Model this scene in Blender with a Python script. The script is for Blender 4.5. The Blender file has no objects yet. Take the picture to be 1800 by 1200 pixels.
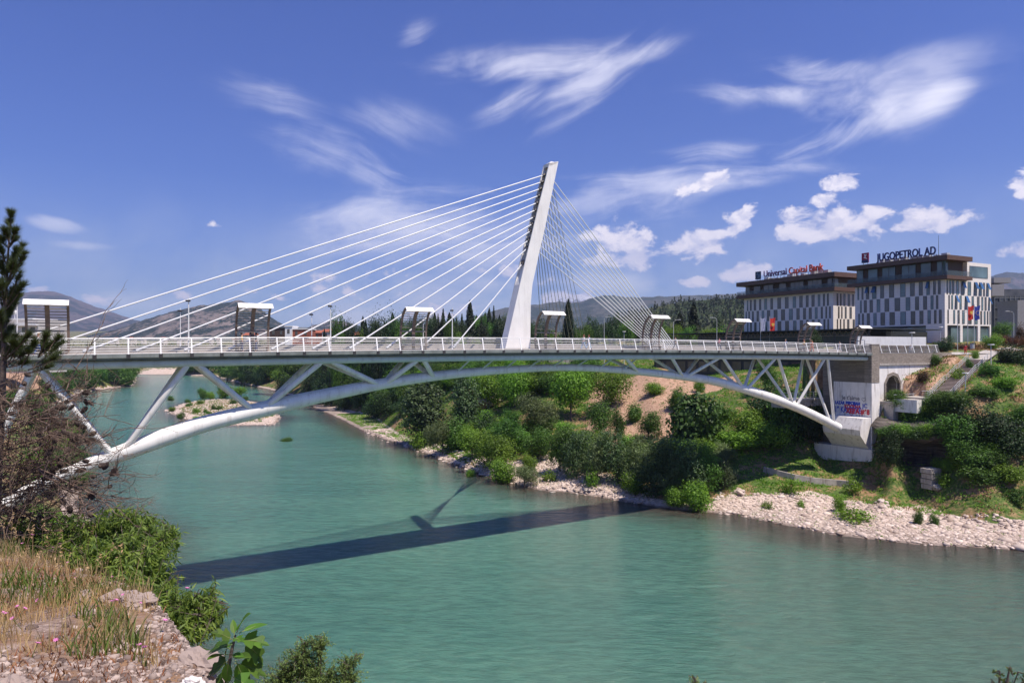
import bpy, math, random
import numpy as np
from mathutils import Vector, Matrix, noise as mnoise
R = math.radians
rng = np.random.default_rng(7)
random.seed(7)
sc = bpy.context.scene
col = sc.collection
F = 1200.0; CX = 900.0; HY = 612.0; EYE = 23.0

# ------------------------------------------------------------------ surveying helpers
def ray(px, py): return (px - CX) / F, (HY - py) / F
def P(px, py, D):
    a, b = ray(px, py); return Vector((a * D, D, EYE + b * D))
def onz(px, py, z):
    a, b = ray(px, py); D = (z - EYE) / b; return Vector((a * D, D, z))
U = Vector((.859, .512, 0)).normalized(); N = Vector((-.512, .859, 0)).normalized()
A0 = Vector((-37.3, 52, 0)); OFF0 = A0.dot(N)
def BF(s, o, z=0.0):           # bridge frame: s along the bridge, o across from the near rail
    v = A0 + U * s + N * o; return Vector((v.x, v.y, z))
def s_at(px, o):               # s of the point seen at column px on the plane parallel to the bridge
    r = (px - CX) / F
    D = (OFF0 + o) / (N.y + N.x * r)
    v = Vector((r * D, D, 0)) - A0
    return v.dot(U), D
def farther(px, D, zmin=18.0):      # first distance at or beyond D where the ground has reached the upper terrace
    while D < 260 and H1((px - CX) / F * D, D) < zmin: D += 4
    return D
def bp(px, py, o):
    s, D = s_at(px, o); return s, EYE + (HY - py) * D / F

# ------------------------------------------------------------------ tagging
def tag(o, label=None, cat=None, group=None, kind=None):
    if label: o['label'] = label
    if cat: o['category'] = cat
    if group: o['group'] = group
    if kind: o['kind'] = kind
    return o
def empty(name, loc=(0, 0, 0), rz=0.0, label=None, cat=None, group=None):
    o = bpy.data.objects.new(name, None); col.objects.link(o)
    o.location = loc; o.rotation_euler = (0, 0, rz); o.empty_display_size = .2
    return tag(o, label, cat, group)
def kids(o): return list(o.children)
def copy_tree(o, parent=None):
    c = o.copy(); col.objects.link(c); c.parent = parent
    for ch in kids(o): copy_tree(ch, c)
    return c

# ------------------------------------------------------------------ materials
MATS = {}
def nmat(name):
    m = bpy.data.materials.new(name); m.use_nodes = True
    nt = m.node_tree; b = nt.nodes.get('Principled BSDF')
    MATS[name] = m
    return m, nt, b
def nd(nt, t, **kw):
    n = nt.nodes.new(t)
    for k, v in kw.items():
        if k == 'inp':
            for a, c in v.items(): n.inputs[a].default_value = c
        else: setattr(n, k, v)
    return n
def lk(nt, a, b): nt.links.new(a, b)
def mixc(nt, fac, a, b, blend='MIX'):
    n = nd(nt, 'ShaderNodeMix', data_type='RGBA', blend_type=blend)
    for sock, v in ((n.inputs[0], fac), (n.inputs[6], a), (n.inputs[7], b)):
        if hasattr(v, 'is_linked') or isinstance(v, bpy.types.NodeSocket): lk(nt, v, sock)
        elif isinstance(v, (int, float)): sock.default_value = v
        else: sock.default_value = (*v, 1)
    return n.outputs[2]
def mth(nt, op, a, b=None, c=None, clamp=False):
    n = nd(nt, 'ShaderNodeMath', operation=op); n.use_clamp = clamp
    for i, v in enumerate((a, b, c)):
        if v is None: continue
        if isinstance(v, bpy.types.NodeSocket): lk(nt, v, n.inputs[i])
        else: n.inputs[i].default_value = v
    return n.outputs[0]
def smooth(nt, v, lo, hi, a=0.0, b=1.0):
    n = nd(nt, 'ShaderNodeMapRange', interpolation_type='SMOOTHSTEP')
    lk(nt, v, n.inputs[0])
    for i, x in ((1, lo), (2, hi), (3, a), (4, b)): n.inputs[i].default_value = x
    return n.outputs[0]
def noise(nt, vec, scale, detail=4, rough=.55, dist=0.0):
    n = nd(nt, 'ShaderNodeTexNoise'); n.inputs['Scale'].default_value = scale
    n.inputs['Detail'].default_value = detail; n.inputs['Roughness'].default_value = rough
    n.inputs['Distortion'].default_value = dist
    if vec is not None: lk(nt, vec, n.inputs['Vector'])
    return n.outputs['Fac']
def geo_pos(nt): return nd(nt, 'ShaderNodeNewGeometry').outputs['Position']
def mapping(nt, vec, scale=(1, 1, 1), rot=(0, 0, 0), loc=(0, 0, 0)):
    n = nd(nt, 'ShaderNodeMapping'); lk(nt, vec, n.inputs[0])
    n.inputs[1].default_value = loc; n.inputs[2].default_value = rot; n.inputs[3].default_value = scale
    return n.outputs[0]
def bump(nt, b, h, strength=.3, dist=.05):
    n = nd(nt, 'ShaderNodeBump'); n.inputs['Strength'].default_value = strength
    n.inputs['Distance'].default_value = dist; lk(nt, h, n.inputs['Height']); lk(nt, n.outputs[0], b.inputs['Normal'])
def simple(name, c, rough=.6, metal=0.0, var=.12, scale=3.0, bumpk=.0, dirt=None, spec=.5):
    m, nt, b = nmat(name)
    pos = nd(nt, 'ShaderNodeTexCoord').outputs['Object']
    f = noise(nt, pos, scale, 5)
    c1 = tuple(max(0, x * (1 - var)) for x in c); c2 = tuple(min(1, x * (1 + var)) for x in c)
    cc = mixc(nt, smooth(nt, f, .3, .7), c1, c2)
    if dirt:
        st = noise(nt, mapping(nt, pos, (1.3, 1.3, .12)), 1.6, 5, .65)
        cc = mixc(nt, smooth(nt, st, .5, .72, 0, dirt[1]), cc, dirt[0])
    lk(nt, cc, b.inputs['Base Color'])
    b.inputs['Roughness'].default_value = rough; b.inputs['Metallic'].default_value = metal
    b.inputs['Specular IOR Level'].default_value = spec
    if bumpk: bump(nt, b, noise(nt, pos, scale * 6, 5), bumpk, .03)
    return m
def leafmat(name, c, var=.35, rough=.55, trans=.35, yellow=.12, scale=.6):
    m, nt, b = nmat(name)
    g = nd(nt, 'ShaderNodeNewGeometry'); oi = nd(nt, 'ShaderNodeObjectInfo')
    rnd = g.outputs['Random Per Island']
    dk = tuple(x * (1 - var) for x in c); lt = tuple(min(1, x * (1 + var)) for x in c)
    lt = (lt[0] * (1 + yellow), lt[1] * 1.05, lt[2] * .85)
    cc = mixc(nt, rnd, dk, lt)
    nz = noise(nt, g.outputs['Position'], scale, 3)
    cc = mixc(nt, smooth(nt, nz, .35, .65), mixc(nt, 1.0, cc, (.72, .78, .8), 'MULTIPLY'), cc)
    ov = mth(nt, 'MULTIPLY_ADD', oi.outputs['Random'], .5, .72)
    hs = nd(nt, 'ShaderNodeHueSaturation'); lk(nt, cc, hs.inputs['Color']); lk(nt, ov, hs.inputs['Value'])
    lk(nt, mth(nt, 'MULTIPLY_ADD', oi.outputs['Random'], .03, .485), hs.inputs['Hue'])
    cc = hs.outputs[0]
    lk(nt, cc, b.inputs['Base Color']); b.inputs['Roughness'].default_value = rough
    b.inputs['Specular IOR Level'].default_value = .35
    tr = nd(nt, 'ShaderNodeBsdfTranslucent')
    lk(nt, mixc(nt, 1.0, cc, (1.25, 1.3, .6), 'MULTIPLY'), tr.inputs['Color'])
    ms = nd(nt, 'ShaderNodeMixShader'); ms.inputs[0].default_value = trans
    lk(nt, b.outputs[0], ms.inputs[1]); lk(nt, tr.outputs[0], ms.inputs[2])
    out = nt.nodes.get('Material Output'); lk(nt, ms.outputs[0], out.inputs['Surface'])
    return m

# ------------------------------------------------------------------ mesh builders
def mesh_np(name, v, quads=None, tris=None, mat=None, smooth_=False, attrs=None):
    me = bpy.data.meshes.new(name)
    v = np.asarray(v, dtype=np.float32)
    loops = []; starts = []; n = 0
    parts = []
    if quads is not None and len(quads):
        q = np.asarray(quads, dtype=np.int32); parts.append(q.ravel()); starts.append(np.arange(len(q)) * 4 + n); n += q.size
    if tris is not None and len(tris):
        t = np.asarray(tris, dtype=np.int32); parts.append(t.ravel()); starts.append(np.arange(len(t)) * 3 + n); n += t.size
    L = np.concatenate(parts); S = np.concatenate(starts).astype(np.int32)
    me.vertices.add(len(v)); me.vertices.foreach_set('co', v.ravel())
    me.loops.add(len(L)); me.loops.foreach_set('vertex_index', L.astype(np.int32))
    me.polygons.add(len(S)); me.polygons.foreach_set('loop_start', S)
    if smooth_: me.polygons.foreach_set('use_smooth', np.ones(len(S), dtype=bool))
    if attrs:
        for k, a in attrs.items():
            at = me.attributes.new(k, 'FLOAT', 'POINT'); at.data.foreach_set('value', np.asarray(a, dtype=np.float32))
    me.update(calc_edges=True); me.validate()
    if mat: me.materials.append(mat)
    return me
def obj_me(name, me, parent=None, loc=(0, 0, 0)):
    o = bpy.data.objects.new(name, me); col.objects.link(o); o.location = loc
    if parent: o.parent = parent
    return o
class MB:
    def __init__(s): s.v = []; s.f = []
    def add(s, vs, fs):
        b = len(s.v); s.v += [tuple(x) for x in vs]; s.f += [tuple(i + b for i in f) for f in fs]; return s
    def hexa(s, p):   # 8 points, bottom 4 ccw then top 4
        return s.add(p, [(3, 2, 1, 0), (4, 5, 6, 7), (0, 1, 5, 4), (1, 2, 6, 5), (2, 3, 7, 6), (3, 0, 4, 7)])
    def obox(s, o, a, b, c):   # origin corner and three edge vectors
        o, a, b, c = map(Vector, (o, a, b, c))
        return s.hexa([o, o + a, o + a + b, o + b, o + c, o + a + c, o + a + b + c, o + b + c])
    def box(s, x0, x1, y0, y1, z0, z1): return s.obox((x0, y0, z0), (x1 - x0, 0, 0), (0, y1 - y0, 0), (0, 0, z1 - z0))
    def bar(s, p, q, w, h=None, up=(0, 0, 1)):
        p, q = Vector(p), Vector(q); h = h or w; d = (q - p)
        if d.length < 1e-6: return s
        dn = d.normalized(); u = Vector(up)
        sd = dn.cross(u)
        if sd.length < 1e-3: sd = dn.cross(Vector((1, 0, 0)))
        sd.normalize(); u2 = sd.cross(dn).normalized()
        return s.obox(p - sd * w / 2 - u2 * h / 2, sd * w, d, u2 * h)
    def tube(s, path, rad, n=8, cap=True, ell=1.0):
        path = [Vector(p) for p in path]; m = len(path)
        if not hasattr(rad, '__len__'): rad = [rad] * m
        base = len(s.v); ref = Vector((0, 0, 1))
        for i, p in enumerate(path):
            t = (path[min(i + 1, m - 1)] - path[max(i - 1, 0)])
            t = t.normalized() if t.length > 1e-9 else Vector((0, 0, 1))
            r = ref if abs(t.dot(ref)) < .95 else Vector((1, 0, 0))
            a = t.cross(r).normalized(); b = a.cross(t).normalized()
            for k in range(n):
                w = 2 * math.pi * k / n
                s.v.append(tuple(p + a * math.cos(w) * rad[i] + b * math.sin(w) * rad[i] * ell))
        for i in range(m - 1):
            for k in range(n):
                k2 = (k + 1) % n
                s.f.append((base + i * n + k, base + i * n + k2, base + (i + 1) * n + k2, base + (i + 1) * n + k))
        if cap:
            s.f.append(tuple(base + k for k in range(n))[::-1]); s.f.append(tuple(base + (m - 1) * n + k for k in range(n)))
        return s
    def prism(s, poly, d):     # extrude a planar polygon (3D points) along d
        n = len(poly); d = Vector(d); a = [Vector(p) for p in poly]
        return s.add(a + [p + d for p in a], [tuple(range(n))[::-1], tuple(range(n, 2 * n))] + [(i, (i + 1) % n, (i + 1) % n + n, i + n) for i in range(n)])
    def sphere(s, c, r, n=8, m=6, sq=(1, 1, 1)):
        c = Vector(c); vs = []; fs = []
        for i in range(m + 1):
            th = math.pi * i / m
            for k in range(n):
                w = 2 * math.pi * k / n
                vs.append((c.x + r * sq[0] * math.sin(th) * math.cos(w), c.y + r * sq[1] * math.sin(th) * math.sin(w), c.z + r * sq[2] * math.cos(th)))
        for i in range(m):
            for k in range(n): fs.append((i * n + k, (i + 1) * n + k, (i + 1) * n + (k + 1) % n, i * n + (k + 1) % n))
        return s.add(vs, fs)
    def build(s, name, mat, parent=None, sm=False, world=True, fix=True):
        me = bpy.data.meshes.new(name)
        off = Vector((0, 0, 0))
        if parent is not None and world:
            M = parent.matrix_basis.copy(); p = parent.parent
            while p is not None: M = p.matrix_basis @ M; p = p.parent
            Mi = M.inverted(); vs = [tuple(Mi @ Vector(v)) for v in s.v]
        else: vs = s.v
        me.from_pydata(vs, [], s.f)
        if fix:
            import bmesh
            bm = bmesh.new(); bm.from_mesh(me); bmesh.ops.recalc_face_normals(bm, faces=bm.faces); bm.to_mesh(me); bm.free()
        if sm:
            me.polygons.foreach_set('use_smooth', [True] * len(me.polygons))
            try: me.set_sharp_from_angle(angle=R(40))
            except Exception: pass
        me.materials.append(mat)
        return obj_me(name, me, parent)
def text_part(name, txt, size, mat, parent, origin, xdir, updir, depth=.12, bold=.0, width=None, shear=0):
    cu = bpy.data.curves.new(name, 'FONT'); cu.body = txt; cu.size = size; cu.extrude = depth; cu.offset = bold; cu.shear = shear
    t = bpy.data.objects.new(name, cu); col.objects.link(t)
    dg = bpy.context.evaluated_depsgraph_get(); dg.update()
    me = bpy.data.meshes.new_from_object(t.evaluated_get(dg)); bpy.data.objects.remove(t)
    xs = [v.co.x for v in me.vertices]; k = 1.0
    if width and xs: k = width / (max(xs) - min(xs))
    X = Vector(xdir).normalized(); Y = Vector(updir).normalized(); Z = X.cross(Y)
    O = Vector(origin)
    if parent: O = O - parent.location
    for v in me.vertices:
        c = v.co.copy(); v.co = O + X * (c.x - min(xs)) * k + Y * c.y + Z * c.z
    me.materials.clear(); me.materials.append(mat)
    return obj_me(name, me, parent)

# ------------------------------------------------------------------ palette
M = {}
M['bridge_white'] = simple('bridge_white', (.84, .82, .78), .42, var=.06, scale=.8, dirt=((.42, .38, .33), .5))
M['pylon_white'] = simple('pylon_white', (.88, .85, .81), .5, var=.04, scale=.6, dirt=((.6, .56, .5), .4))
M['cable_white'] = simple('cable_white', (.86, .86, .85), .4, var=.03)
M['cable_steel'] = simple('cable_steel', (.42, .41, .38), .45, var=.05)
M['rail_white'] = simple('rail_white', (.82, .81, .79), .4, var=.04)
M['beam_grey'] = simple('beam_grey', (.62, .68, .68), .5, var=.06, scale=.7, dirt=((.3, .31, .3), .3))
M['fascia'] = simple('fascia', (.20, .22, .205), .7, var=.2, scale=.8, dirt=((.1, .1, .09), .5))
M['asphalt'] = simple('asphalt', (.06, .06, .06), .9, var=.2, scale=2)
M['paving'] = simple('paving', (.42, .38, .34), .85, var=.12, scale=2)
M['bronze'] = simple('bronze', (.17, .12, .095), .5, var=.25, scale=2)
M['slat'] = simple('slat', (.22, .2, .18), .5, var=.2)
M['concrete'] = simple('concrete', (.40, .36, .32), .85, var=.18, scale=1.4, bumpk=.3, dirt=((.16, .12, .09), .8))
M['white_wall'] = simple('white_wall', (.84, .80, .76), .75, var=.05, scale=.9, bumpk=.1, dirt=((.36, .31, .27), .75))
M['white_plain'] = simple('white_plain', (.82, .81, .79), .7, var=.05, scale=.9, dirt=((.6, .57, .53), .5))
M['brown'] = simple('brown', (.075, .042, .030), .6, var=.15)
M['brown_lit'] = simple('brown_sunlit', (.12, .066, .045), .55, var=.15)  # brighter copy of the brown, lit look put into the colour
M['mullion'] = simple('mullion', (.05, .045, .045), .5)
M['pole'] = simple('pole', (.6, .6, .6), .4, var=.06)
M['galv'] = simple('galvanised', (.55, .55, .54), .4, metal=.3, var=.08)
M['dark'] = simple('dark', (.025, .027, .03), .5, var=.2)
M['roof_dark'] = simple('roof_dark', (.035, .042, .045), .6, var=.2)
M['bark'] = simple('bark', (.13, .10, .08), .9, var=.3, scale=8, bumpk=.6)
M['dead'] = simple('dead_twig', (.17, .115, .085), .85, var=.5, scale=9, bumpk=.5)
M['cone'] = simple('cone', (.085, .06, .047), .85, var=.35, scale=30, bumpk=.5)
def glassm(name, c, rough=.08):
    m, nt, b = nmat(name)
    pos = geo_pos(nt)
    vx = nd(nt, 'ShaderNodeTexVoronoi'); vx.inputs['Scale'].default_value = .35; lk(nt, pos, vx.inputs['Vector'])
    lk(nt, mixc(nt, vx.outputs['Distance'], tuple(x * .5 for x in c), tuple(x * 1.5 for x in c)), b.inputs['Base Color'])
    b.inputs['Roughness'].default_value = rough; b.inputs['Specular IOR Level'].default_value = .9
    bump(nt, b, noise(nt, pos, .6, 2), .06, .2)
    return m
M['glass'] = glassm('glass', (.085, .08, .075), .12); M['glass_blue'] = glassm('glass_blue', (.11, .17, .18), .06)
M['sash'] = glassm('sash', (.05, .12, .25), .1)
def stonemat(name, c, sc_=1.0, mortar=(.22, .19, .16)):
    m, nt, b = nmat(name)
    pos = geo_pos(nt)
    # courses run along the wall: combine horizontal distance with height
    sx = nd(nt, 'ShaderNodeSeparateXYZ'); lk(nt, pos, sx.inputs[0])
    h = mth(nt, 'ADD', mth(nt, 'MULTIPLY', sx.outputs[0], .9), mth(nt, 'MULTIPLY', sx.outputs[1], .75))
    cb = nd(nt, 'ShaderNodeCombineXYZ'); lk(nt, h, cb.inputs[0]); lk(nt, sx.outputs[2], cb.inputs[1])
    br = nd(nt, 'ShaderNodeTexBrick'); lk(nt, cb.outputs[0], br.inputs['Vector'])
    br.inputs['Scale'].default_value = sc_; br.inputs['Brick Width'].default_value = .55; br.inputs['Row Height'].default_value = .17
    br.inputs['Mortar Size'].default_value = .022; br.inputs['Bias'].default_value = 0
    br.inputs['Color1'].default_value = (*[x * .7 for x in c], 1); br.inputs['Color2'].default_value = (*[x * 1.35 for x in c], 1)
    br.inputs['Mortar'].default_value = (*mortar, 1)
    n1 = noise(nt, pos, 4, 5)
    lk(nt, mixc(nt, smooth(nt, n1, .3, .7, 0, .6), br.outputs['Color'], tuple(x * .8 for x in c)), b.inputs['Base Color'])
    b.inputs['Roughness'].default_value = .9
    bump(nt, b, mth(nt, 'ADD', mth(nt, 'MULTIPLY', br.outputs['Fac'], -1), mth(nt, 'MULTIPLY', n1, .6)), .8, .08)
    return m
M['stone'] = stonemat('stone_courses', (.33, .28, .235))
M['stone_dark'] = stonemat('stone_courses_shaded', (.24, .205, .17))  # darker copy of the stone; shade of recesses put into the colour
def panelmat(name, c):
    m, nt, b = nmat(name)
    pos = geo_pos(nt); sx = nd(nt, 'ShaderNodeSeparateXYZ'); lk(nt, pos, sx.inputs[0])
    w = mth(nt, 'FRACT', mth(nt, 'MULTIPLY', sx.outputs[2], 1.55))
    line = smooth(nt, w, .0, .07, .0, 1.0)
    n1 = noise(nt, pos, .5, 3)
    cc = mixc(nt, smooth(nt, n1, .3, .7), tuple(x * .94 for x in c), c)
    lk(nt, mixc(nt, line, tuple(x * .6 for x in c), cc), b.inputs['Base Color']); b.inputs['Roughness'].default_value = .55
    return m
M['panel'] = panelmat('facade_panel', (.90, .83, .76))
HAZE=7.5e-5; SUN_P=5.0; SKY_S=.12; SKY_TINT=(.215,.41,.81); EXPO=0.40
# ------------------------------------------------------------------ terrain
RIVER = [(300, -20), (120, 52), (58.6, 78.2), (46.9, 80.5), (39.1, 85.4), (31.4, 94.2), (21.5, 99.3), (9.1, 109), (3.7, 112), (-5.2, 123.8), (-18.8, 150.8), (-41, 190),
         (-56, 224), (-74, 260), (-118, 354), (-184, 460), (-239, 552), (-285, 600), (-420, 660), (-700, 740), (-1500, 950),
         (-1500, 840), (-700, 640), (-400, 585), (-304, 552), (-236, 425), (-227, 363), (-204, 313), (-171, 244), (-124, 186), (-94, 147), (-73, 116), (-64, 100),
         (-45, 80), (-34, 58), (-14, 32), (0, 15), (30, 8), (120, -40), (300, -120)]
def wz(px, py): v = onz(px, py, 0); return (v.x, v.y)
ISLAND = [wz(*p) for p in [(288, 722), (325, 708), (390, 702), (440, 705), (475, 713), (492, 735), (478, 747), (410, 748), (340, 741)]]
def sdist(poly, x, y):     # signed distance, positive inside
    x = np.asarray(x, float); y = np.asarray(y, float)
    d = np.full(x.shape, 1e18); ins = np.zeros(x.shape, bool); n = len(poly)
    for i in range(n):
        x0, y0 = poly[i]; x1, y1 = poly[(i + 1) % n]
        ex, ey = x1 - x0, y1 - y0; t = np.clip(((x - x0) * ex + (y - y0) * ey) / (ex * ex + ey * ey + 1e-12), 0, 1)
        d = np.minimum(d, (x - x0 - t * ex) ** 2 + (y - y0 - t * ey) ** 2)
        c = ((y0 > y) != (y1 > y)) & (x < (x1 - x0) * (y - y0) / (y1 - y0 + 1e-12) + x0)
        ins ^= c
    d = np.sqrt(d); return np.where(ins, d, -d)
CT = []
def cz(*L):
    for px, py, z in L: v = onz(px, py, z); CT.append((v.x, v.y, z))
def cd(*L):
    for px, py, D in L: v = P(px, py, D); CT.append(tuple(v))
cz((1800, 910, 1.5), (1700, 900, 1.3), (1550, 880, 1.4), (1550, 845, 2.9), (1350, 880, .9), (1450, 865, 1.5), (1640, 850, 2.6), (1800, 880, 2.6),
   (1000, 840, 1.4), (900, 820, 1.4), (1100, 850, 1.4), (1200, 850, 2.3), (1250, 860, 1.8), (850, 790, 2.5), (750, 770, 1.5), (700, 750, 1.5))
cd((1530, 815, 107), (1440, 790, 116), (1640, 812, 101.5), (1640, 750, 104.5), (1590, 812, 103.5), (1590, 755, 106), (1700, 812, 97), (1700, 745, 100), (1800, 795, 95), (1560, 722, 107),
   (1640, 715, 105), (1700, 690, 104), (1800, 740, 98), (1800, 690, 103), (1800, 650, 110), (1760, 636, 114), (1600, 690, 111),
   (1640, 660, 113), (1655, 634, 117), (1700, 618, 128), (1790, 612, 135), (1600, 602, 148), (1700, 600, 152), (1730, 632, 114),
   (1400, 830, 107), (1400, 760, 118), (1420, 700, 124), (1350, 690, 135), (1350, 740, 124), (1250, 770, 120), (1250, 720, 136), (1250, 680, 150), (1290, 658, 155),
   (1150, 662, 158), (1150, 690, 148), (1120, 730, 140), (1080, 770, 130), (1040, 800, 124), (1030, 740, 150), (1040, 680, 165), (1300, 640, 172), (1400, 640, 160),
   (950, 790, 135), (900, 760, 150), (900, 710, 168), (950, 660, 178), (850, 700, 180), (850, 660, 192), (900, 640, 205), (750, 700, 205), (750, 650, 228),
   (650, 700, 245), (650, 650, 265), (560, 692, 315), (560, 650, 350), (480, 660, 430), (480, 638, 480), (400, 650, 620), (400, 636, 700),
   (50, 660, 330), (0, 655, 300), (150, 655, 480))
CT += [(0, 300, 20), (100, 250, 22.5), (-100, 450, 19), (200, 400, 22), (-200, 800, 18), (0, 900, 20), (300, 700, 22), (-600, 1000, 16), (600, 600, 24), (150, 200, 24.6),
       (100, 172, 24.6), (60, 215, 22), (200, 160, 25), (160, 120, 23.5), (120, 100, 21), (180, 60, 21), (100, 84, 10), (-300, 520, 12), (-400, 420, 14), (-600, 600, 14), (-300, 250, 14),
       (-150, 120, 13), (-100, 80, 14), (-62, 62, 13), (-45, 40, 16), (-80, 30, 20), (-60, 0, 22), (-6.75, 9, 20.55), (-3.5, 6.5, 20.75), (-1.9, 4.3, 21.15), (-.6, 0, 21.35),
       (-12, 8.5, 20.35), (-5, 3, 21.15), (-12, -10, 22), (10, -8, 21.5), (2, -1.2, 21.2), (-1.2, 4.6, 19.0), (-.9, 3.2, 19.6), (-2.4, 6.6, 18.2), (.6, 1.6, 19.6), (-.5, 8.5, 14.5), (-4.2, 9.6, 17), (-4.8, 12.5, 15), (-13, 15, 16.5), (3, 5, 14), (4, 2, 16), (10, 2, 14),
       (-20, 24, 14), (-25, 35, 10), (-10, 22, 4.5), (0, 11, 7), (15, 5, 8), (40, -5, 8), (-200, -100, 24), (200, -150, 20)]
CT = np.array(CT, float)
def _tps_fit(p, z, lam=.0):
    n = len(p); d2 = ((p[:, None] - p[None]) ** 2).sum(-1); K = np.where(d2 > 0, d2 * np.log(d2 + 1e-12) * .5, 0) + lam * np.eye(n)
    Q = np.c_[np.ones(n), p]; Am = np.block([[K, Q], [Q.T, np.zeros((3, 3))]])
    return np.linalg.solve(Am, np.r_[z, 0, 0, 0])
# warp plan coordinates by log-radius so that near detail and far ground share one spline
def _warp(x, y):
    r = np.hypot(x, y) + 6.0; k = np.log(r) ; a = np.arctan2(x, y + 6.0)
    return np.c_[(k * np.sin(a * .9)).ravel(), (k * np.cos(a * .9)).ravel()] * 10
TW = _tps_fit(_warp(CT[:, 0], CT[:, 1]), CT[:, 2], .02); TP = _warp(CT[:, 0], CT[:, 1])
def _tps(x, y):
    q = _warp(x, y); out = np.empty(len(q))
    for i in range(0, len(q), 20000):
        a = q[i:i + 20000]; d2 = ((a[:, None] - TP[None]) ** 2).sum(-1)
        out[i:i + 20000] = np.where(d2 > 0, d2 * np.log(d2 + 1e-12) * .5, 0) @ TW[:-3] + TW[-3] + a @ TW[-2:]
    return out.reshape(np.shape(x))
def fbm(x, y, sc_, oct_=4, seed=0):
    out = np.zeros(np.shape(x)); amp = 1.0; rs = np.random.default_rng(seed)
    for o in range(oct_):
        T = rs.random((64, 64)); fx = x / sc_ * 2 ** o + 100.3; fy = y / sc_ * 2 ** o + 57.1
        ix = np.floor(fx).astype(int); iy = np.floor(fy).astype(int); tx = fx - ix; ty = fy - iy
        tx = tx * tx * (3 - 2 * tx); ty = ty * ty * (3 - 2 * ty)
        g = lambda a, b: T[a % 64, b % 64]
        v = (g(ix, iy) * (1 - tx) + g(ix + 1, iy) * tx) * (1 - ty) + (g(ix, iy + 1) * (1 - tx) + g(ix + 1, iy + 1) * tx) * ty
        out += amp * (v - .5); amp *= .5
    return out
EDGE = [(-60, 9.5), (-6.75, 9), (-3.5, 6.5), (-1.95, 4.3), (-1.6, 3.6), (-1.1, 2.0), (1.0, -.6), (60, -12), (60, -60), (-60, -60)]
def Hgt(x, y):
    x = np.asarray(x, float); y = np.asarray(y, float)
    sh = x.shape; x = x.ravel(); y = y.ravel()
    z = _tps(x, y); r = np.hypot(x, y)
    far = np.clip((r - 900) / 900, 0, 1); z = z * (1 - far) + 20 * far
    z = np.clip(z, .15, 26)
    z += fbm(x, y, 9, 4, 1) * np.clip((r - 20) / 60, 0, 1) * .9 * np.clip((z - 1.2) / 4, .12, 1)
    e = sdist(EDGE, x, y); pl_ = 21.42 - .112 * np.clip(y, -8, 12)
    nz_ = np.where(e > 0, pl_ + fbm(x, y, 1.6, 4, 2) * .10 + fbm(x, y, .35, 3, 14) * .03, np.maximum(pl_ + e * 1.5, 3.0))
    w_ = np.clip((20 - r) / 8, 0, 1); w_ = w_ * w_ * (3 - 2 * w_); z = z * (1 - w_) + nz_ * w_
    sd = sdist(RIVER, x, y); isl = sdist(ISLAND, x, y)
    sd = sd + fbm(x, y, 7, 3, 3) * 1.4 * np.clip(r / 100, 0, 1)
    land = -sd
    z = np.minimum(z, .12 + np.maximum(land, 0) * (.9 + 7 * np.clip((62 - r) / 25, 0, 1)))
    z = np.maximum(z, .04 + np.maximum(land, 0) * .035)
    z = np.where(sd > 0, -np.minimum(sd * .12 + .05, 2.2), z)
    isz = np.clip(isl * .16 + fbm(x, y, 6, 3, 5) * .35, -1, .9); z = np.where((sd > 0) & (isl > -6), np.maximum(z, isz), z)
    # road embankment behind the abutment
    dx = x - A0.x; dy = y - A0.y; s = dx * U.x + dy * U.y; o = dx * N.x + dy * N.y
    z = np.where((s > 111.5) & (s < 190) & (o > 3.0) & (o < 14), 22.0 + .0 * s, z)
    z = np.where((s > 95) & (s < 111.5) & (o > -6) & (o < 16), np.minimum(z, 13.5), z)
    # floor under the abutment alcove and its terrace
    z = np.where((s > 111.5) & (s < 119) & (o > -3.2) & (o <= 3.0), np.minimum(z, 14.2), z)
    q0 = P(1651, 699, 105.5); q1 = P(1719, 632, 115.5); ex, ey = q1.x - q0.x, q1.y - q0.y; L2 = ex * ex + ey * ey
    t = ((x - q0.x) * ex + (y - q0.y) * ey) / L2; dd = np.abs((x - q0.x) * ey - (y - q0.y) * ex) / math.sqrt(L2)
    z = np.where((dd < 2.6) & (t > -.25) & (t < 1.04), np.minimum(z, q0.z + (q1.z - q0.z) * np.clip(t, 0, 1) - .35 + np.clip(dd - 1.5, 0, 2) * .5), z)
    q0 = P(1548, 817, 106.5); q1 = P(1690, 812, 100); ex, ey = q1.x - q0.x, q1.y - q0.y; Lq = math.hypot(ex, ey)
    t = ((x - q0.x) * ex + (y - q0.y) * ey) / Lq ** 2; dd = ((x - q0.x) * -ey + (y - q0.y) * ex) / Lq
    z = np.where((t > .02) & (t < .97) & (dd > -.8) & (dd < 3.6), np.minimum(z, 4.7 - .8 * t), z)
    return z.reshape(sh)
def H1(x, y): return float(Hgt(np.array([x]), np.array([y]))[0])
def hit(px, py, dmin=60, dmax=900):      # where the sight line meets the ground
    a, b = ray(px, py); D = np.geomspace(dmin, dmax, 700)
    h = Hgt(a * D, D); zz = EYE + b * D; k = np.argmax(zz <= h)
    if zz[k] > h[k]: k = len(D) - 1
    return Vector((a * D[k], D[k], h[k]))
rr = np.r_[np.geomspace(1.2, 20, 90)[:-1], np.geomspace(20, 60, 50)[:-1], np.arange(60, 170, .8), np.geomspace(170, 600, 110), np.geomspace(620, 12500, 40)]
aa = np.r_[np.linspace(-180, -52, 60)[:-1], np.linspace(-52, 52, 520), np.linspace(52, 180, 60)[1:]] * math.pi / 180
Rg, Ag = np.meshgrid(rr, aa, indexing='ij'); GX = Rg * np.sin(Ag); GY = Rg * np.cos(Ag)
GZ = Hgt(GX, GY)
nr, na = GX.shape; idx = np.arange(nr * na).reshape(nr, na)
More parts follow.
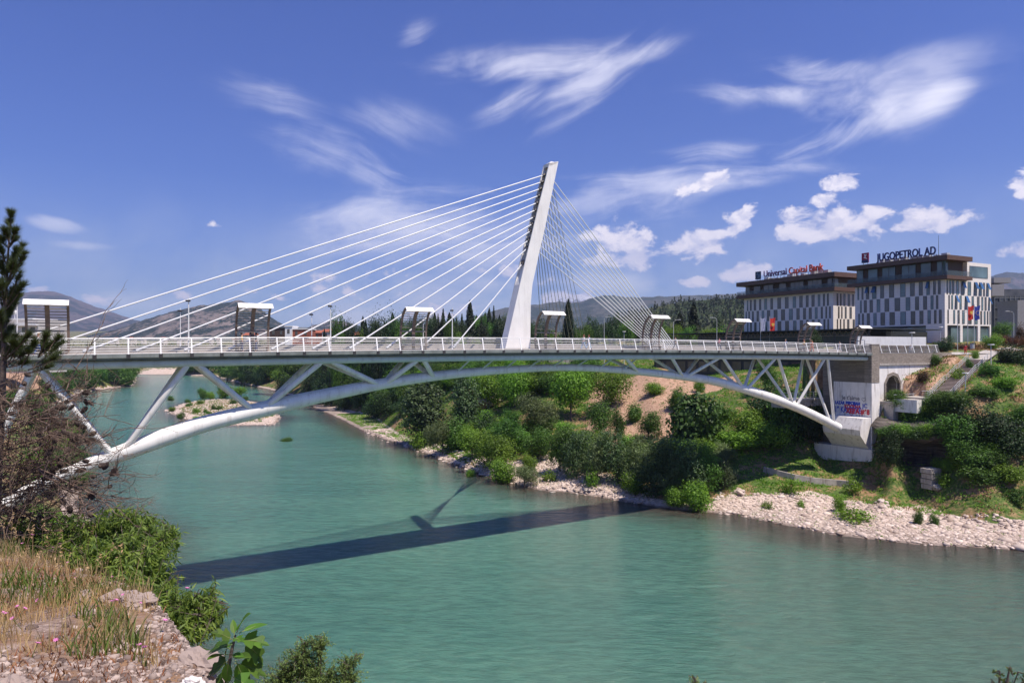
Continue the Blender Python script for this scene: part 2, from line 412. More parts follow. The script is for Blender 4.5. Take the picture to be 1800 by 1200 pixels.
Q = np.stack([idx[:-1, :-1], idx[:-1, 1:], idx[1:, 1:], idx[1:, :-1]], -1).reshape(-1, 4)
cen = len(GX.ravel()); V = np.c_[GX.ravel(), GY.ravel(), GZ.ravel()]; V = np.vstack([V, [0, 0, H1(0, 0)]])
T3 = np.stack([np.full(na - 1, cen), idx[0, 1:], idx[0, :-1]], -1)
gx, gy, gz = V.T
SD = sdist(RIVER, gx, gy)
BARE = [wz(*p) for p in ()]
def poly_at(L):          # polygon on the ground from sight lines
    return [tuple(hit(px, py))[:2] for px, py in L]
bare1 = poly_at([(1030, 790), (1035, 700), (1050, 668), (1120, 662), (1290, 660), (1300, 672), (1210, 700), (1180, 770), (1110, 790), (1070, 810)])
bare2 = poly_at([(1560, 720), (1600, 640), (1700, 625), (1690, 650), (1650, 690), (1610, 712)])
grav1 = [tuple(onz(*p))[:2] for p in [(1250, 890, .5), (1270, 872, 1.1), (1370, 872, 1.2), (1470, 872, 1.3), (1560, 884, 1.1), (1650, 897, 1.3), (1850, 925, 1.2), (1900, 985, 0), (1550, 962, 0), (1300, 915, 0)]]
grav2 = poly_at([(820, 845), (850, 805), (900, 812), (960, 800), (1000, 828), (1080, 840), (1150, 868), (1140, 890)])
sand3 = poly_at([(-60, 690), (-60, 655), (40, 655), (110, 678), (60, 690)])
def m_(p, w=2.0): return np.clip(sdist(p, gx + fbm(gx, gy, 6, 4, 8) * 3, gy + fbm(gx, gy, 6, 4, 9) * 3) / w + .5, 0, 1)
gravel = np.clip(np.maximum.reduce([m_(grav1), m_(grav2), np.clip((.9 - gz) / .5, 0, 1) * (np.hypot(gx, gy) > 40)]), 0, 1)
bare = np.maximum.reduce([m_(bare1), m_(bare2) * .7, m_(sand3)])
fore = np.clip((16 - np.hypot(gx, gy)) / 3, 0, 1)
gm, nt, b = nmat('ground_soil')
pos = geo_pos(nt)
def attr(n): return nd(nt, 'ShaderNodeAttribute', attribute_name=n).outputs['Fac']
n1 = noise(nt, pos, .35, 6, .6); n2 = noise(nt, pos, 2.2, 6, .65); n3 = noise(nt, pos, .08, 4)
vor = nd(nt, 'ShaderNodeTexVoronoi'); vor.inputs['Scale'].default_value = 3.2; lk(nt, pos, vor.inputs['Vector'])
vor2 = nd(nt, 'ShaderNodeTexVoronoi'); vor2.inputs['Scale'].default_value = 22; lk(nt, pos, vor2.inputs['Vector'])
grass = mixc(nt, smooth(nt, n2, .35, .65), (.05, .10, .02), (.12, .16, .04))
dry = mixc(nt, smooth(nt, n2, .3, .7), (.20, .115, .06), (.33, .22, .12))
land = mixc(nt, smooth(nt, mth(nt, 'ADD', n1, mth(nt, 'MULTIPLY', n2, .35)), .62, .78), grass, dry)
barec = mixc(nt, smooth(nt, n2, .3, .7), (.27, .15, .095), (.52, .35, .24))
land = mixc(nt, smooth(nt, mth(nt, 'ADD', attr('bare'), mth(nt, 'MULTIPLY_ADD', n2, .6, -.3)), .4, .6), land, barec)
grc = mixc(nt, vor.outputs['Color'], (.34, .25, .20), (.68, .56, .48))
grc = mixc(nt, smooth(nt, n2, .55, .75, 0, .6), grc, (.22, .17, .12))
land = mixc(nt, smooth(nt, mth(nt, 'ADD', attr('gravel'), mth(nt, 'MULTIPLY_ADD', n1, .9, -.45)), .42, .58), land, grc)
frc = mixc(nt, smooth(nt, noise(nt, pos, 14, 6, .7), .35, .65), (.15, .10, .08), (.38, .29, .24))
frc = mixc(nt, smooth(nt, n2, .4, .62), frc, mixc(nt, smooth(nt, n2, .3, .7), (.15, .075, .04), (.30, .18, .10)))
land = mixc(nt, attr('fore'), land, frc)
sxz = nd(nt, 'ShaderNodeSeparateXYZ'); lk(nt, pos, sxz.inputs[0])
wet = smooth(nt, sxz.outputs[2], .05, .28, .42, 1.0)
land = mixc(nt, 1.0, land, wet, 'MULTIPLY')
lk(nt, land, b.inputs['Base Color']); b.inputs['Roughness'].default_value = .92; b.inputs['Specular IOR Level'].default_value = .2
hh = mth(nt, 'ADD', mth(nt, 'MULTIPLY', n2, .7), mth(nt, 'MULTIPLY', vor.outputs['Distance'], mth(nt, 'MULTIPLY', attr('gravel'), .8)))
hh = mth(nt, 'ADD', hh, mth(nt, 'MULTIPLY', noise(nt, pos, 18, 5), mth(nt, 'MULTIPLY', attr('fore'), .25)))
bump(nt, b, hh, .9, .12)
me = mesh_np('ground', V, Q[:, ::-1], T3[:, ::-1], gm, True, dict(gravel=gravel, bare=bare, fore=fore))
ground = tag(obj_me('ground', me), kind='structure')

# ------------------------------------------------------------------ river
wm, nt, b = nmat('river_water')
pos = geo_pos(nt)
shore = nd(nt, 'ShaderNodeAttribute', attribute_name='shore').outputs['Fac']
mp = mapping(nt, pos, (.10, .30, 1), (0, 0, R(28)))
na_ = noise(nt, mp, 1.0, 5, .6, .4); nb_ = noise(nt, mapping(nt, pos, (.5, 1.5, 1), (0, 0, R(24))), 1.0, 6, .62, .3)
sxw = nd(nt, 'ShaderNodeSeparateXYZ'); lk(nt, pos, sxw.inputs[0])
big = noise(nt, mapping(nt, pos, (.012, .03, 1), (0, 0, R(28))), 1.0, 3)
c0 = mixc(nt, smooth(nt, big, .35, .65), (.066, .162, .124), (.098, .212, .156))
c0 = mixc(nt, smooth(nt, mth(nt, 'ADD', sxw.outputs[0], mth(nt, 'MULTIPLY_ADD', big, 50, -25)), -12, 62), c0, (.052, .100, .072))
c0 = mixc(nt, smooth(nt, mth(nt, 'ADD', shore, mth(nt, 'MULTIPLY_ADD', na_, .5, -.25)), .0, 1.0, .0, 1.0), (.06, .052, .038), c0)
c0 = mixc(nt, 1.0, c0, mixc(nt, smooth(nt, nb_, .36, .64), (.80, .84, .86), (1.10, 1.08, 1.07)), 'MULTIPLY')  # light and dark of the ripples painted into the base colour
foam = mth(nt, 'MULTIPLY', smooth(nt, noise(nt, mapping(nt, pos, (.35, 1.3, 1), (0, 0, R(20)), (3, 1, 0)), 1.0, 7, .72, .6), .675, .73), smooth(nt, big, .40, .56))
lk(nt, mixc(nt, mth(nt, 'MULTIPLY', foam, .65), c0, (.6, .68, .66)), b.inputs['Base Color'])
b.inputs['Roughness'].default_value = .09; b.inputs['IOR'].default_value = 1.333
b.inputs['Subsurface Weight'].default_value = .85; b.inputs['Subsurface Radius'].default_value = (.35, 1.0, .9); b.inputs['Subsurface Scale'].default_value = 3.0
bump(nt, b, mth(nt, 'ADD', mth(nt, 'MULTIPLY', na_, .9), mth(nt, 'ADD', mth(nt, 'MULTIPLY', nb_, .5), mth(nt, 'MULTIPLY', noise(nt, mapping(nt, pos, (1.2, 4.2, 1), (0, 0, R(26))), 1.0, 3, .6), .22))), 1.0, .6)
wr = np.r_[np.geomspace(6, 60, 30)[:-1], np.arange(60, 330, 3), np.geomspace(330, 12400, 60)]; wa = np.r_[np.linspace(-180, -60, 30)[:-1], np.linspace(-60, 60, 260), np.linspace(60, 180, 30)[1:]] * math.pi / 180
Rw, Aw = np.meshgrid(wr, wa, indexing='ij'); WX = (Rw * np.sin(Aw)).ravel(); WY = (Rw * np.cos(Aw)).ravel()
keep = (sdist(RIVER, WX, WY) > -14)
iw = np.arange(len(WX)).reshape(Rw.shape); qw = np.stack([iw[:-1, :-1], iw[:-1, 1:], iw[1:, 1:], iw[1:, :-1]], -1).reshape(-1, 4)
qw = qw[keep[qw].any(1)]
sdw = sdist(RIVER, WX, WY); sdi = -sdist(ISLAND, WX, WY)
shoreA = np.clip((np.minimum(sdw, sdi + 3) + fbm(WX, WY, 14, 3, 4) * 4) / 13.0, 0, 1)
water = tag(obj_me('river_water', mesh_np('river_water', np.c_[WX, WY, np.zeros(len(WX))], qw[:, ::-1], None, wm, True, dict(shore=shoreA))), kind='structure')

# ------------------------------------------------------------------ mountains and hills
def mountmat(name, rock, green, sc_, thr=.5):
    m, nt, b = nmat(name); pos = geo_pos(nt)
    a = noise(nt, pos, sc_, 8, .68); c = noise(nt, pos, sc_ * 7, 5, .7)
    v = mth(nt, 'ADD', mth(nt, 'MULTIPLY', a, .6), mth(nt, 'MULTIPLY', c, .4))
    lk(nt, mixc(nt, smooth(nt, v, thr - .03, thr + .035), green, rock), b.inputs['Base Color']); b.inputs['Roughness'].default_value = .95
    b.inputs['Specular IOR Level'].default_value = .1
    bump(nt, b, a, 1.0, 60 * .002 / sc_)
    return m
def mountain(name, prof, D, mat, depth=.45, rough_=.12, seed=0, ny=70, nx=260):
    prof = sorted(prof); xs = np.linspace(prof[0][0], prof[-1][0], nx); ys = np.interp(xs, [p[0] for p in prof], [p[1] for p in prof])
    k = np.ones(5) / 5; ys[2:-2] = np.convolve(ys, k, 'valid')
    crest = (HY - ys) * D / F + EYE
    t = np.r_[np.linspace(0, 1, ny), 1 + np.linspace(0, 1, 16)[1:]]
    TT, XX = np.meshgrid(t, xs, indexing='ij'); CR = np.interp(XX, xs, crest)
    Dm = np.where(TT <= 1, D * (1 - depth + depth * TT), D * (1 + .35 * (TT - 1)))
    prof_h = np.where(TT <= 1, TT ** 1.25, 1 - np.clip(TT - 1, 0, 1) ** 1.1)
    wx = (XX - CX) / F * Dm; wy = Dm
    rid = np.abs(fbm(wx, wy, D * .10, 5, seed)) * 2 - .45
    rough2 = fbm(wx, wy, D * .03, 5, seed + 1)
    env = np.sin(np.clip(TT, 0, 1) * math.pi) ** .8 * (TT < 1)
    z = CR * prof_h * (1 + (-rid * rough_ * 2 + rough2 * rough_) * env)
    z = z + fbm(wx, wy, D * .006, 3, seed + 2) * D * .0018 * np.clip(TT * 3, 0, 1)
    z = np.where(TT == 0, -3, np.maximum(z, 2)); z = np.where(TT >= 2, 0, z)
    i = np.arange(z.size).reshape(z.shape); q = np.stack([i[:-1, :-1], i[:-1, 1:], i[1:, 1:], i[1:, :-1]], -1).reshape(-1, 4)
    return tag(obj_me(name, mesh_np(name, np.c_[wx.ravel(), wy.ravel(), z.ravel()], q[:, ::-1], None, mat, True)), kind='structure')
mA = mountmat('mountain_rock', (.105, .085, .09), (.035, .042, .045), .0012)
mB = mountmat('hill_scrub', (.19, .155, .14), (.022, .032, .026), .005, .52)
mC = mountmat('mountain_snow', (.5, .5, .54), (.10, .10, .13), .002, .47)
mE = mountmat('ridge_wood', (.075, .075, .062), (.022, .034, .024), .004)
mD = mountmat('hill_wood', (.07, .08, .035), (.03, .045, .018), .01)
mountain('mountain', [(-700, 560), (-400, 540), (-200, 535), (-60, 530), (0, 521), (40, 514), (85, 511), (110, 516), (140, 528), (180, 543), (230, 560), (300, 576), (380, 588), (480, 600)], 6500, mA, seed=11)
mountain('mountain', [(-60, 606), (60, 598), (150, 590), (200, 580), (250, 563), (300, 548), (350, 537), (400, 532), (420, 527), (435, 532), (460, 545), (490, 566), (520, 582), (560, 596), (600, 606)], 3200, mB, seed=21)
mountain('mountain', [(470, 604), (510, 590), (550, 572), (580, 563), (610, 566), (640, 575), (680, 590), (720, 602)], 3800, mB, seed=31)
mountain('mountain', [(620, 604), (700, 590), (780, 572), (840, 557), (873, 543), (933, 535), (955, 535), (977, 530), (1018, 532), (1035, 525), (1057, 519), (1085, 520), (1110, 523), (1157, 521), (1230, 519), (1300, 516), (1500, 522), (1600, 535), (1720, 560)], 5200, mE, seed=41)
mountain('mountain', [(700, 600), (850, 566), (940, 537), (975, 528), (1003, 521), (1020, 516), (1035, 520), (1080, 530), (1150, 552), (1250, 590)], 10500, mC, seed=51, depth=.3)
mountain('mountain', [(1500, 560), (1640, 530), (1720, 500), (1745, 484), (1765, 478), (1785, 479), (1810, 481), (1850, 470), (1950, 485), (2200, 520)], 5500, mA, seed=61)
hillprof = [(960, 600), (1000, 590), (1040, 576), (1080, 562), (1120, 548), (1160, 537), (1200, 530), (1250, 527), (1310, 523), (1400, 520), (1500, 525), (1600, 548), (1700, 566), (1850, 560), (2100, 560)]
hill = mountain('hill', hillprof, 900, mD, depth=.62, rough_=.05, seed=71, nx=160, ny=50)
# ------------------------------------------------------------------ the bridge
def ztop(s): return 24.17 - .59 * ((s - 49.4) / 58.4) ** 2       # top of the handrail
def zdk(s): return ztop(s) - 1.34                               # walkway level
S0, S1 = -24.0, 109.8
WD = 6.3; OC = 3.3; OFB = 4.5
bridge = empty('cable_stayed_bridge', BF(S1, 3, 5), label='white cable-stayed arch bridge with leaning pylon spanning the turquoise river', cat='bridge')
def strip(sa, sb, o0, o1, z0, z1, name, mat, n=50, parent=bridge):    # a long member following the camber
    m = MB(); vs = []; fs = []
    for i in range(n + 1):
        s = sa + (sb - sa) * i / n; d = zdk(s)
        vs += [BF(s, o0, d + z0), BF(s, o1, d + z0), BF(s, o1, d + z1), BF(s, o0, d + z1)]
    for i in range(n):
        a = i * 4; fs += [(a + k, a + (k + 1) % 4, a + 4 + (k + 1) % 4, a + 4 + k) for k in range(4)]
    fs += [(3, 2, 1, 0), tuple(n * 4 + k for k in range(4))]
    m.add(vs, fs); return m.build(name, mat, parent)
strip(S0, S1, .02, WD - .02, -.46, -.06, 'deck_slab', M['fascia'])
strip(S0, S1, -.16, .02, -.30, .0, 'edge_plate', M['fascia']); strip(S0, S1, WD - .02, WD + .16, -.30, .0, 'edge_plate', M['fascia'])
strip(S0, S1, .02, 2.3, -.06, .02, 'walkway', M['paving']); strip(S0, S1, 5.5, WD - .02, -.06, .02, 'walkway', M['paving'])
strip(S0, S1, 2.5, 5.3, -.06, -.03, 'carriageway', M['asphalt'])
strip(S0, S1, 2.3, 2.5, -.06, .16, 'kerb', M['paving']); strip(S0, S1, 5.3, 5.5, -.06, .62, 'crash_barrier', M['paving'])
def beam(o, name='edge_beam'):
    m = MB(); path = [BF(S0 + (S1 - S0 - .1) * i / 60, o, zdk(S0 + (S1 - S0) * i / 60) - .82) for i in range(61)]
    m.tube(path, .36, 12); return m.build(name, M['beam_grey'], bridge, sm=True)
beam(.85); beam(OFB)
m = MB()
for i in range(46):
    s = -20 + i * 2.8
    m.obox(BF(s, .9, zdk(s) - .9), U * .2, N * (OFB - .9), Vector((0, 0, .44)))
m.build('cross_beams', M['beam_grey'], bridge)
# arch: sight-line samples (column, top row, bottom row) on the arch plane
OA = 2.7
AR = [(-140, 960, 990), (-60, 914, 946), (0, 876, 904), (60, 845, 873), (100, 827, 851), (150, 806, 831), (217, 779, 811), (300, 747, 781), (367, 727, 757), (467, 703, 733), (540, 688, 714), (610, 675, 698), (682, 662, 682),
      (760, 652, 670), (826, 646, 662), (913, 641, 655), (1000, 638.5, 651), (1096, 643.5, 656.5), (1189, 652.5, 667), (1251, 660, 675.5), (1313, 676, 693), (1375.6, 697, 713.5), (1422, 717, 733), (1473, 743, 760)]
ap = []; ar = []
for px, a, b_ in AR:
    s, z = bp(px, (a + b_) / 2, OA); D = s_at(px, OA)[1]; ap.append(BF(s, OA, z)); ar.append((b_ - a) / 2 * D / F * .95)
for it in range(2):
    p2 = [ap[0]]; r2 = [ar[0]]
    for i in range(len(ap) - 1):
        p2 += [ap[i] * .75 + ap[i + 1] * .25, ap[i] * .25 + ap[i + 1] * .75]; r2 += [ar[i] * .75 + ar[i + 1] * .25, ar[i] * .25 + ar[i + 1] * .75]
    ap = p2 + [ap[-1]]; ar = r2 + [ar[-1]]
m = MB(); m.tube(ap, ar, 20); m.build('arch', M['bridge_white'], bridge, sm=True)
def arch_at(s):
    L = [((p - A0).dot(U), p) for p in ap]; L.sort(key=lambda t: t[0])
    for (a, p), (c, q) in zip(L, L[1:]):
        if a <= s <= c: t = (s - a) / (c - a + 1e-9); return p.lerp(q, t)
    return L[0][1] if s < L[0][0] else L[-1][1]
sA = lambda px: s_at(px, OA)[0]; sT = lambda px: s_at(px, .85)[0]
nodes = [(-5.0, [(-10.5), sT(57)]), (sA(207), [sT(67), sT(330)]), (sA(454), [sT(348), sT(565)]), (sA(671), [sT(583), sT(733)]),
         (sA(765), [sT(745), None]), (sA(1122), [sT(1100), None]), (sA(1201), [sT(1181), sT(1264)]), (sA(1307), [sT(1271), sT(1363)]), (sA(1394), [sT(1368), sT(1449)]), (sA(1466), [sT(1455), None])]
for i, (sn, tops) in enumerate(nodes):
    for j, st in enumerate(tops):
        if st is None: continue
        for o in (.85, OFB):
            t = BF(st, o, zdk(st) - 1.0); q = arch_at(sn + (-.35 if j == 0 else .35)).copy(); q += N * (-.25 if o < 2 else .25)
            m = MB(); r = .26 if sn < 60 else .22
            m.tube([t, t.lerp(q, .04), t.lerp(q, .96), q], [r * .8, r, r, r * .8], 12); m.build('strut', M['bridge_white'], bridge, sm=True)
for k in range(8):
    s = sA(800 + k * 42); q = arch_at(s); tp = BF(s + 1.0, .85, zdk(s) - .9)
    m = MB(); m.tube([tp, q], .1, 8); m.build('bracket', M['beam_grey'], bridge, sm=True)
# pylon
Lf = [(966, 287), (957.6, 321), (946, 366), (935.6, 410), (926.5, 447), (914, 500), (893, 592), (886, 622)]
Rt = [(981.4, 285.5), (974, 321), (965, 366), (956, 410), (947, 447), (943, 468), (936, 500), (933, 533), (932, 622)]
on = 2.65
lw = [BF(*[bp(x, y, on)[0]], on, bp(x, y, on)[1]) for x, y in Lf]; rw = [BF(bp(x, y, on)[0], on, bp(x, y, on)[1]) for x, y in Rt]
inner = [p + (U * .55 if 0 < i < 5 else (U * .5 if i == 0 else Vector())) for i, p in enumerate(lw)]
m = MB(); m.prism([p + N * .16 for p in inner] + [p + N * .16 for p in rw[::-1]], N * .98); shaft = m.build('pylon', M['pylon_white'], bridge)
for dd in (0, 1.14):
    m = MB(); m.prism([p + N * dd for p in lw] + [p + N * dd for p in rw[::-1]], N * .16); m.build('pylon_plate', M['pylon_white'], bridge)
m = MB(); tl, tr = lw[0], rw[0]
m.prism([tl + Vector((0, 0, -.35)), tl + Vector((0, 0, .06)), tr + Vector((0, 0, .12)), tr + Vector((0, 0, -.02))], N * 1.3); 
m.prism([tl + N * .5 + Vector((0, 0, .06)), (tl + tr) / 2 + N * .5 + Vector((0, 0, .28)), tr + N * .5 + Vector((0, 0, .12))], N * .3)
m.build('pylon_cap', M['pylon_white'], bridge)
# front cables
tops = [(955, 307), (951.6, 319), (948.6, 331), (946, 343), (943, 355.5), (940.5, 368), (938, 380), (935, 392), (932, 404), (928, 420), (925, 434), (917, 460)]
lands = [-47, 53, 147, 240, 325, 402, 478, 550, 615, 680, 740, 797]
for (tx, ty), lx in zip(tops, lands):
    sT_, zT_ = bp(tx, ty, OC); p = BF(sT_ + .35, OC, zT_ + .05); s = s_at(lx, OC)[0]; q = BF(s, OC, zdk(s) + .25)
    m = MB(); m.tube([p, q], .068, 8); m.build('cable', M['cable_white'], bridge, sm=True)
    m = MB(); d = (p - q).normalized(); m.tube([q - Vector((0, 0, .25)) , q, q + d * 1.2], [.16, .16, .13], 8); m.build('cable_anchor', M['galv'], bridge, sm=True)
    m = MB(); m.tube([p - d * .45, p + d * .1], [.17, .2], 8); m.bar(p + N * -.45 + d * .0, p + N * .45, .22, .3); m.build('anchor_block', M['mullion'], bridge)
for i in range(12):
    t = i / 11; tx = 975 + (947 - 975) * t; ty = 316 + (440 - 316) * t
    # downstream fan
    s0_, z0_ = bp(tx, ty, 3.0); p = BF(s0_ - .3, 3.0, z0_); lx = 1192 + (1151 - 1192) * t; s = s_at(lx, 4.7)[0]
    q = BF(s, 4.7, zdk(s) + .05); m = MB(); m.tube([p, q], .06, 8); m.build('back_stay', M['cable_white'], bridge, sm=True)
    # upstream fan, anchored in the ground beyond the far walkway
    s0_, z0_ = bp(tx - 1, ty + 6, 3.7); p = BF(s0_ - .3, 3.7, z0_); lx = 1031 + (953 - 1031) * t
    q = P(lx, 604, 175); m = MB(); m.tube([p, q], .045, 8); m.build('back_stay', M['cable_steel'], bridge, sm=True)
m = MB(); qa = P(945, 604, 174); qb = P(1040, 604, 174)
m.obox(qa - Vector((0, 0, 6.5)), qb - qa, Vector((0, 2.4, 0)), Vector((0, 0, 6.45))); m.build('counterweight', M['concrete'], bridge)
m = MB(); sa = s_at(1145, 4.7)[0]; sb = s_at(1200, 4.7)[0]
m.obox(BF(sa, 4.35, zdk(sa) - .02), U * (sb - sa), N * .8, Vector((0, 0, .2))); m.build('anchor_plinth', M['concrete'], bridge)
# railing
def railing(o, lean, sa, sb, parent, name='railing', step=2.35, mat=None, zf=None, nr_=6, H=1.30, posts=True, w=.05):
    mat = mat or M['rail_white']; zf = zf or zdk
    m = MB(); n = max(2, int((sb - sa) / 2.2))
    for r in range(nr_ + 1):
        h = .06 + (H - .06) * r / nr_; rad = .045 if r == nr_ else .021
        m.tube([BF(sa + (sb - sa) * i / n, o + lean * h / H, zf(sa + (sb - sa) * i / n) + h) for i in range(n + 1)], rad, 6)
    rl = m.build(name, mat, parent, sm=True)
    if posts:
        k = math.ceil((sa) / step)
        first = None
        while k * step <= sb:
            s = k * step; a = BF(s, o, 0); z = zf(s)
            mm = MB(); mm.bar(a + Vector((0, 0, z - .02)), BF(s, o + lean, z + H + .02), w, w * 2.2, up=tuple(U))
            mm.build('post', mat, rl); k += 1
    return rl
railing(0, .38, S0, S1, bridge)
railing(WD, -.38, S0, S1, bridge, posts=False, nr_=4)
m = MB()
for k in range(-10, 47):
    s = k * 2.35; m.obox(BF(s - .14, -.2, zdk(s) - .34), U * .28, N * .22, Vector((0, 0, .33)))
m.build('post_brackets', M['mullion'], bridge)

# ------------------------------------------------------------------ abutment on the far bank
SA = 109.8
abut = empty('bridge_abutment', BF(112, 5, 4), label='stone and white concrete bridge abutment with graffiti beside the stairs', cat='abutment')
def fbox(s0, s1, o0, o1, z0, z1, m=None):
    m = m or MB(); m.obox(BF(s0, o0, z0), U * (s1 - s0), N * (o1 - o0), Vector((0, 0, z1 - z0))); return m
fbox(SA, SA + 2.1, 0, 1.2, 17.5, 23.55).build('stone_pillar', M['stone'], abut)
fbox(SA - .06, SA + 2.16, -.06, 1.26, 23.55, 23.68).build('pillar_cap', M['concrete'], abut)
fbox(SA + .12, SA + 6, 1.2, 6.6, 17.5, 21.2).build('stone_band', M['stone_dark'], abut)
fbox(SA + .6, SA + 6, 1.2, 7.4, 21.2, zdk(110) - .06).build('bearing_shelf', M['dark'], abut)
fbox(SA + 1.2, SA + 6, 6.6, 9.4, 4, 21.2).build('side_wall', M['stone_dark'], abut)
pw = MB(); pw.hexa([BF(SA - .25, -.25, 4.0), BF(SA + 2.7, -.25, 4.0), BF(SA + 2.7, 6.6, 4.0), BF(SA - .25, 6.6, 4.0), BF(SA + .05, .04, 17.5), BF(SA + 2.05, .04, 17.5), BF(SA + 2.05, 6.6, 17.5), BF(SA + .05, 6.6, 17.5)])
pier_wall = pw.build('pier_wall', M['white_wall'], abut)
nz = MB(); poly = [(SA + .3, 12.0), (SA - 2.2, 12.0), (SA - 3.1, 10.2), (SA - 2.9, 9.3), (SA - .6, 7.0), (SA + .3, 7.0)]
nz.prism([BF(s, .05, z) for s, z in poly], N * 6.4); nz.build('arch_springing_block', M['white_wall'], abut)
fbox(SA - .9, SA + 3.2, -.6, 9.6, 3.2, 7.0).build('footing', M['white_wall'], abut)
# wing wall with the niche
s_n0 = s_at(1557, .3)[0]; s_n1 = s_at(1581, .3)[0]; s_e = s_at(1650, .3)[0]
zt = 14.55; zh = 17.3; zpk = 18.6; sm_ = (s_n0 + s_n1) / 2
wing_top = 20.55
m = fbox(SA + 2.1, s_n0, .32, .8, 8, wing_top); fbox(s_n1, s_e + 4, .32, .8, 8, wing_top, m)
arcp = [(s_n0, zh), (s_n0 + (s_n1 - s_n0) * .2, zpk - .35), (sm_, zpk), (s_n1 - (s_n1 - s_n0) * .2, zpk - .35), (s_n1, zh)]
m.prism([BF(s_n0, .32, wing_top)] + [BF(s, .32, z) for s, z in arcp] + [BF(s_n1, .32, wing_top)], N * .48)
fbox(s_n0, s_n1, .32, .8, 8, zt, m)
m.build('wing_wall', M['white_wall'], abut)
fr = MB(); w = .42
outer = [(s_n0 - w, zt), (s_n0 - w, zh + .1), (s_n0 + (s_n1 - s_n0) * .13, zpk + .15), (sm_, zpk + w + .1), (s_n1 - (s_n1 - s_n0) * .13, zpk + .15), (s_n1 + w, zh + .1), (s_n1 + w, zt)]
innr = [(s_n0, zt)] + arcp + [(s_n1, zt)]
for (a, c), (d, e) in zip(zip(outer, outer[1:]), zip(innr, innr[1:])):
    fr.prism([BF(a[0], .2, a[1]), BF(c[0], .2, c[1]), BF(e[0], .2, e[1]), BF(d[0], .2, d[1])], N * .5)
fr.build('niche_frame', M['stone'], abut)
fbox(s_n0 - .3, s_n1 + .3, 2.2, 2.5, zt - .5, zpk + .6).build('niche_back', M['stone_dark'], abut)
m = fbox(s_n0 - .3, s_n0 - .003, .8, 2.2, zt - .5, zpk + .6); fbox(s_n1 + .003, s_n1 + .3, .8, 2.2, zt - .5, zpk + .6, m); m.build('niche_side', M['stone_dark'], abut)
fbox(SA + 2.1, s_e + 4, .15, .78, wing_top, 22.25).build('stone_parapet', M['stone'], abut)
fbox(SA + 2.1, s_e + 4, .08, .3, wing_top - .3, wing_top - .003).build('string_course', M['concrete'], abut)
railing(.1, .38, SA + 2.3, s_e, abut, zf=lambda s: 22.25)
# graffiti, painted on the wall that faces the river
G_red = simple('spray_red', (.55, .03, .05), .7); G_blue = simple('spray_blue', (.03, .08, .5), .7); G_grey = simple('spray_grey', (.2, .19, .2), .7)
fz = lambda z: SA + .05 - (17.5 - z) / 13.5 * .30 - .012
def graf(txt, o_left, z, size, mat, width, bold=.0):   # reads from the far side towards the near corner
    text_part('graffiti', txt, size, mat, abut, BF(fz(z), o_left, z), -N, (-(U.x) * .022, -(U.y) * .022, 1), .006, bold, width)
graf("Je t'aime", 5.2, 14.6, 1.0, G_grey, 3.2, .02)
hm = MB()
def heart(c_o, c_z, r, hm):
    pts = [(16 * math.sin(t) ** 3, 13 * math.cos(t) - 5 * math.cos(2 * t) - 2 * math.cos(3 * t) - math.cos(4 * t)) for t in [i * 2 * math.pi / 24 for i in range(25)]]
    hm.tube([BF(fz(c_z) , c_o + a * r / 16, c_z + b_ * r / 16) for a, b_ in pts], .035, 5, cap=False)
heart(1.3, 14.8, .35, hm); hm.build('graffiti_heart', G_grey, abut)
hm = MB(); heart(3.4, 12.35, .32, hm); hm.build('graffiti_heart', G_red, abut)
graf("LAZAR", 6.3, 13.8, .7, G_blue, 1.8, .05); graf("BEPCEJAH", 4.4, 13.8, .7, G_blue, 2.5, .07)
graf("19 KALEPIKE", 6.2, 12.5, 1.35, G_blue, 4.5, .035); graf("KOOLNA", 4.6, 13.2, .85, G_red, 2.9, .05); graf("XERA #68", 4.4, 12.45, 1.1, G_red, 4.1, .06); graf("JC", 1.6, 13.5, .9, G_blue, .9, .03)
graf("o x o", 2.6, 12.1, .5, G_grey, 1.2)
text_part('graffiti', 'Tina', .6, G_grey, abut, BF(s_at(1589, .3)[0], .3, 17.1), U, (0, 0, 1), .006, 0, 1.3)
text_part('graffiti', 'fiff', .5, G_grey, abut, BF(s_at(1591, .3)[0], .3, 16.3), U, (0, 0, 1), .006, 0, .9)
# terrace below the niche
M['stained'] = simple('stained_concrete', (.56, .49, .43), .85, var=.15, bumpk=.2, dirt=((.2, .14, .1), .9))
terr = empty('terrace', BF(115, -1, 10), label='low concrete terrace with steel rail below the arched niche', cat='terrace')
fbox(SA + 2.3, s_n1 + .4, -2.2, .3, 14.3, 14.55).build('slab', M['paving'], terr)
fbox(SA + 2.5, s_n1 + .2, -2.0, .1, 11.6, 14.3).build('retaining_wall', M['stained'], terr)
railing(-2.1, 0, SA + 2.5, s_n1 + .3, terr, mat=M['galv'], zf=lambda s: 14.55, nr_=3, H=1.1, step=1.9)
s2 = s_at(1622, -5)[0]; s3 = s_at(1664, -5)[0]
terr2 = empty('terrace', BF(s2, -5, 11), label='white stained retaining wall with landing at the foot of the stairs', cat='terrace')
fbox(s2, s3, -5.6, -1.4, 15.0, 15.25).build('slab', M['paving'], terr2)
fbox(s2 - 2.4, s3 - .3, -5.4, -1.8, 13.0, 15.0).build('retaining_wall', M['white_wall'], terr2)
fbox(s2 - 2.4, s2, -5.4, -1.8, 15.0, 15.02).build('ledge', M['paving'], terr2)
railing(-5.4, 0, s2 - 1, s3 + .6, terr2, mat=M['galv'], zf=lambda s: 15.25, nr_=3, H=1.1, step=1.9)
terr3 = empty('terrace', BF(108, 10, 12), label='narrow walkway with steel rail behind the bridge pier', cat='terrace')
fbox(100.5, SA + 1.2, 9.2, 12.0, 14.3, 14.55).build('slab', M['paving'], terr3)
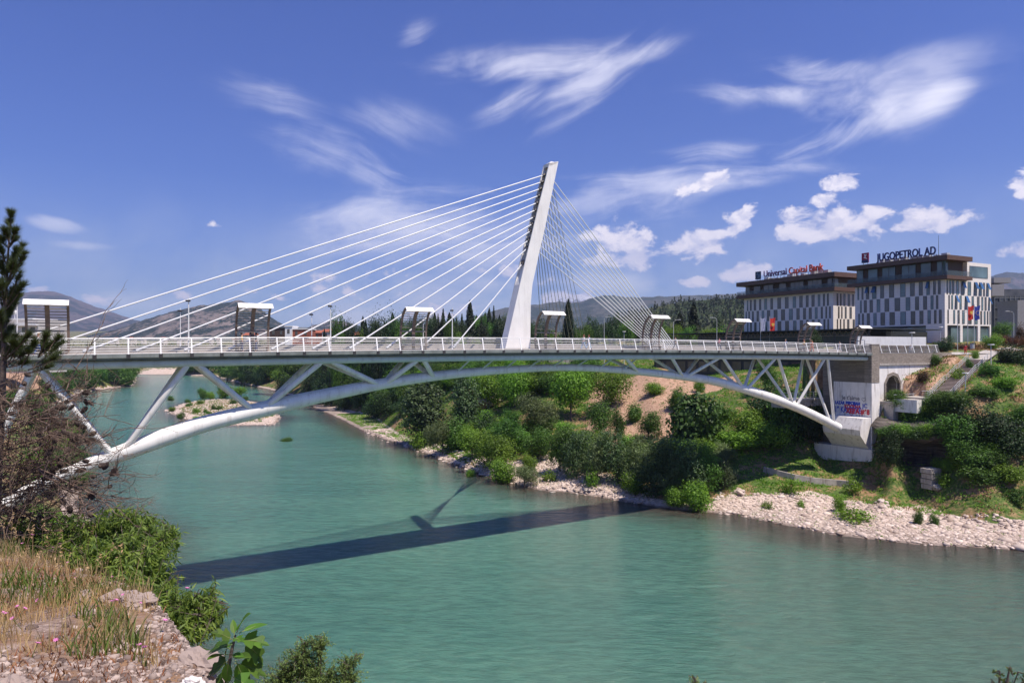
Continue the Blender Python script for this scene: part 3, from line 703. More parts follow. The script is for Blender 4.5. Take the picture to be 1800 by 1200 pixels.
fbox(101, SA + 1.2, 9.6, 12.0, 13.2, 14.3).build('retaining_wall', M['concrete'], terr3)
railing(9.3, 0, 100.5, SA, terr3, mat=M['galv'], zf=lambda s: 14.55, nr_=3, H=1.1, step=1.9)
# stairs
stairs = empty('staircase', P(1652, 697, 106), label='long flight of pale steps with steel handrails climbing the bank', cat='stairs')
Bt = P(1651, 699, 105.5); Tp = P(1719, 632, 115.5); ns = 30
sd_ = Vector((Tp.x - Bt.x, Tp.y - Bt.y, 0)); run = sd_.length; sd_.normalize(); sw = Vector((sd_.y, -sd_.x, 0)); W2 = 1.35
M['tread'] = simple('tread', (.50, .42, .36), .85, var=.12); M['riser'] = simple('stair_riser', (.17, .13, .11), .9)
m = MB(); m2 = MB()
for i in range(ns):
    land_ = 0
    a = Bt + sd_ * run * i / ns; z = Bt.z + (Tp.z - Bt.z) * (i + 1) / ns
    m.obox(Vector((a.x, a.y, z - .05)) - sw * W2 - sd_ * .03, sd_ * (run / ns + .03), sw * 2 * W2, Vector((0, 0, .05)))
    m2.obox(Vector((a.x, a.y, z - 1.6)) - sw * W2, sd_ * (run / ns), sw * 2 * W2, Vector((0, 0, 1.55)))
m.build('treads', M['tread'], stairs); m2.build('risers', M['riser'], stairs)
for sg in (-1, 1):
    m = MB(); L1 = []
    kk = [0, .1, .36, .42, .66, .72, 1.0]; zz = [0, .1, .38, .40, .68, .70, 1.0]
    for h in (1.05, .7, .38): m.tube([Bt + sd_ * run * a + sw * sg * (W2 + .05) + Vector((0, 0, (Tp.z - Bt.z) * c + h)) for a, c in zip(kk, zz)], .035, 6)
    for i in range(13):
        t = i / 12; zt_ = np.interp(t, kk, zz); p = Bt + sd_ * run * t + sw * sg * (W2 + .05) + Vector((0, 0, (Tp.z - Bt.z) * zt_)); m.tube([p + Vector((0, 0, -.5)), p + Vector((0, 0, 1.05))], .035, 6)
    m.build('handrail', M['galv'], stairs, sm=True)
path = tag(MB().build, None) if False else None
# paths at the top of the stairs (laid on the bank)
def ribbon(name, pts, w, mat, lift=.05):
    pts = [Vector(p) for p in pts]; vs = []; fs = []
    dense = []
    for a, c in zip(pts, pts[1:]):
        for k in range(8): dense.append(a.lerp(c, k / 8))
    dense.append(pts[-1])
    for i, p in enumerate(dense):
        d = (dense[min(i + 1, len(dense) - 1)] - dense[max(i - 1, 0)]); d.z = 0; d.normalize(); sN = Vector((d.y, -d.x, 0))
        for k in (-1, -.33, .33, 1):
            q = p + sN * w / 2 * k; vs.append((q.x, q.y, max(H1(q.x, q.y) + lift, p.z)))
    for i in range(len(dense) - 1):
        for k in range(3): fs.append((i * 4 + k, i * 4 + k + 1, i * 4 + 5 + k, i * 4 + 4 + k))
    m = MB(); m.add(vs, fs); return tag(m.build(name, mat, None, fix=True), kind='structure')
ribbon('path', [(Tp.x - .3, Tp.y - .3, Tp.z + .02), tuple(P(1738, 619, 122)), tuple(P(1700, 623, 124) + Vector((14, 6, .3)))], 3.0, M['paving'])
ribbon('path', [tuple(P(1738, 621, 121)), tuple(P(1690, 622, 121)), tuple(P(1652, 625, 120))], 1.8, M['paving'])
ribbon('road', [tuple(BF(SA + 6, 6.5, 22.2)), tuple(BF(150, 6.5, 22.3)), tuple(BF(240, 6.5, 22.6))], 6.5, M['asphalt'], .12)
# concrete blocks on the grass
blk = empty('concrete_block_stack', hit(1637, 858), label='stack of weathered concrete slabs standing on the grass near the gravel beach', cat='concrete blocks')
bl = blk.location; rb = Vector((.93, .37, 0)).normalized(); rn = Vector((-.37, .93, 0))
for i, (h, sx_, dx) in enumerate([(0, 2.0, 0), (.74, 2.1, .05), (1.50, 1.95, 0.0), (2.26, 2.15, -.03)]):
    m = MB(); m.obox(bl - rb * (sx_ / 2 - dx) - rn * .8 + Vector((0, 0, h - .25)), rb * sx_, rn * (1.6 + .1 * (i % 2)), Vector((0, 0, .66))); m.build('slab', M['concrete'], blk)
# low curved retaining wall on the beach
cw = [hit(*p) for p in [(1342, 830), (1365, 838), (1395, 845), (1430, 850), (1470, 853), (1505, 857)]]
m = MB()
for a, c in zip(cw, cw[1:]): m.bar(a + Vector((0, 0, .1)), c + Vector((0, 0, .1)), .35, 1.5)
tag(m.build('low_wall', M['concrete']), 'low curved concrete wall edging the grass above the gravel beach', 'wall')

# ------------------------------------------------------------------ arched shelters along the near walkway
def make_shelter():
    t = empty('shelter', (0, 0, 0)); L = 2.8
    prof = [(3.0, 0), (3.12, 1.0), (3.05, 2.0), (2.75, 2.9), (2.2, 3.65), (1.5, 4.12), (.85, 4.3)]; wd = [.12, .2, .26, .28, .26, .2, .12]
    for k in (0, 1, 2):
        x = k * L / 2; m = MB(); vs = []; wx = .09 if k != 1 else .16
        for (o, z), w in zip(prof, wd):
            i = prof.index((o, z)); a = prof[max(i - 1, 0)]; c = prof[min(i + 1, len(prof) - 1)]; d = Vector((0, c[0] - a[0], c[1] - a[1])).normalized(); nn = Vector((0, -d.z, d.y))
            for sx_, sg in ((-1, -1), (1, -1), (1, 1), (-1, 1)): vs.append(tuple(Vector((x + sx_ * wx / 1, o, z)) + nn * w / 2 * sg))
        fs = [(i * 4 + q, i * 4 + (q + 1) % 4, i * 4 + 4 + (q + 1) % 4, i * 4 + 4 + q) for i in range(len(prof) - 1) for q in range(4)] + [(3, 2, 1, 0), tuple((len(prof) - 1) * 4 + q for q in range(4))]
        m.add(vs, fs); m.build('rib', M['bronze'], t)
    m = MB()
    for z in [1.95 + .0] + list(np.linspace(2.35, 4.15, 9)):
        o = float(np.interp(z, [p[1] for p in prof], [p[0] for p in prof])) - .05; th = .035 if z > 2 else .07
        m.box(0, L, o - .05, o + .05, z - th, z + th)
    m.build('roof_slats', M['slat'], t)
    m = MB()
    for z in (.35, .55, .75, .95, 1.15): m.box(0, L, 2.98, 3.03, z - .025, z + .025)
    m.build('back_slats', M['slat'], t)
    m = MB(); m.box(0, L, 2.3, 2.95, .42, .5); m.box(.1, .2, 2.4, 2.9, 0, .42); m.box(L - .2, L - .1, 2.4, 2.9, 0, .42); m.build('seat', M['bronze'], t)
    m = MB(); m.obox((-.1, .9, 4.32), (L + .2, 0, 0), (0, -.62, -.38), (0, .03, .07)); m.build('canopy', M['bridge_white'], t)
    return t
shel = make_shelter(); angU = math.atan2(U.y, U.x)
names = ['leftmost bronze ribbed shelter with white canopy near the walking person at the left', 'bronze ribbed shelter in front of the wide grey hill, second from the left', 'bronze ribbed shelter left of the pylon, in front of the dark cypresses',
         'bronze ribbed shelter just right of the pylon foot', 'bronze ribbed shelter in front of the white fan of back stays', 'bronze ribbed shelter in front of the left end of the bank building', 'rightmost bronze ribbed shelter but one, in front of the dark station roof', 'arched shelter nearest the stone abutment pillar']
for i, px in enumerate([43, 414, 705, 943, 1132, 1279, 1406, 1497]):
    s = s_at(px, 2.2)[0]; t = shel if i == 0 else copy_tree(shel)
    t.location = BF(s + .1, .35, zdk(s + 1) + .02); t.rotation_euler = (0, 0, angU); t.scale = (1, .72, 1); tag(t, names[i], 'shelter', 'arched shelters along the bridge walkway')

# ------------------------------------------------------------------ lamps
def lamp(name, base, top, kind, label, r=.07, group=None, arm=Vector((1, 0, 0))):
    t = empty(name, base, label=label, cat='street lamp', group=group); top = Vector(top)
    m = MB(); p0 = Vector(base)
    if kind == 'arm':
        m.tube([p0, p0.lerp(top, .6), top - Vector((0, 0, .5)), top - Vector((0, 0, .1)) + arm * .35, top + arm * 1.1], [r, r * .8, r * .6, r * .5, r * .4], 8)
        m.build('pole', M['pole'], t, sm=True); m = MB(); m.obox(top + arm * 1.0 - Vector((0, .14, .04)), arm * .75, Vector((0, .28, 0)), Vector((0, 0, .12))); m.build('lamp_head', M['pole'], t)
    elif kind == 'tee':
        m.tube([p0, top], [r, r * .8], 8); m.build('pole', M['pole'], t, sm=True)
        m = MB(); m.tube([top, top + Vector((0, 0, .12))], [.5, .45], 14); m.build('lamp_head', M['pole'], t, sm=True)
    else:
        m.tube([p0, top], [r, r * .55], 8); m.build('pole', M['rail_white'], t, sm=True)
        m = MB(); m.box(top.x - .22, top.x + .12, top.y - .1, top.y + .1, top.z - .35, top.z - .2); m.build('lamp_head', M['mullion'], t)
    return t
def lampb(px, ytop, o, label, kind='pole', r=.07):
    o = min(o, WD - .3); s, z = bp(px, ytop, o); lamp('street_lamp', BF(s, o, zdk(s)), BF(s, o, z), kind, label, r)
lampb(331.5, 523, .55, 'tall white lamp pole on the bridge in front of the wide grey hill'); lampb(581, 533, .55, 'tall white lamp pole rising from the bridge between the cables, over the small far hill')
lampb(795, 541, .55, 'tall white lamp pole among the dark cypresses left of the pylon')
lampb(317, 541, 10.7, 'thinner lamp pole just left of the tall one before the grey hill', r=.05); lampb(548, 548, 10.7, 'slim lamp pole above the red brick building', r=.05); lampb(744, 560, 10.7, 'slim lamp pole beside the shelter left of the pylon', r=.05)
lampb(30, 521, 10.7, 'lamp pole beside the pine at the left edge, in front of the blue mountain', r=.06)
for px, yt, yb, D, k, l, am in [(1062, 557, 604, 150, 'arm', 'curved street lamp right of the dark cypress by the back stays', (1, 0, 0)), (1097, 583, 608, 130, 'tee', 'short flat-topped lamp beneath the back stays', (1, 0, 0)),
                     (1184, 562, 606, 170, 'arm', 'street lamp beyond the bridge between two dark cypresses', (1, 0, 0)), (1260, 558, 606, 160, 'arm', 'street lamp bent to the left over bright green trees', (-1, 0, 0)),
                     (1683, 548, 612, 124, 'arm', 'tall street lamp at the right by the dark glass office', (1, 0, 0)), (1653, 575, 606, 135, 'tee', 'flat-topped path lamp in front of the reddish hedge, by the round yellow-green shrub', (1, 0, 0)),
                     (1782, 547, 606, 140, 'arm', 'curved street lamp in front of the dark glass office at the right edge', (-1, 0, 0)), (1603, 585, 616, 118, 'tee', 'flat-topped path lamp above the end of the bridge railing', (1, 0, 0)),
                     (1742, 606, 640, 112, 'tee', 'flat-topped lamp at the head of the stairs', (1, 0, 0)), (1697, 656, 694, 104.5, 'tee', 'flat-topped lamp halfway along the stairs', (1, 0, 0)), (1520, 598, 612, 118, 'tee', 'short lamp beside the stone pillar', (1, 0, 0))]:
    D = farther(px, D) if D < 200 and px < 1500 else D
    a = P(px, yb, D); a.z = min(a.z, H1(a.x, a.y) + .0) - .1; lamp('street_lamp', a, P(px, yt, D), k, l, .07 if D < 160 else .09, arm=Vector(am))
# ------------------------------------------------------------------ buildings
BA = Vector((-.447, .894, 0)).normalized(); BB = Vector((.894, .447, 0)).normalized()
Z3 = Vector((0, 0, 1))
class Fac:
    def __init__(s, C, d, n): s.C = Vector(C); s.d = d; s.n = n      # corner, direction along, outward normal
    def t(s, px):
        r = (px - CX) / F; return (r * s.C.y - s.C.x) / (s.d.x - r * s.d.y)
    def p(s, t, z, out=0.0): v = s.C + s.d * t + s.n * out; return Vector((v.x, v.y, z))
    def box(s, m, t0, t1, z0, z1, o0, o1): m.obox(s.p(t0, z0, o0), s.d * (t1 - t0), s.n * (o1 - o0), Z3 * (z1 - z0)); return m
def window(f, t0, t1, z0, z1, parent, glass, open_=False, mull=True, rnd=0.5):
    if t0 > t1: t0, t1 = t1, t0
    m = MB(); w = .05; f.box(m, t0, t0 + w, z0, z1, 0, .06); f.box(m, t1 - w, t1, z0, z1, 0, .06); f.box(m, t0 + w, t1 - w, z1 - w, z1, 0, .06); f.box(m, t0 + w, t1 - w, z0, z0 + w, 0, .06)
    if mull: zc = z0 + (z1 - z0) * (.3 + .0 * rnd); f.box(m, t0 + w, t1 - w, zc, zc + w, 0, .055)
    o = m.build('window', M['mullion'], parent)
    m = MB(); f.box(m, t0 + w, t1 - w, z0 + w, z1 - w, .004, .03); m.build('pane', glass, o)
    if open_:
        zc = z0 + (z1 - z0) * .45; a = f.p(t0 + w, z1 - w, .07); bq = f.p(t1 - w, z1 - w, .07); c_ = f.p(t1 - w, zc + .1, .65); d_ = f.p(t0 + w, zc + .1, .65)
        m = MB(); m.prism([a, bq, c_, d_], f.n * .05 + Z3 * .02); m.build('sash', M['sash'], o)
def crop(L, x0, k): return [(x0 + a / k, x0 + b_ / k) for a, b_ in L]
# --- right-hand office block
C2 = Vector((95.1, 150, 24.2)); fl = Fac(C2, BA, -BB); fr_ = Fac(C2, BB, -BA)
b2 = empty('office_building', C2, label='taller white office block with checkered windows and the dark blue JUGOPETROL AD roof letters', cat='office building')
La = fl.t(1503); Lb = fr_.t(1742); Lc_ = fr_.t(1699)
m = MB(); m.obox(C2 + Z3 * 3.9, BA * La, BB * Lb, Z3 * (38.1 - 28.1)); m.build('wall', M['panel'], b2)
m = MB(); m.obox(C2 + BA * .5 + BB * .5, BA * (La - 1), BB * (Lb - 1), Z3 * 3.9); m.build('ground_floor', M['dark'], b2)
fl.box(MB(), 0.0, 4.2, 24.2, 28.1, -.6, 0).build('ground_floor_wall', M['panel'], b2); fl.box(MB(), 8.6, La, 24.2, 27.6, -.6, 0).build('ground_floor_wall', M['panel'], b2)
for t, w_ in ((0.003, .9), (fr_.t(1688), .9), (fr_.t(1719), .9), (Lb - .5, .5)): fr_.box(MB(), t, t + w_, 24.2, 28.1, -.6, .003).build('pillar', M['panel'], b2)
fl.box(MB(), 4.2, 8.6, 24.2, 27.8, -.5, -.3).build('shopfront', M['glass_blue'], b2)
for a, c in ((1674, 1688), (1695, 1719), (1726, 1740)): fr_.box(MB(), fr_.t(a), fr_.t(c), 24.2, 27.7, -.5, -.3).build('shopfront', M['glass_blue'], b2)
R3 = crop([(163, 178), (200, 217), (247, 275), (313, 342), (383, 425), (472, 522), (580, 632), (682, 725), (768, 805), (848, 878), (912, 935), (960, 985)], 1480, 5.625)
R1 = crop([(155, 170), (195, 212), (238, 268), (300, 340), (380, 415), (468, 515), (577, 628), (675, 718), (762, 798), (837, 868), (903, 928), (950, 975)], 1480, 5.625)
R2 = crop([(180, 195), (218, 245), (275, 305), (345, 378), (423, 465), (522, 575), (632, 675), (725, 762), (805, 840), (878, 905), (932, 952)], 1480, 5.625)
for row, z0, z1, op in ((R1, 34.95, 38.0, (2, 3, 9)), (R2, 31.7, 34.75, ()), (R3, 28.5, 31.5, ())):
    for i, (a, c) in enumerate(row): window(fl, fl.t(a), fl.t(c), z0, z1, b2, M['glass'] if i % 3 else M['glass_blue'], i in op)
Q3 = crop([(1043, 1055), (1100, 1117), (1142, 1162), (1188, 1212), (1245, 1280), (1312, 1340), (1368, 1384), (1402, 1418), (1433, 1446), (1458, 1468)], 1480, 5.625)
Q2 = crop([(1052, 1065), (1080, 1097), (1118, 1140), (1162, 1182), (1215, 1242), (1282, 1302), (1335, 1358), (1378, 1395), (1410, 1428), (1448, 1462)], 1480, 5.625)
Q1 = crop([(1035, 1047), (1062, 1078), (1090, 1108), (1130, 1152), (1180, 1208), (1242, 1275), (1305, 1335), (1355, 1382), (1395, 1412), (1428, 1450)], 1480, 5.625)
for row, z0, z1, op in ((Q1, 34.95, 38.0, (4, 6, 7, 9)), (Q2, 31.7, 34.75, (2, 4, 9)), (Q3, 28.5, 31.5, ())):
    for i, (a, c) in enumerate(row): window(fr_, fr_.t(a), fr_.t(c), z0, z1, b2, M['glass_blue'] if i % 2 else M['glass'], i in op)
def penthouse(bld, C, fl, fr_, La, Lb_, zs0, zs1, zr0, zr1, cols, glass, ov=1.3, lw=None):
    O = fl.p(-ov, zs0, ov * 0) - BB * ov
    m = MB(); m.obox(C - BA * ov - BB * ov + Z3 * (zs0 - C.z), BA * (La + 2 * ov), BB * (Lb_ + ov), Z3 * (zs1 - zs0)); m.build('balcony_slab', M['brown_lit'], bld)
    m = MB(); m.obox(C - BA * ov - BB * ov + Z3 * (zr0 - C.z), BA * (La + 2 * ov), BB * (Lb_ + ov), Z3 * (zr1 - zr0)); m.build('roof', M['brown_lit'], bld)
    m = MB(); m.obox(C + BA * .8 + BB * .8 + Z3 * (zs1 - C.z), BA * (La - 1.6), BB * (Lb_ - .8), Z3 * (zr0 - zs1)); m.build('top_floor_wall', M['brown'], bld)
    for (f, a, c) in cols:
        t0, t1 = sorted((f.t(a), f.t(c))); mm = MB(); n_ = max(1, int((t1 - t0) / 1.3))
        for i in range(n_ + 1): tt = t0 + (t1 - t0) * i / n_; f.box(mm, tt - .03, tt + .03, zs1, zr0, -.8, -.68)
        o = mm.build('glazing', M['mullion'], bld); mm = MB(); f.box(mm, t0, t1, zs1 + .05, zr0 - .05, -.79, -.72); mm.build('pane', glass, o)
    m = MB(); fl.box(m, -ov + .05, La + ov - .1, zs1, zs1 + 1.05, ov - .12, ov - .08); fr_.box(m, -ov + .2, Lb_ - .2, zs1, zs1 + 1.05, ov - .12, ov - .08)
    bal = m.build('balustrade', M['balu'], bld)
bm_, nt, b = nmat('balustrade_glass'); b.inputs['Base Color'].default_value = (.10, .13, .13, 1); b.inputs['Roughness'].default_value = .05; b.inputs['Alpha'].default_value = .35; M['balu'] = bm_
c2 = crop([(128, 190), (240, 332), (378, 508), (572, 710), (760, 860), (920, 1008)], 1480, 5.625)
penthouse(b2, C2, fl, fr_, La, Lc_, 38.15, 38.95, 42.35, 43.35, [(fl, a, c) for a, c in c2] + [(fr_, 1662, 1672)], M['glass_blue'])
m = MB(); sb_ = fr_.t(1700); m.obox(fr_.p(sb_, 38.1), BB * (Lb - sb_), BA * 12, Z3 * 4.3); m.build('white_upper_storey', M['panel'], b2)
window(fr_, fr_.t(1704), fr_.t(1736), 39.0, 41.6, b2, M['glass_blue'], mull=False)
# roof plant and sign
m = MB(); random.seed(3)
for i in range(9): q = fl.p(1 + i * 1.9, 43.35, -2.2 - random.random()); m.obox(q, BA * (1.0 + random.random() * .5), BB * 1.2, Z3 * (.7 + .6 * random.random()))
m.build('roof_plant', M['galv'], b2)
navy = simple('sign_navy', (.012, .022, .12), .4); orange = simple('sign_orange', (.62, .09, .035), .45); dkred = simple('sign_crimson', (.30, .012, .05), .45); slate = simple('sign_slate', (.10, .07, .17), .45)
def bars(parent, f, t0, t1, z, z2, out, n):
    m = MB(); f.box(m, t0, t1, z2 - .06, z2, out - .2, out - .12)
    for i in range(n): t = t0 + (t1 - t0) * i / (n - 1); f.box(m, t - .04, t + .04, z, z2, out - .2, out - .12)
    m.build('sign_frame', M['mullion'], parent)
tL, tR = fl.t(1539), fl.t(1643)
sg = empty('rooftop_sign', fl.p(tL, 43.35), label='dark blue JUGOPETROL AD letters standing on the roof of the taller block', cat='sign')
text_part('lettering', 'JUGOPETROL AD', 2.5, navy, sg, fl.p(tL, 44.0, -.4), -BA, (0, 0, 1), .12, .05, tL - tR)
bars(sg, fl, tR, tL, 43.35, 44.0, -.5, 14)
tq = fl.t(1518.5)
lg = empty('logo_sign', fl.p(tq, 43.35), label='square crimson and dark blue logo panel left of the JUGOPETROL AD letters', cat='sign')
m = MB(); fl.box(m, tq - .95, tq + .95, 44.0, 46.4, -.6, -.45); m.build('panel', dkred, lg)
m = MB(); fl.box(m, tq - .95, tq + .95, 44.0, 44.7, -.45, -.42); m.build('panel_base', navy, lg)
m = MB(); m.prism([fl.p(tq + .35, 46.1, -.45), fl.p(tq - .5, 46.0, -.45), fl.p(tq - .1, 45.5, -.45), fl.p(tq - .6, 44.8, -.45), fl.p(tq + .4, 45.2, -.45), fl.p(tq + .1, 45.6, -.45)], fl.n * .03); m.build('emblem', M['white_plain'], lg)
bars(lg, fl, tq - .6, tq + .6, 43.35, 44.0, -.5, 2)
m = MB(); q = fl.p(3.2, 43.3, -3); m.tube([q, q + Z3 * 5.2], [.06, .03], 6); tag(m.build('antenna', M['mullion']), 'thin antenna mast on the roof of the taller office block', 'antenna')
# --- left-hand office block
C1 = Vector((84, 178.5, 23.8)); gl = Fac(C1, BA, -BB); gr = Fac(C1, BB, -BA)
b1 = empty('office_building', C1, label='white office block with brown top floor and the Universal Capital Bank roof letters', cat='office building')
La1 = gl.t(1308); Lb1 = 15
m = MB(); m.obox(C1, BA * La1, BB * Lb1, Z3 * (37.9 - 23.8)); m.build('wall', M['panel'], b1)
k = 6.667; x0 = 1290
r1 = crop([(155, 168), (190, 208), (235, 260), (297, 320), (357, 388), (430, 458), (512, 552), (600, 640), (692, 728), (768, 805), (845, 875), (912, 945), (985, 1012), (1045, 1068), (1092, 1112)], x0, k)
r2 = crop([(140, 152), (173, 187), (215, 233), (268, 293), (328, 355), (390, 425), (468, 510), (555, 598), (647, 690), (735, 770), (813, 845), (880, 912), (950, 980), (1020, 1043), (1075, 1092), (1117, 1135)], x0, k)
r3 = crop([(158, 170), (193, 210), (240, 265), (300, 330), (360, 392), (430, 460), (513, 555), (603, 645), (697, 733), (775, 810), (850, 875), (915, 945), (985, 1012), (1052, 1072), (1098, 1115)], x0, k)
for row, z0, z1, op in ((r1, 34.2, 37.4, ()), (r2, 30.9, 34.0, (5, 7, 8, 11)), (r3, 27.9, 30.7, ())):
    for i, (a, c) in enumerate(row): window(gl, gl.t(a), gl.t(c), z0, z1, b1, M['glass'] if (i * 7) % 4 else M['glass_blue'], False)
for row, z0, z1 in ((crop([(1205, 1222), (1245, 1260), (1285, 1305), (1335, 1358), (1388, 1405)], x0, k), 34.2, 37.4), (crop([(1220, 1237), (1258, 1272), (1300, 1320), (1355, 1380)], x0, k), 30.9, 34.0), (crop([(1207, 1220), (1243, 1257), (1283, 1298), (1328, 1352), (1393, 1415)], x0, k), 27.9, 30.7)):
    for a, c in row: window(gr, gr.t(a), gr.t(c), z0, z1, b1, M['glass'])
g1 = crop([(118, 165), (212, 290), (328, 438), (510, 592), (642, 795), (845, 1008), (1075, 1160)], x0, k)
M['glass_warm'] = glassm('glass_curtained', (.16, .13, .11), .1)
penthouse(b1, C1, gl, gr, La1, Lb1, 37.9, 38.9, 41.6, 42.8, [(gl, a, c) for a, c in g1] + [(gr, 1467, 1478)], M['glass_warm'], ov=1.6)
m = MB(); random.seed(5)
for i in range(12): q = gl.p(4 + i * 1.9, 42.8, -2.4 - random.random()); m.obox(q, BA * (1.0 + random.random() * .8), BB * 1.4, Z3 * (.6 + .9 * random.random()))
m.build('roof_plant', M['galv'], b1)
ta, tb, tc, td = gl.t(1340), gl.t(1382), gl.t(1384), gl.t(1444)
s1 = empty('rooftop_sign', gl.p(ta, 42.8), label='orange and slate Universal Capital Bank letters standing on the lower office roof', cat='sign')
text_part('lettering', 'Universal', 2.5, slate, s1, gl.p(ta, 43.9, -.6), -BA, (0, 0, 1), .12, .03, ta - gl.t(1380))
text_part('lettering', 'Capital', 2.5, orange, s1, gl.p(gl.t(1384), 43.9, -.6), -BA, (0, 0, 1), .12, .03, gl.t(1384) - gl.t(1416))
text_part('lettering', 'Bank', 2.6, orange, s1, gl.p(gl.t(1420), 43.9, -.6), -BA, (0, 0, 1), .12, .07, gl.t(1420) - gl.t(1444.5))
bars(s1, gl, gl.t(1444), ta, 42.8, 43.9, -.7, 18)
tq = gl.t(1330)
l1 = empty('logo_sign', gl.p(tq, 42.8), label='dark blue square logo panel with a pale swirl left of the Universal Capital Bank letters', cat='sign')
m = MB(); gl.box(m, tq - 1.05, tq + 1.05, 43.4, 45.7, -.7, -.55); m.build('panel', simple('panel_navy', (.015, .035, .085), .4), l1)
m = MB()
for rr_ in (.75, .5, .28): m.tube([gl.p(tq + math.cos(a) * rr_, 44.5 + math.sin(a) * rr_, -.53) for a in np.linspace(.3, 5.2, 16)], .035, 5)
m.build('swirl', simple('pale_blue', (.25, .42, .6), .5), l1); bars(l1, gl, tq - .6, tq + .6, 42.8, 43.4, -.65, 2)
# --- station canopy between river and offices
K = Vector(((1530 - CX) / F * 135, 135, 23.3)); kf = Fac(K, BA, -BB); kr = Fac(K, BB, -BA)
st = empty('station_canopy', K, label='long low dark flat roof on lattice trusses in front of the office blocks', cat='canopy building')
ta = kf.t(1172); tr_ = 23
m = MB(); m.obox(K + Z3 * 3.5, BA * ta, BB * tr_, Z3 * .22); m.build('roof', M['roof_dark'], st)
m = MB(); m.obox(K + BA * 6 + BB * 6 , BA * (ta - 12), BB * 10, Z3 * 3.3); m.build('hall', simple('hall_wall', (.10, .13, .17), .5), st)
m = MB(); n_ = int(ta / 1.4)
for i in range(n_):
    a = K + BA * (i * 1.4 + .6) + BB * 1.0; c = a + BA * 1.4
    m.bar(a + Z3 * 3.4, a.lerp(c, .5) + Z3 * 2.3, .1); m.bar(a.lerp(c, .5) + Z3 * 2.3, c + Z3 * 3.4, .1)
m.bar(K + BB + BA * .6 + Z3 * 2.3, K + BB + BA * (ta - 1) + Z3 * 2.3, .14); m.build('truss', simple('truss_paint', (.22, .17, .13), .6), st)
for i in range(int(ta / 8)):
    q = K + BA * (1 + i * 8) + BB * 1.0; m = MB(); m.tube([q - Z3 * .6, q + Z3 * 3.4], .12, 8); m.build('column', M['mullion'], st, sm=True)
m = MB(); m.obox(K + BA * 1.2 + BB * 8, BA * 1, BB * 12, Z3 * 3.2); m.build('glazed_wall', M['glass'], st)
tag(MB().obox(P(1508, 605, 128) - Z3 * .15, P(1628, 606, 131) - P(1508, 605, 128), Vector((-.1, .4, 0)), Z3 * 1.65).build('parapet_wall', M['white_plain']), 'long white plaza wall with small square openings right of the stone pillar', 'wall')
# --- dark glass office at the right edge
C3 = P(1747, 600, 255); C3.z = 22; hf = Fac(C3, Vector((1, .05, 0)).normalized(), Vector((.05, -1, 0)).normalized())
b3 = empty('office_building', C3, label='dark glass office block at the right edge of the picture', cat='office building')
m = MB(); m.obox(C3, hf.d * 40, -hf.n * 20, Z3 * 20.5); m.build('wall', simple('dark_cladding', (.06, .065, .07), .5), b3)
m = MB(); m.obox(C3 + Z3 * 20.5 + hf.d * 3, hf.d * 36, -hf.n * 18, Z3 * 2.6); m.build('upper_storey', M['glass'], b3)
for fl_ in range(5):
    for i in range(9):
        t0 = 2 + i * 4.0
        m = MB(); hf.box(m, t0, t0 + 3.2, 24 + fl_ * 3.7, 26.9 + fl_ * 3.7, .01, .08); m.build('window', M['glass'], b3)
m = MB()
for i in range(20): hf.box(m, i * 2, i * 2 + .22, 22, 42.5, .1, .3)
for i in range(6): hf.box(m, 0, 40, 23.2 + 3.7 * i, 23.5 + 3.7 * i, .1, .25)
m.build('facade_grid', simple('facade_grid', (.16, .165, .17), .5), b3)
m = MB(); m.obox(P(1744, 520, 240), Vector((4.2, 0, 0)), Vector((0, 9, 0)), Z3 * 4.0); m.obox(P(1747, 515, 240) + Z3 * 3.6, Vector((6, 0, 0)), Vector((0, 8, 0)), Z3 * 1.8); m.obox(C3 + Vector((-1.5, -14, 0)), Vector((5, 0, 0)), Vector((0, 10, 0)), Z3 * 18); m.build('stair_tower', simple('tower_clad', (.27, .26, .27), .7), b3)
# --- white apartments at the left edge
C4 = P(66, 600, 250); C4.z = 14; pf = Fac(C4, Vector((-1, .12, 0)).normalized(), Vector((-.12, -1, 0)).normalized())
b4 = empty('apartment_building', C4, label='white apartment block with balconies behind the pine at the left edge', cat='apartment building')
m = MB(); m.obox(C4, pf.d * 44, -pf.n * 14, Z3 * 19.5); m.build('wall', simple('apartment_wall', (.55, .50, .46), .8), b4)
for i in range(5):
    m = MB(); pf.box(m, -.5, 44, 17.2 + i * 3.5, 17.6 + i * 3.5, 0, 1.4); pf.box(m, -.5, 44, 17.6 + i * 3.5, 18.3 + i * 3.5, 1.2, 1.4); m.build('balcony', M['white_plain'], b4)
    for j in range(12):
        m = MB(); pf.box(m, 1 + j * 3.5, 2.8 + j * 3.5, 18.0 + (i - 1) * 3.5, 20.3 + (i - 1) * 3.5, .01, .06); m.build('window', M['glass'], b4)
m = MB(); m.obox(C4 + Z3 * 19.5 + pf.d * 2, pf.d * 38, -pf.n * 12, Z3 * .5); m.build('roof', M['white_plain'], b4)
m = MB(); q = P(26, 549, 252); m.sphere(q, .9, 12, 8, (1, .4, 1)); m.tube([Vector((q.x, q.y, 33)), q], .1, 6); tag(m.build('satellite_dish', M['white_plain'], sm=True), 'white satellite dish on the roof of the apartment block', 'satellite dish')
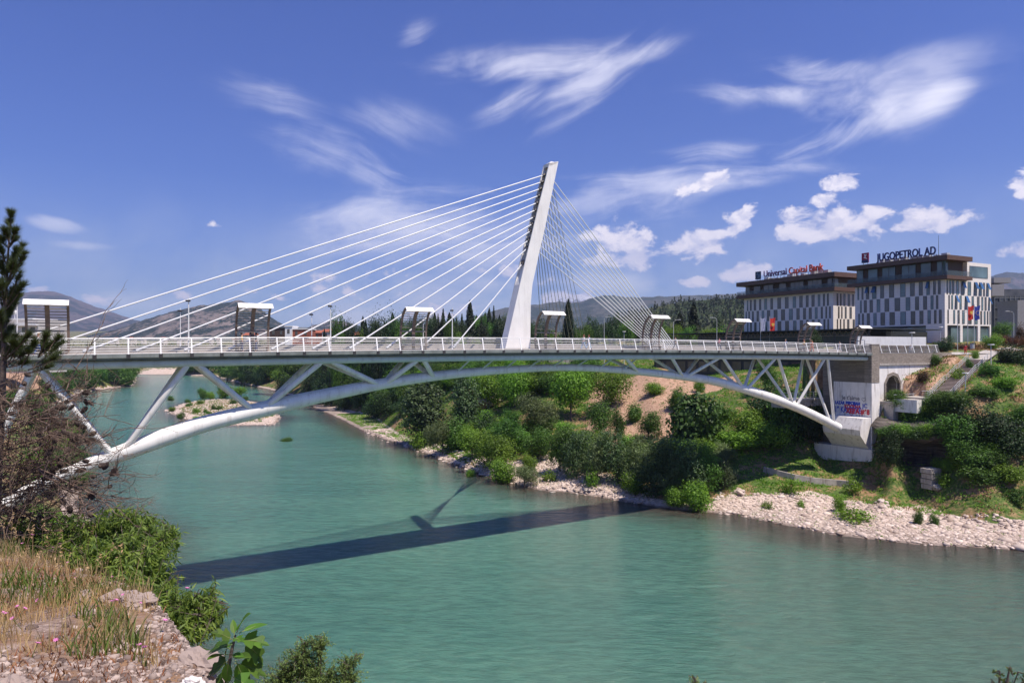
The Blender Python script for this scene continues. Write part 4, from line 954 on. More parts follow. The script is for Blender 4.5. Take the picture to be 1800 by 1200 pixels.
# --- brick and white sports hall, small houses
def house(px0, px1, yt, yb, D, wallm, roofm, label, roof_h=1.6, name='house', win=True, depth=9, flat=False):
    a = P(px0, yb, D); c = P(px1, yb, D); h = (yb - yt) * D / F; t = empty(name, a, label=label, cat='house' if name == 'house' else 'building'); w = c.x - a.x
    a.z -= 3; m = MB(); m.box(a.x, a.x + w, a.y, a.y + depth, a.z, a.z + h + 3); m.build('wall', wallm, t)
    m = MB()
    if flat: m.box(a.x - .3, a.x + w + .3, a.y - .3, a.y + depth + .3, a.z + h + 3, a.z + h + 3.4)
    else:
        z = a.z + h + 3; m.prism([Vector((a.x - .4, a.y - .5, z)), Vector((a.x - .4, a.y + depth / 2, z + roof_h)), Vector((a.x - .4, a.y + depth + .5, z))], Vector((w + .8, 0, 0)))
    m.build('roof', roofm, t)
    if win:
        n_ = max(1, int(w / 3))
        for i in range(n_):
            x = a.x + w * (i + .5) / n_; m = MB(); m.box(x - .6, x + .6, a.y - .06, a.y - .01, a.z + 3 + h * .45, a.z + 3 + h * .8); m.build('window', M['glass'], t)
    return t
tile = simple('roof_tile', (.33, .10, .055), .85, var=.25, scale=1); brick = simple('brick_wall', (.30, .085, .05), .85, var=.2, scale=1); pale = simple('pale_render', (.6, .52, .45), .85)
house(474, 501, 577, 597, 330, M['brown'], M['roof_dark'], 'dark brown hall beside the white-fronted building left of centre', name='hall', flat=True)
house(501, 513, 574, 596, 322, M['white_plain'], M['white_plain'], 'white entrance block with dark vertical windows above the bridge railing', name='entrance_block', flat=True)
house(513, 545, 579, 597, 323, brick, M['white_plain'], 'red brick wing with a white roof band and a row of windows', name='brick_hall', flat=True)
house(549, 566, 585, 598, 400, brick, tile, 'long low red brick building beside the lamp pole'); house(566, 580, 583, 597, 380, pale, tile, 'small house with red tiled roof left of the tall lamp pole, between the cables')
house(590, 598, 586, 598, 350, pale, tile, 'tiny pale house wall right of the tall lamp pole'); house(618, 630, 589, 598, 300, pale, tile, 'small orange roofed house between two bright green trees')
house(428, 446, 589, 597, 420, pale, tile, 'low pale house beneath the hill, beside the second shelter')
for i in range(16):
    px = random.Random(i).uniform(165, 420); D = random.Random(i + 40).uniform(900, 1500); house(px, px + 5, 600 - 4 * 1.0, 603, D, pale, tile, 'tiny pale house at the foot of the wide grey hill', roof_h=3, win=False).__setitem__('group', 'tiny houses below the grey hill')
# dark frontage seen under the deck on the terrace behind the arch
q0 = P(1150, 656, 166); q1 = P(1475, 652, 150)
dv = q1 - q0; ln = dv.length; d_ = dv.normalized(); n_ = Vector((d_.y, -d_.x, 0)); ar_ = empty('riverside_pavilion', q0, label='dark glazed low pavilion on the terrace seen beneath the bridge deck', cat='building')
m = MB(); m.obox(Vector((q0.x, q0.y, 15)), Vector((dv.x, dv.y, 0)), Vector((-n_.x, -n_.y, 0)) * 8, Z3 * 5.6); m.build('wall', M['dark'], ar_)
m = MB(); m.obox(Vector((q0.x, q0.y, 20.6)) + n_ * .8, Vector((dv.x, dv.y, 0)), -n_ * 9, Z3 * .3); m.build('roof', M['roof_dark'], ar_)
for i in range(16):
    a = q0 + d_ * (i * ln / 16 + .4); m = MB(); m.obox(Vector((a.x, a.y, 17.5)) + n_ * .05, Vector((d_.x, d_.y, 0)) * (ln / 16 - .6), n_ * .08, Z3 * 2.4); m.build('window', M['glass'], ar_)
# --- flags
def flag(px, yt, yb, D, mat, label, pole_top=None, w=1.6, emblem=None):
    base = P(px, yb, D); t = empty('flag', Vector((base.x, base.y, H1(base.x, base.y))), label=label, cat='flag')
    top = P(px, yt, D); m = MB(); m.tube([Vector((base.x, base.y, H1(base.x, base.y) - .2)), top + Z3 * .4], .06, 8); m.build('pole', M['pole'], t, sm=True)
    h = (yb - yt) * D / F; vs = []; fs = []; nx_, nz_ = 8, 12
    for i in range(nx_ + 1):
        for j in range(nz_ + 1): vs.append((top.x + .08 + w * i / nx_ * (1 - .1 * j / nz_), top.y + .12 * math.sin(i * 1.4 + j * .5) * i / nx_, top.z - h * j / nz_ - .12 * math.sin(i * .6)))
    for i in range(nx_):
        for j in range(nz_): fs.append((i * (nz_ + 1) + j, (i + 1) * (nz_ + 1) + j, (i + 1) * (nz_ + 1) + j + 1, i * (nz_ + 1) + j + 1))
    m = MB(); m.add(vs, fs); m.add([(v[0], v[1] + .03, v[2]) for v in vs], [f[::-1] for f in fs]); cl = m.build('cloth', mat, t, sm=True, fix=False)
    if emblem:
        m = MB(); cx_, cz_ = top.x + .1 + w / 2, top.z - h * .5; y_ = top.y - .22
        if emblem == 'eagle':
            k_ = w * .32; pts = [(0, .9), (.25, 1.2), (.45, .9), (.3, .6), (1, .9), (.95, .2), (.4, -.1), (.6, -.8), (.2, -.6), (0, -1.1)]; pts = pts + [(-a, c) for a, c in pts[-2:0:-1]]
            m.prism([Vector((cx_ + a * k_, y_, cz_ + c * k_)) for a, c in pts], (0, .03, 0)); m.build('emblem', gold, t)
        else:
            for q in range(12): a = q * math.pi / 6; m.sphere((cx_ + math.cos(a) * .45, y_, cz_ + math.sin(a) * .45), .07, 6, 4)
            m.build('stars', gold, t)
    return t
gold = simple('gold_thread', (.75, .48, .08), .6); redf = simple('flag_red', (.62, .035, .02), .75); bluef = simple('flag_blue', (.03, .05, .33), .75); greyf = simple('flag_grey', (.36, .38, .50), .75)
flag(1353, 559, 583, 160, redf, 'red flag with gold edge and emblem in front of the lower office block', w=1.2, emblem='eagle'); flag(1337, 559, 583, 160, greyf, 'pale grey-blue banner left of the red flag, before the lower office block', w=1.1)
flag(1701, 538, 562, 140, redf, 'red flag with gold emblem in front of the taller office block', w=1.1, emblem='eagle'); flag(1712.5, 538, 562, 140, bluef, 'dark blue flag with ring of gold stars right of the red flag', w=1.1, emblem='stars')
tb_ = empty('litter_bin', hit(1709, 614, 100, 200), label='small grey round litter bin on the path near the reddish hedge', cat='bin')
m = MB(); q = tb_.location; m.tube([q, q + Z3 * 1.1], .4, 12); m.build('body', M['galv'], tb_, sm=True); m = MB(); m.tube([q + Z3 * 1.1, q + Z3 * 1.2], .45, 12); m.build('lid', M['mullion'], tb_)
# ------------------------------------------------------------------ plants
def unit(v): return v / (np.linalg.norm(v, axis=-1, keepdims=True) + 1e-9)
def leaves(cen, nrm, size, aspect=.55, rg=rng, droop=None, axis=None):
    n = len(cen); nrm = unit(nrm)
    t = rg.normal(size=(n, 3)) if axis is None else axis + rg.normal(size=(n, 3)) * .25
    if droop is not None: t = t * (1 - droop) + np.array([0, 0, -1.0]) * droop * np.linalg.norm(t, axis=1, keepdims=True)
    t = unit(t - (t * nrm).sum(1, keepdims=True) * nrm); s = np.cross(nrm, t)
    L = (size * rg.uniform(.65, 1.3, n))[:, None]; W = L * aspect * .5
    v = np.stack([cen - t * L * .5, cen + s * W - t * L * .08, cen + t * L * .5, cen - s * W - t * L * .08], 1)
    return v.reshape(-1, 3), np.arange(n * 4).reshape(-1, 4)
def crown_cloud(lobes, nclump, per, spread, size, aspect=.6, seed=0, shell=.62, droop=None, flat=1.0):
    rg = np.random.default_rng(seed); w = np.array([l[1][0] * l[1][1] * l[1][2] for l in lobes]) ** .67; w /= w.sum()
    k = rg.choice(len(lobes), nclump, p=w); C = np.array([l[0] for l in lobes])[k]; Rr = np.array([l[1] for l in lobes])[k]
    d = unit(rg.normal(size=(nclump, 3))); rad = rg.uniform(shell, 1.03, nclump)[:, None]
    cc = C + d * Rr * rad
    cs = rg.uniform(.45, 1.6, nclump); cc = cc + rg.normal(size=cc.shape) * spread * .8
    cc2 = np.repeat(cc, per, 0); off = rg.normal(size=(nclump * per, 3)) * spread * np.repeat(cs, per)[:, None]; off[:, 2] *= flat
    out = np.repeat(d, per, 0) * .7 + unit(off) * .6 + rg.normal(size=(nclump * per, 3)) * .55 + np.array([0, 0, .35])
    return leaves(cc2 + off, out, size, aspect, rg, droop)
def limbs(lobes, H, r0, seed=0, base=(0, 0, -.4), n=6):
    m = MB(); rg = random.Random(seed)
    top = Vector((rg.uniform(-.2, .2), rg.uniform(-.2, .2), H * .8)); b_ = Vector(base); mid = b_.lerp(top, .45) + Vector((rg.uniform(-.2, .2), rg.uniform(-.2, .2), 0))
    m.tube([b_, b_.lerp(mid, .5), mid, top], [r0 * 1.25, r0, r0 * .75, r0 * .2], 8)
    for i in range(n):
        c, rr_ = lobes[i % len(lobes)]; a = b_.lerp(top, .25 + .5 * i / n); c = Vector(c) + Vector((rg.uniform(-.3, .3), rg.uniform(-.3, .3), 0)) * rr_[0]
        m.tube([a, a.lerp(c, .5) + Vector((0, 0, .15 * H * .3)), c], [r0 * .45, r0 * .3, r0 * .08], 6)
    return m
def mk_tree(kind, seed, H, W, mat, nclump=420, per=14, size=.28, spread=.32, aspect=.6, trunk_h=.25, nl=7, r0=.14, droop=None, shell=.6, lob=.5):
    rg = random.Random(seed); lobes = []
    for i in range(nl):
        a = i * 2.4 + rg.uniform(0, 1); rr_ = rg.uniform(.25, .62) * W * .5 if i else 0
        z = H * (trunk_h + (1 - trunk_h) * rg.uniform(.25, .78)); k = lob * rg.uniform(.75, 1.15)
        lobes.append(((math.cos(a) * rr_, math.sin(a) * rr_, z if i else H * .62), (W * .5 * k, W * .5 * k, H * (1 - trunk_h) * .36 * rg.uniform(.8, 1.1))))
    v, q = crown_cloud(lobes, nclump, per, spread, size, aspect, seed, shell, droop)
    v[:, 2] = np.maximum(v[:, 2], .02)
    cm = mesh_np('crown', v, q, None, mat)
    tm = limbs(lobes, H, r0, seed)
    t = empty(kind); tr = tm.build('trunk', M['bark'], t, sm=True); obj_me('crown', cm, t); t['H'] = H; t['W'] = W
    return t
def mk_cypress(seed, H, W, mat, n=5200, size=.3, cone=.0, cname='cypress_tree', trunk_h=.04):
    rg = np.random.default_rng(seed); t_ = rg.uniform(0, 1, n) ** .9
    prof = (np.sin(np.clip(t_ * (1 - cone) + cone * .5, 0, 1) * math.pi) ** .6) if cone == 0 else (1 - t_) ** .85
    if cone == 0: prof = np.minimum(1, t_ * 6 + .35) * (1 - t_ ** 2.4) ** .8
    a = rg.uniform(0, 2 * math.pi, n); lump = 1 + .22 * np.sin(a * 3 + t_ * 17 + seed) + .16 * np.sin(a * 5 - t_ * 31)
    if cone: lump *= 1 + .35 * np.sin(t_ * 60 + np.sin(a * 3) * 2)
    r = W / 2 * prof * lump * rg.uniform(.6, 1.02, n)
    c = np.c_[r * np.cos(a), r * np.sin(a), H * (trunk_h + (1 - trunk_h) * t_)]
    nrm = np.c_[np.cos(a), np.sin(a), np.full(n, .25)] + rg.normal(size=(n, 3)) * .6
    v, q = leaves(c, nrm, size, .45, rg, None, np.c_[np.cos(a) * .3, np.sin(a) * .3, np.full(n, 1.0)] if not cone else np.c_[np.cos(a), np.sin(a), np.full(n, -.1)])
    t = empty(cname); m = MB(); m.tube([(0, 0, -.5), (0, 0, H * .5), (0, 0, H * .97)], [.22, .15, .03], 8); m.build('trunk', M['bark'], t, sm=True)
    obj_me('crown', mesh_np('crown', v, q, None, mat), t); t['H'] = H; t['W'] = W
    return t
L_ = {}
L_['bright'] = leafmat('leaf_bright', (.15, .29, .03), yellow=.15); L_['mid'] = leafmat('leaf_mid', (.085, .18, .03), yellow=.15); L_['grey'] = leafmat('leaf_willow', (.15, .20, .09), var=.4)
L_['dark'] = leafmat('leaf_dark', (.030, .068, .018), trans=.2); L_['cyp'] = leafmat('leaf_cypress', (.018, .033, .014), trans=.1, var=.45); L_['fig'] = leafmat('leaf_fig', (.06, .145, .03), trans=.25)
L_['poplar'] = leafmat('leaf_poplar', (.09, .14, .065), var=.5); L_['brown'] = leafmat('leaf_brown', (.09, .055, .03)); L_['red'] = leafmat('leaf_reddish', (.13, .055, .03), trans=.2); L_['pine'] = leafmat('leaf_pine', (.030, .048, .020), trans=.1)
HOLD = []
def proto(k, t): PR[k] = t; HOLD.append(t); t['used'] = 0
PR = {}
proto('bright', mk_tree('tree', 1, 7, 6, L_['bright'], 460, 14, .30, .34)); proto('bright2', mk_tree('tree', 2, 6, 6.5, L_['bright'], 460, 14, .28, .36, trunk_h=.15))
proto('mid', mk_tree('tree', 3, 7, 6.5, L_['mid'], 480, 14, .30, .36)); proto('mid2', mk_tree('tree', 4, 7, 6, L_['mid'], 480, 14, .28, .34, trunk_h=.12)); proto('dark', mk_tree('tree', 5, 7, 7, L_['dark'], 480, 14, .3, .38, trunk_h=.1))
proto('willow', mk_tree('willow_tree', 6, 6, 6, L_['grey'], 620, 14, .26, .22, .32, trunk_h=.2, droop=.35)); proto('poplar', mk_tree('poplar_tree', 7, 10, 4, L_['poplar'], 520, 12, .32, .34, .7, trunk_h=.08, nl=9, lob=.62))
proto('shrub', mk_tree('shrub', 8, 3, 3.6, L_['mid'], 300, 14, .22, .24, trunk_h=.0, r0=.05)); proto('shrub_b', mk_tree('shrub', 9, 3, 3.8, L_['bright'], 300, 14, .22, .24, trunk_h=.0, r0=.05))
proto('shrub_d', mk_tree('shrub', 10, 3, 3.8, L_['dark'], 300, 14, .22, .24, trunk_h=.0, r0=.05)); proto('figb', mk_tree('fig_bush', 11, 5, 7, L_['fig'], 520, 9, .5, .34, .85, trunk_h=.0, nl=9, shell=.8))
proto('wbush', mk_tree('willow_bush', 12, 5, 3.6, L_['grey'], 420, 13, .28, .2, .26, trunk_h=.0, nl=8, r0=.06, lob=.55)); proto('wbush2', mk_tree('willow_bush', 13, 5.5, 4, L_['poplar'], 420, 13, .28, .24, .35, trunk_h=.0, nl=8, r0=.06, lob=.55))
proto('cyp', mk_cypress(1, 14, 2.8, L_['cyp'], 5200, .42)); proto('cyp2', mk_cypress(2, 12, 3.6, L_['cyp'], 5200, .45)); proto('conif', mk_cypress(3, 13, 5.2, L_['pine'], 5200, .55, cone=1, cname='conifer_tree'))
proto('pinecrown', mk_tree('pine_tree', 14, 10, 7, L_['pine'], 380, 13, .5, .45, .3, trunk_h=.3)); proto('hedge', mk_tree('shrub', 15, 1.6, 3.2, L_['red'], 260, 12, .16, .2, trunk_h=0, r0=.04)); proto('brownb', mk_tree('shrub', 16, 2.4, 3.0, L_['brown'], 220, 12, .2, .25, trunk_h=0, r0=.04))
proto('tuft', mk_tree('shrub', 17, 1.0, 1.4, L_['bright'], 60, 10, .16, .16, trunk_h=0, r0=.02, nl=4))
def put(k, loc, h, w, label, cat, group=None, name=None):
    p = PR[k]; t = p if not p['used'] else copy_tree(p); p['used'] = 1 if t is p else p['used']
    t.location = loc; t.rotation_euler = (0, 0, random.uniform(0, 6.28)); sH = h / p['H'] if 'H' in p else 1; sW = w / p['W']
    t.scale = (sW, sW, sH); t.name = name or p.name.split('.')[0]
    if 'group' in t.keys(): del t['group']
    tag(t, label, cat, group); return t
def pl(px, py, wpx, hpx, k, label, cat='tree', group=None, D=None, sink=.2, name=None):
    if D is None: p = hit(px, py)
    else: p = P(px, py, D); z = H1(p.x, p.y); hpx = hpx + (0 if True else 0); ztop_ = EYE + (HY - (py - hpx)) * D / F; p.z = min(p.z, z) if p.z > z else p.z
    Dd = p.y; h = hpx * Dd / F; w = wpx * Dd / F
    if D is not None: h = (EYE + (HY - (py - hpx)) * D / F) - p.z
    p = Vector((p.x, p.y, p.z - sink)); return put(k, p, h + sink, w, label, cat, group, name)
# the bank under and beyond the arch, listed from the picture
LIST = [
 (1003, 738, 74, 95, 'bright', 'bright green locust tree under the arch crown, left of the bare slope'), (1075, 714, 72, 66, 'bright2', 'bright green spreading tree at the top left of the bare slope'),
 (940, 768, 80, 76, 'willow', 'round grey-green willow in the middle of the bank'), (858, 724, 62, 72, 'bright', 'bright green tree with a pale bare trunk left of the round willow'), (905, 718, 66, 72, 'bright2', 'bright green tree top just under the arch, above the round willow'),
 (820, 762, 46, 112, 'poplar', 'tall slim grey-leaved poplar right of the deep shade'), (746, 780, 74, 118, 'poplar', 'broad grey-green poplar at the left end of the lit bank'), (778, 800, 62, 66, 'willow', 'low willow on the gravel below the broad poplar'),
 (1056, 768, 54, 58, 'mid', 'dark rounded tree alone on the left part of the bare slope'), (1226, 782, 96, 74, 'figb', 'large-leaved dark green fig bush at the right of the bare slope'), (1115, 742, 40, 30, 'shrub', 'small dark shrub in the middle of the bare slope'),
 (1140, 774, 50, 46, 'mid2', 'bush at the foot of the bare slope'), (1088, 768, 24, 44, 'shrub', 'narrow dark bush beside the path on the bare slope'),
 (985, 832, 62, 78, 'mid2', 'leafy bush on the upper gravel, left of the willow thicket'), (1012, 838, 52, 84, 'wbush2', 'tall bush at the left of the riverside thicket'), (1050, 846, 56, 92, 'wbush', 'upright willow bush at the gravel edge, left of the shaded one'), (1085, 850, 58, 96, 'wbush2', 'upright grey-green bush in the middle of the riverside thicket'),
 (1120, 858, 60, 92, 'wbush', 'upright willow bush on the gravel tip before the shadow'), (1150, 872, 62, 104, 'wbush2', 'upright bush over the shaded waterline'), (1180, 868, 62, 96, 'wbush', 'grey-green bush in the shade behind the round shore bush'), (1212, 872, 64, 98, 'wbush2', 'tall dark bush over the end of the bridge shadow'),
 (1245, 868, 60, 78, 'mid2', 'dark bush at the right end of the riverside thicket'), (1272, 862, 44, 56, 'wbush2', 'small dark bush at the grass edge right of the thicket'), (1185, 892, 48, 32, 'shrub_b', 'low round bush overhanging the water in front of the thicket'), (1226, 897, 54, 46, 'shrub_b', 'light green shore bush right of the round one'),
 (1115, 868, 48, 34, 'shrub_b', 'light green low bush on the gravel beside the shadow'),
 (882, 850, 60, 40, 'shrub_b', 'bright green bush at the water edge on the gravel spit'), (922, 858, 58, 42, 'willow', 'olive bush at the water edge right of the bright one'), (826, 840, 22, 14, 'shrub_b', 'tiny olive bush standing in the shallow water'), (1040, 856, 22, 26, 'tuft', 'little green plant alone on the gravel'), (966, 845, 30, 18, 'tuft', 'small olive tuft on the gravel spit'), (930, 826, 34, 24, 'shrub_b', 'small green shrub on the upper gravel spit'),
 (870, 822, 80, 62, 'bright2', 'bright green bush mass above the gravel spit'), (830, 808, 62, 56, 'bright', 'bright bush left of the gravel spit'), (905, 800, 70, 58, 'mid2', 'mid green bush above the gravel spit, below the round willow'), (950, 812, 60, 54, 'mid', 'bush between the round willow and the thicket'), (858, 768, 52, 44, 'dark', 'dark rounded bush under the pale trunk'), (900, 770, 40, 46, 'mid', 'small tree between the dark bush and the round willow'),
 (800, 790, 56, 50, 'shrub', 'dark bush behind the low willow'), (724, 742, 22, 18, 'shrub_b', 'small bright shrub at the tip of the pale gravel'), (735, 790, 30, 30, 'tuft', 'small shrub on the gravel at the bank tip'),
 (1318, 764, 74, 40, 'shrub_b', 'low bright green bush in the middle of the grass bank'), (1290, 790, 90, 30, 'shrub_b', 'low green creeper bush above the pale track'), (1352, 742, 74, 74, 'dark', 'dark leafy bush beneath the lit end of the arch'), (1388, 768, 70, 70, 'figb', 'dark vine-covered bush left of the pier footing'), (1420, 778, 60, 84, 'dark', 'dark bush against the pier footing'), (1352, 790, 80, 42, 'shrub_b', 'bright creeper at the edge of the pier shade'),
 (1432, 706, 30, 46, 'dark', 'slim dark bush behind the struts near the pier'), (1270, 742, 44, 30, 'shrub', 'dusty shrub right of the fig bush'), (1345, 690, 42, 56, 'mid', 'small tree behind the right end of the arch'), (1230, 690, 24, 22, 'shrub_b', 'small bright shrub at the top of the bare slope'), (1150, 694, 44, 20, 'shrub_b', 'low green shrub at the crest of the bare slope'), (1190, 720, 42, 34, 'shrub', 'loose green shrub on the right of the bare slope'),
 (1578, 762, 40, 22, 'mid2', 'green overhanging bush beside the pier'), (1618, 745, 50, 16, 'shrub', 'green bush on top of the dark rock overhang'), (1660, 776, 60, 36, 'mid', 'bright topped bush hanging over the right of the rock'), (1690, 790, 80, 56, 'mid2', 'large dark bush mass beneath the stairs'), (1730, 768, 92, 60, 'dark', 'large rounded dark bush right of centre below the stairs'),
 (1705, 822, 70, 44, 'mid', 'green bush low on the slope left of the shade'), (1775, 806, 84, 70, 'dark', 'large dark bush at the right edge of the bank'), (1800, 756, 70, 40, 'mid2', 'leafy bush cut by the right picture edge'), (1646, 728, 50, 18, 'shrub', 'green bush in front of the stained retaining wall'), (1688, 720, 50, 20, 'shrub', 'shrub at the foot of the stairs'),
 (1770, 850, 60, 30, 'shrub_b', 'low green bush in the grass at the lower right'), (1720, 850, 60, 24, 'shrub', 'low grassy bush right of the concrete slabs'), (1785, 886, 40, 24, 'shrub', 'small bush at the right edge above the gravel'), (1660, 858, 26, 22, 'tuft', 'tuft of weeds right of the concrete slabs'),
 (1500, 868, 30, 26, 'tuft', 'small green bush on the beach right of the low wall'), (1390, 868, 28, 26, 'tuft', 'small bush in front of the low curved wall'), (1476, 900, 26, 26, 'shrub_b', 'leafy tuft at the left of the green patch on the beach'), (1500, 916, 60, 22, 'tuft', 'green patch in the middle of the gravel beach'), (1614, 922, 18, 22, 'shrub', 'dark sprig on the gravel, left of the twin'), (1642, 922, 16, 18, 'shrub', 'dark sprig on the gravel, right of the twin'), (1408, 892, 14, 12, 'tuft', 'tiny tuft on the beach left of the green patch'), (1348, 894, 20, 12, 'tuft', 'tiny tuft near the left end of the gravel beach'),
 (1659, 616, 34, 24, 'dark', 'dark round clipped shrub beside the end of the railing'), (1745, 614, 34, 26, 'bright2', 'yellow-green round shrub before the reddish hedge'), (1790, 640, 60, 34, 'dark', 'dark shrub at the right edge beside the path'), (1768, 640, 28, 22, 'shrub_d', 'small dark shrub left of the larger one by the path'), (1704, 650, 12, 18, 'shrub', 'small bush between the stair flights'), (1715, 632, 14, 14, 'shrub_b', 'small bush at the head of the stairs'), (1684, 668, 24, 20, 'tuft', 'green weeds between handrail and stairs'),
 (1730, 698, 54, 16, 'shrub', 'low green scrub to the right of the stairs'), (1768, 680, 50, 14, 'shrub_b', 'pale green scrub on the upper right slope'), (1740, 660, 40, 18, 'shrub', 'low scrub beside the path head'), (1645, 640, 26, 16, 'shrub', 'small shrub at the end of the stone parapet'), (1622, 672, 30, 18, 'brownb', 'dry shrub on the slope beside the niche wall')]
LIST += [(1563, 818, 46, 56, 'dark', 'dark bush at the foot of the pier left of the rock cavity'), (1584, 770, 46, 20, 'mid2', 'green bush along the lip of the rock overhang'), (1618, 768, 50, 20, 'shrub', 'green scrub in the middle of the rock overhang lip'), (1652, 768, 48, 22, 'mid', 'bright scrub at the right of the rock overhang lip')]
for px, py, w, h, k, lab in LIST: pl(px, py, w, h, k, lab, 'bush' if k in ('shrub', 'shrub_b', 'shrub_d', 'figb', 'wbush', 'wbush2', 'tuft', 'hedge', 'brownb') else 'tree')
for i, px in enumerate(range(1562, 1680, 13)): put(('shrub', 'shrub_d', 'shrub_b')[i % 3], P(px, 767 + (i * 5) % 7, 104.0 - (px - 1562) * .035), 1.5 + .3 * (i % 3), 3.4, 'green scrub hanging over the lip of the dark rock cavity', 'bush', 'scrub on the lip of the rock cavity')
# shaded wood on the outer bend
rd = random.Random(4)
G1 = 'trees of the shaded wood on the outer bend'
for i in range(48):
    px = rd.uniform(560, 735); top = np.interp(px, [560, 640, 735], [712, 735, 740]); py = rd.uniform(655, top)
    pl(px, py, rd.uniform(34, 58), rd.uniform(30, 46), rd.choice(['dark', 'dark', 'dark', 'mid2']), 'dark green tree of the shaded wood on the outer bend left of the lit bank', 'tree', G1)  # mostly dark leaves, so the wood's shade sits in their colour
G2 = 'trees along the bank seen between arch and deck'
for i in range(80):
    px = rd.uniform(330, 860); py = np.interp(px, [330, 400, 480, 560, 860], [660, 670, 690, 700, 690]) - rd.uniform(0, 34) * min(1, (px - 300) / 200)
    pl(px, py, rd.uniform(34, 56), rd.uniform(26, 40), rd.choice(['mid', 'mid2', 'bright', 'dark', 'mid']), 'green tree on the wooded bank between the arch and the deck', 'tree', G2)
for i in range(26):
    px = rd.uniform(840, 1040); py = rd.uniform(655, 700)
    pl(px, py, rd.uniform(40, 60), rd.uniform(36, 50), rd.choice(['bright', 'bright2', 'mid']), 'green tree crowded under the crown of the arch', 'tree', 'trees crowded under the crown of the arch')
G3 = 'bushes filling the lit river bank'
for i in range(85):
    px = rd.uniform(790, 1290); lo = np.interp(px, [790, 900, 1000, 1160, 1290], [788, 812, 822, 846, 846]); py = rd.uniform(lo - 55, lo)
    if 1040 < px < 1200 and py < 790: continue
    pl(px, py, rd.uniform(30, 50), rd.uniform(20, 36), rd.choice(['shrub', 'shrub_b', 'shrub_b', 'mid2', 'wbush']), 'green bush in the thick growth of the lit river bank', 'bush', G3)
for i in range(26):
    px = rd.uniform(1600, 1800); py = rd.uniform(765, 830)
    pl(px, py, rd.uniform(28, 50), rd.uniform(16, 30), rd.choice(['shrub', 'shrub', 'shrub_b', 'mid2']), 'dark green bush on the steep bank below the stairs', 'bush', 'bushes on the steep bank below the stairs')
G4 = 'bushes of the left bank'
for i in range(46):
    px = rd.uniform(-60, 232); bot = np.interp(px, [-60, 60, 110, 150, 232], [760, 724, 698, 686, 676]); py = rd.uniform(max(bot - 30, 655), bot)
    pl(px, py, rd.uniform(26, 48), rd.uniform(18, 34), rd.choice(['dark', 'mid', 'mid2', 'shrub']), 'green bush or tree on the far left bank beneath the deck', 'tree', G4)
for i in range(26):
    px = rd.uniform(60, 142); py = rd.uniform(745, 880)
    pl(px, py, rd.uniform(34, 56), rd.uniform(24, 40), rd.choice(['mid', 'mid2', 'bright', 'dark']), 'green bush on the near left bank behind the bare branches', 'bush', 'bushes on the near left bank')
# river island
for i, (px, py, w, h) in enumerate([(302, 722, 14, 8), (318, 735, 14, 12), (332, 716, 12, 10), (345, 728, 16, 12), (330, 708, 10, 8), (362, 728, 12, 10), (352, 712, 14, 10), (376, 722, 10, 12), (385, 722, 18, 10), (371, 702, 18, 14), (366, 730, 18, 8), (410, 712, 16, 12), (396, 698, 34, 18), (358, 700, 16, 14), (430, 704, 14, 8), (345, 738, 14, 8), (462, 735, 10, 10), (452, 728, 8, 6), (475, 732, 16, 6), (300, 703, 16, 8), (504, 775, 20, 8), (420, 694, 30, 14), (392, 690, 24, 14), (355, 692, 20, 10)]):
    p = onz(px, py, .35 if py < 760 else 0); put('shrub' if i % 3 else 'shrub_b', p - Vector((0, 0, .3)), h * p.y / F, w * p.y / F, 'lone bush rising from the river in front of the island' if py > 760 else 'small bush on the pale gravel island in the river', 'bush', None if py > 760 else 'bushes on the gravel island')
# cypresses and trees along the skyline behind the bridge
SK = [(643, 560, 14, 'cyp'), (664, 566, 10, 'cyp'), (638, 555, 16, 'cyp2'), (690, 548, 12, 'cyp'), (707, 562, 12, 'conif'), (764, 546, 10, 'cyp'), (770, 550, 10, 'conif'), (779, 541, 14, 'conif'), (790, 548, 14, 'cyp2'), (812, 550, 12, 'conif'), (826, 527, 17, 'cyp'),
      (838, 552, 8, 'cyp'), (860, 540, 12, 'cyp'), (868, 536, 12, 'conif'), (853, 548, 10, 'cyp'), (878, 552, 10, 'cyp'), (600, 562, 10, 'conif'), (606, 560, 8, 'conif'), (596, 565, 8, 'cyp'), (655, 566, 10, 'cyp'), (676, 565, 12, 'cyp2'), (720, 562, 10, 'conif'), (735, 566, 12, 'conif'), (750, 560, 12, 'conif'), (802, 556, 12, 'conif'), (846, 556, 12, 'conif'), (888, 556, 12, 'conif'), (620, 572, 10, 'cyp'), (585, 574, 12, 'cyp2'), (570, 576, 10, 'cyp2')]
for i, (px, yt, w, k) in enumerate(SK):
    D = 250 + (i * 37 % 60); p = P(px, 600, D); z = H1(p.x, p.y); h = EYE + (HY - yt) * D / F - z
    lab = 'tallest slim cypress left of the pylon, behind the white cables' if px == 826 else 'dark cypress or conifer on the skyline left of the pylon'
    put(k, Vector((p.x, p.y, z - .3)), h, w * D / F * 1.1, lab, 'cypress', None if px == 826 else 'dark conifers on the skyline left of the pylon', name=None)
for i in range(70):
    px = rd.uniform(590, 940); D = rd.uniform(225, 300); yt = rd.uniform(556, 578); p = P(px, 600, D); z = H1(p.x, p.y)
    put(rd.choice(['dark', 'dark', 'pinecrown', 'conif', 'mid']), Vector((p.x, p.y, z - .3)), EYE + (HY - yt) * D / F - z, rd.uniform(24, 40) * D / F, 'dark green tree in the park row behind the left part of the bridge', 'tree', 'park trees behind the left part of the bridge')
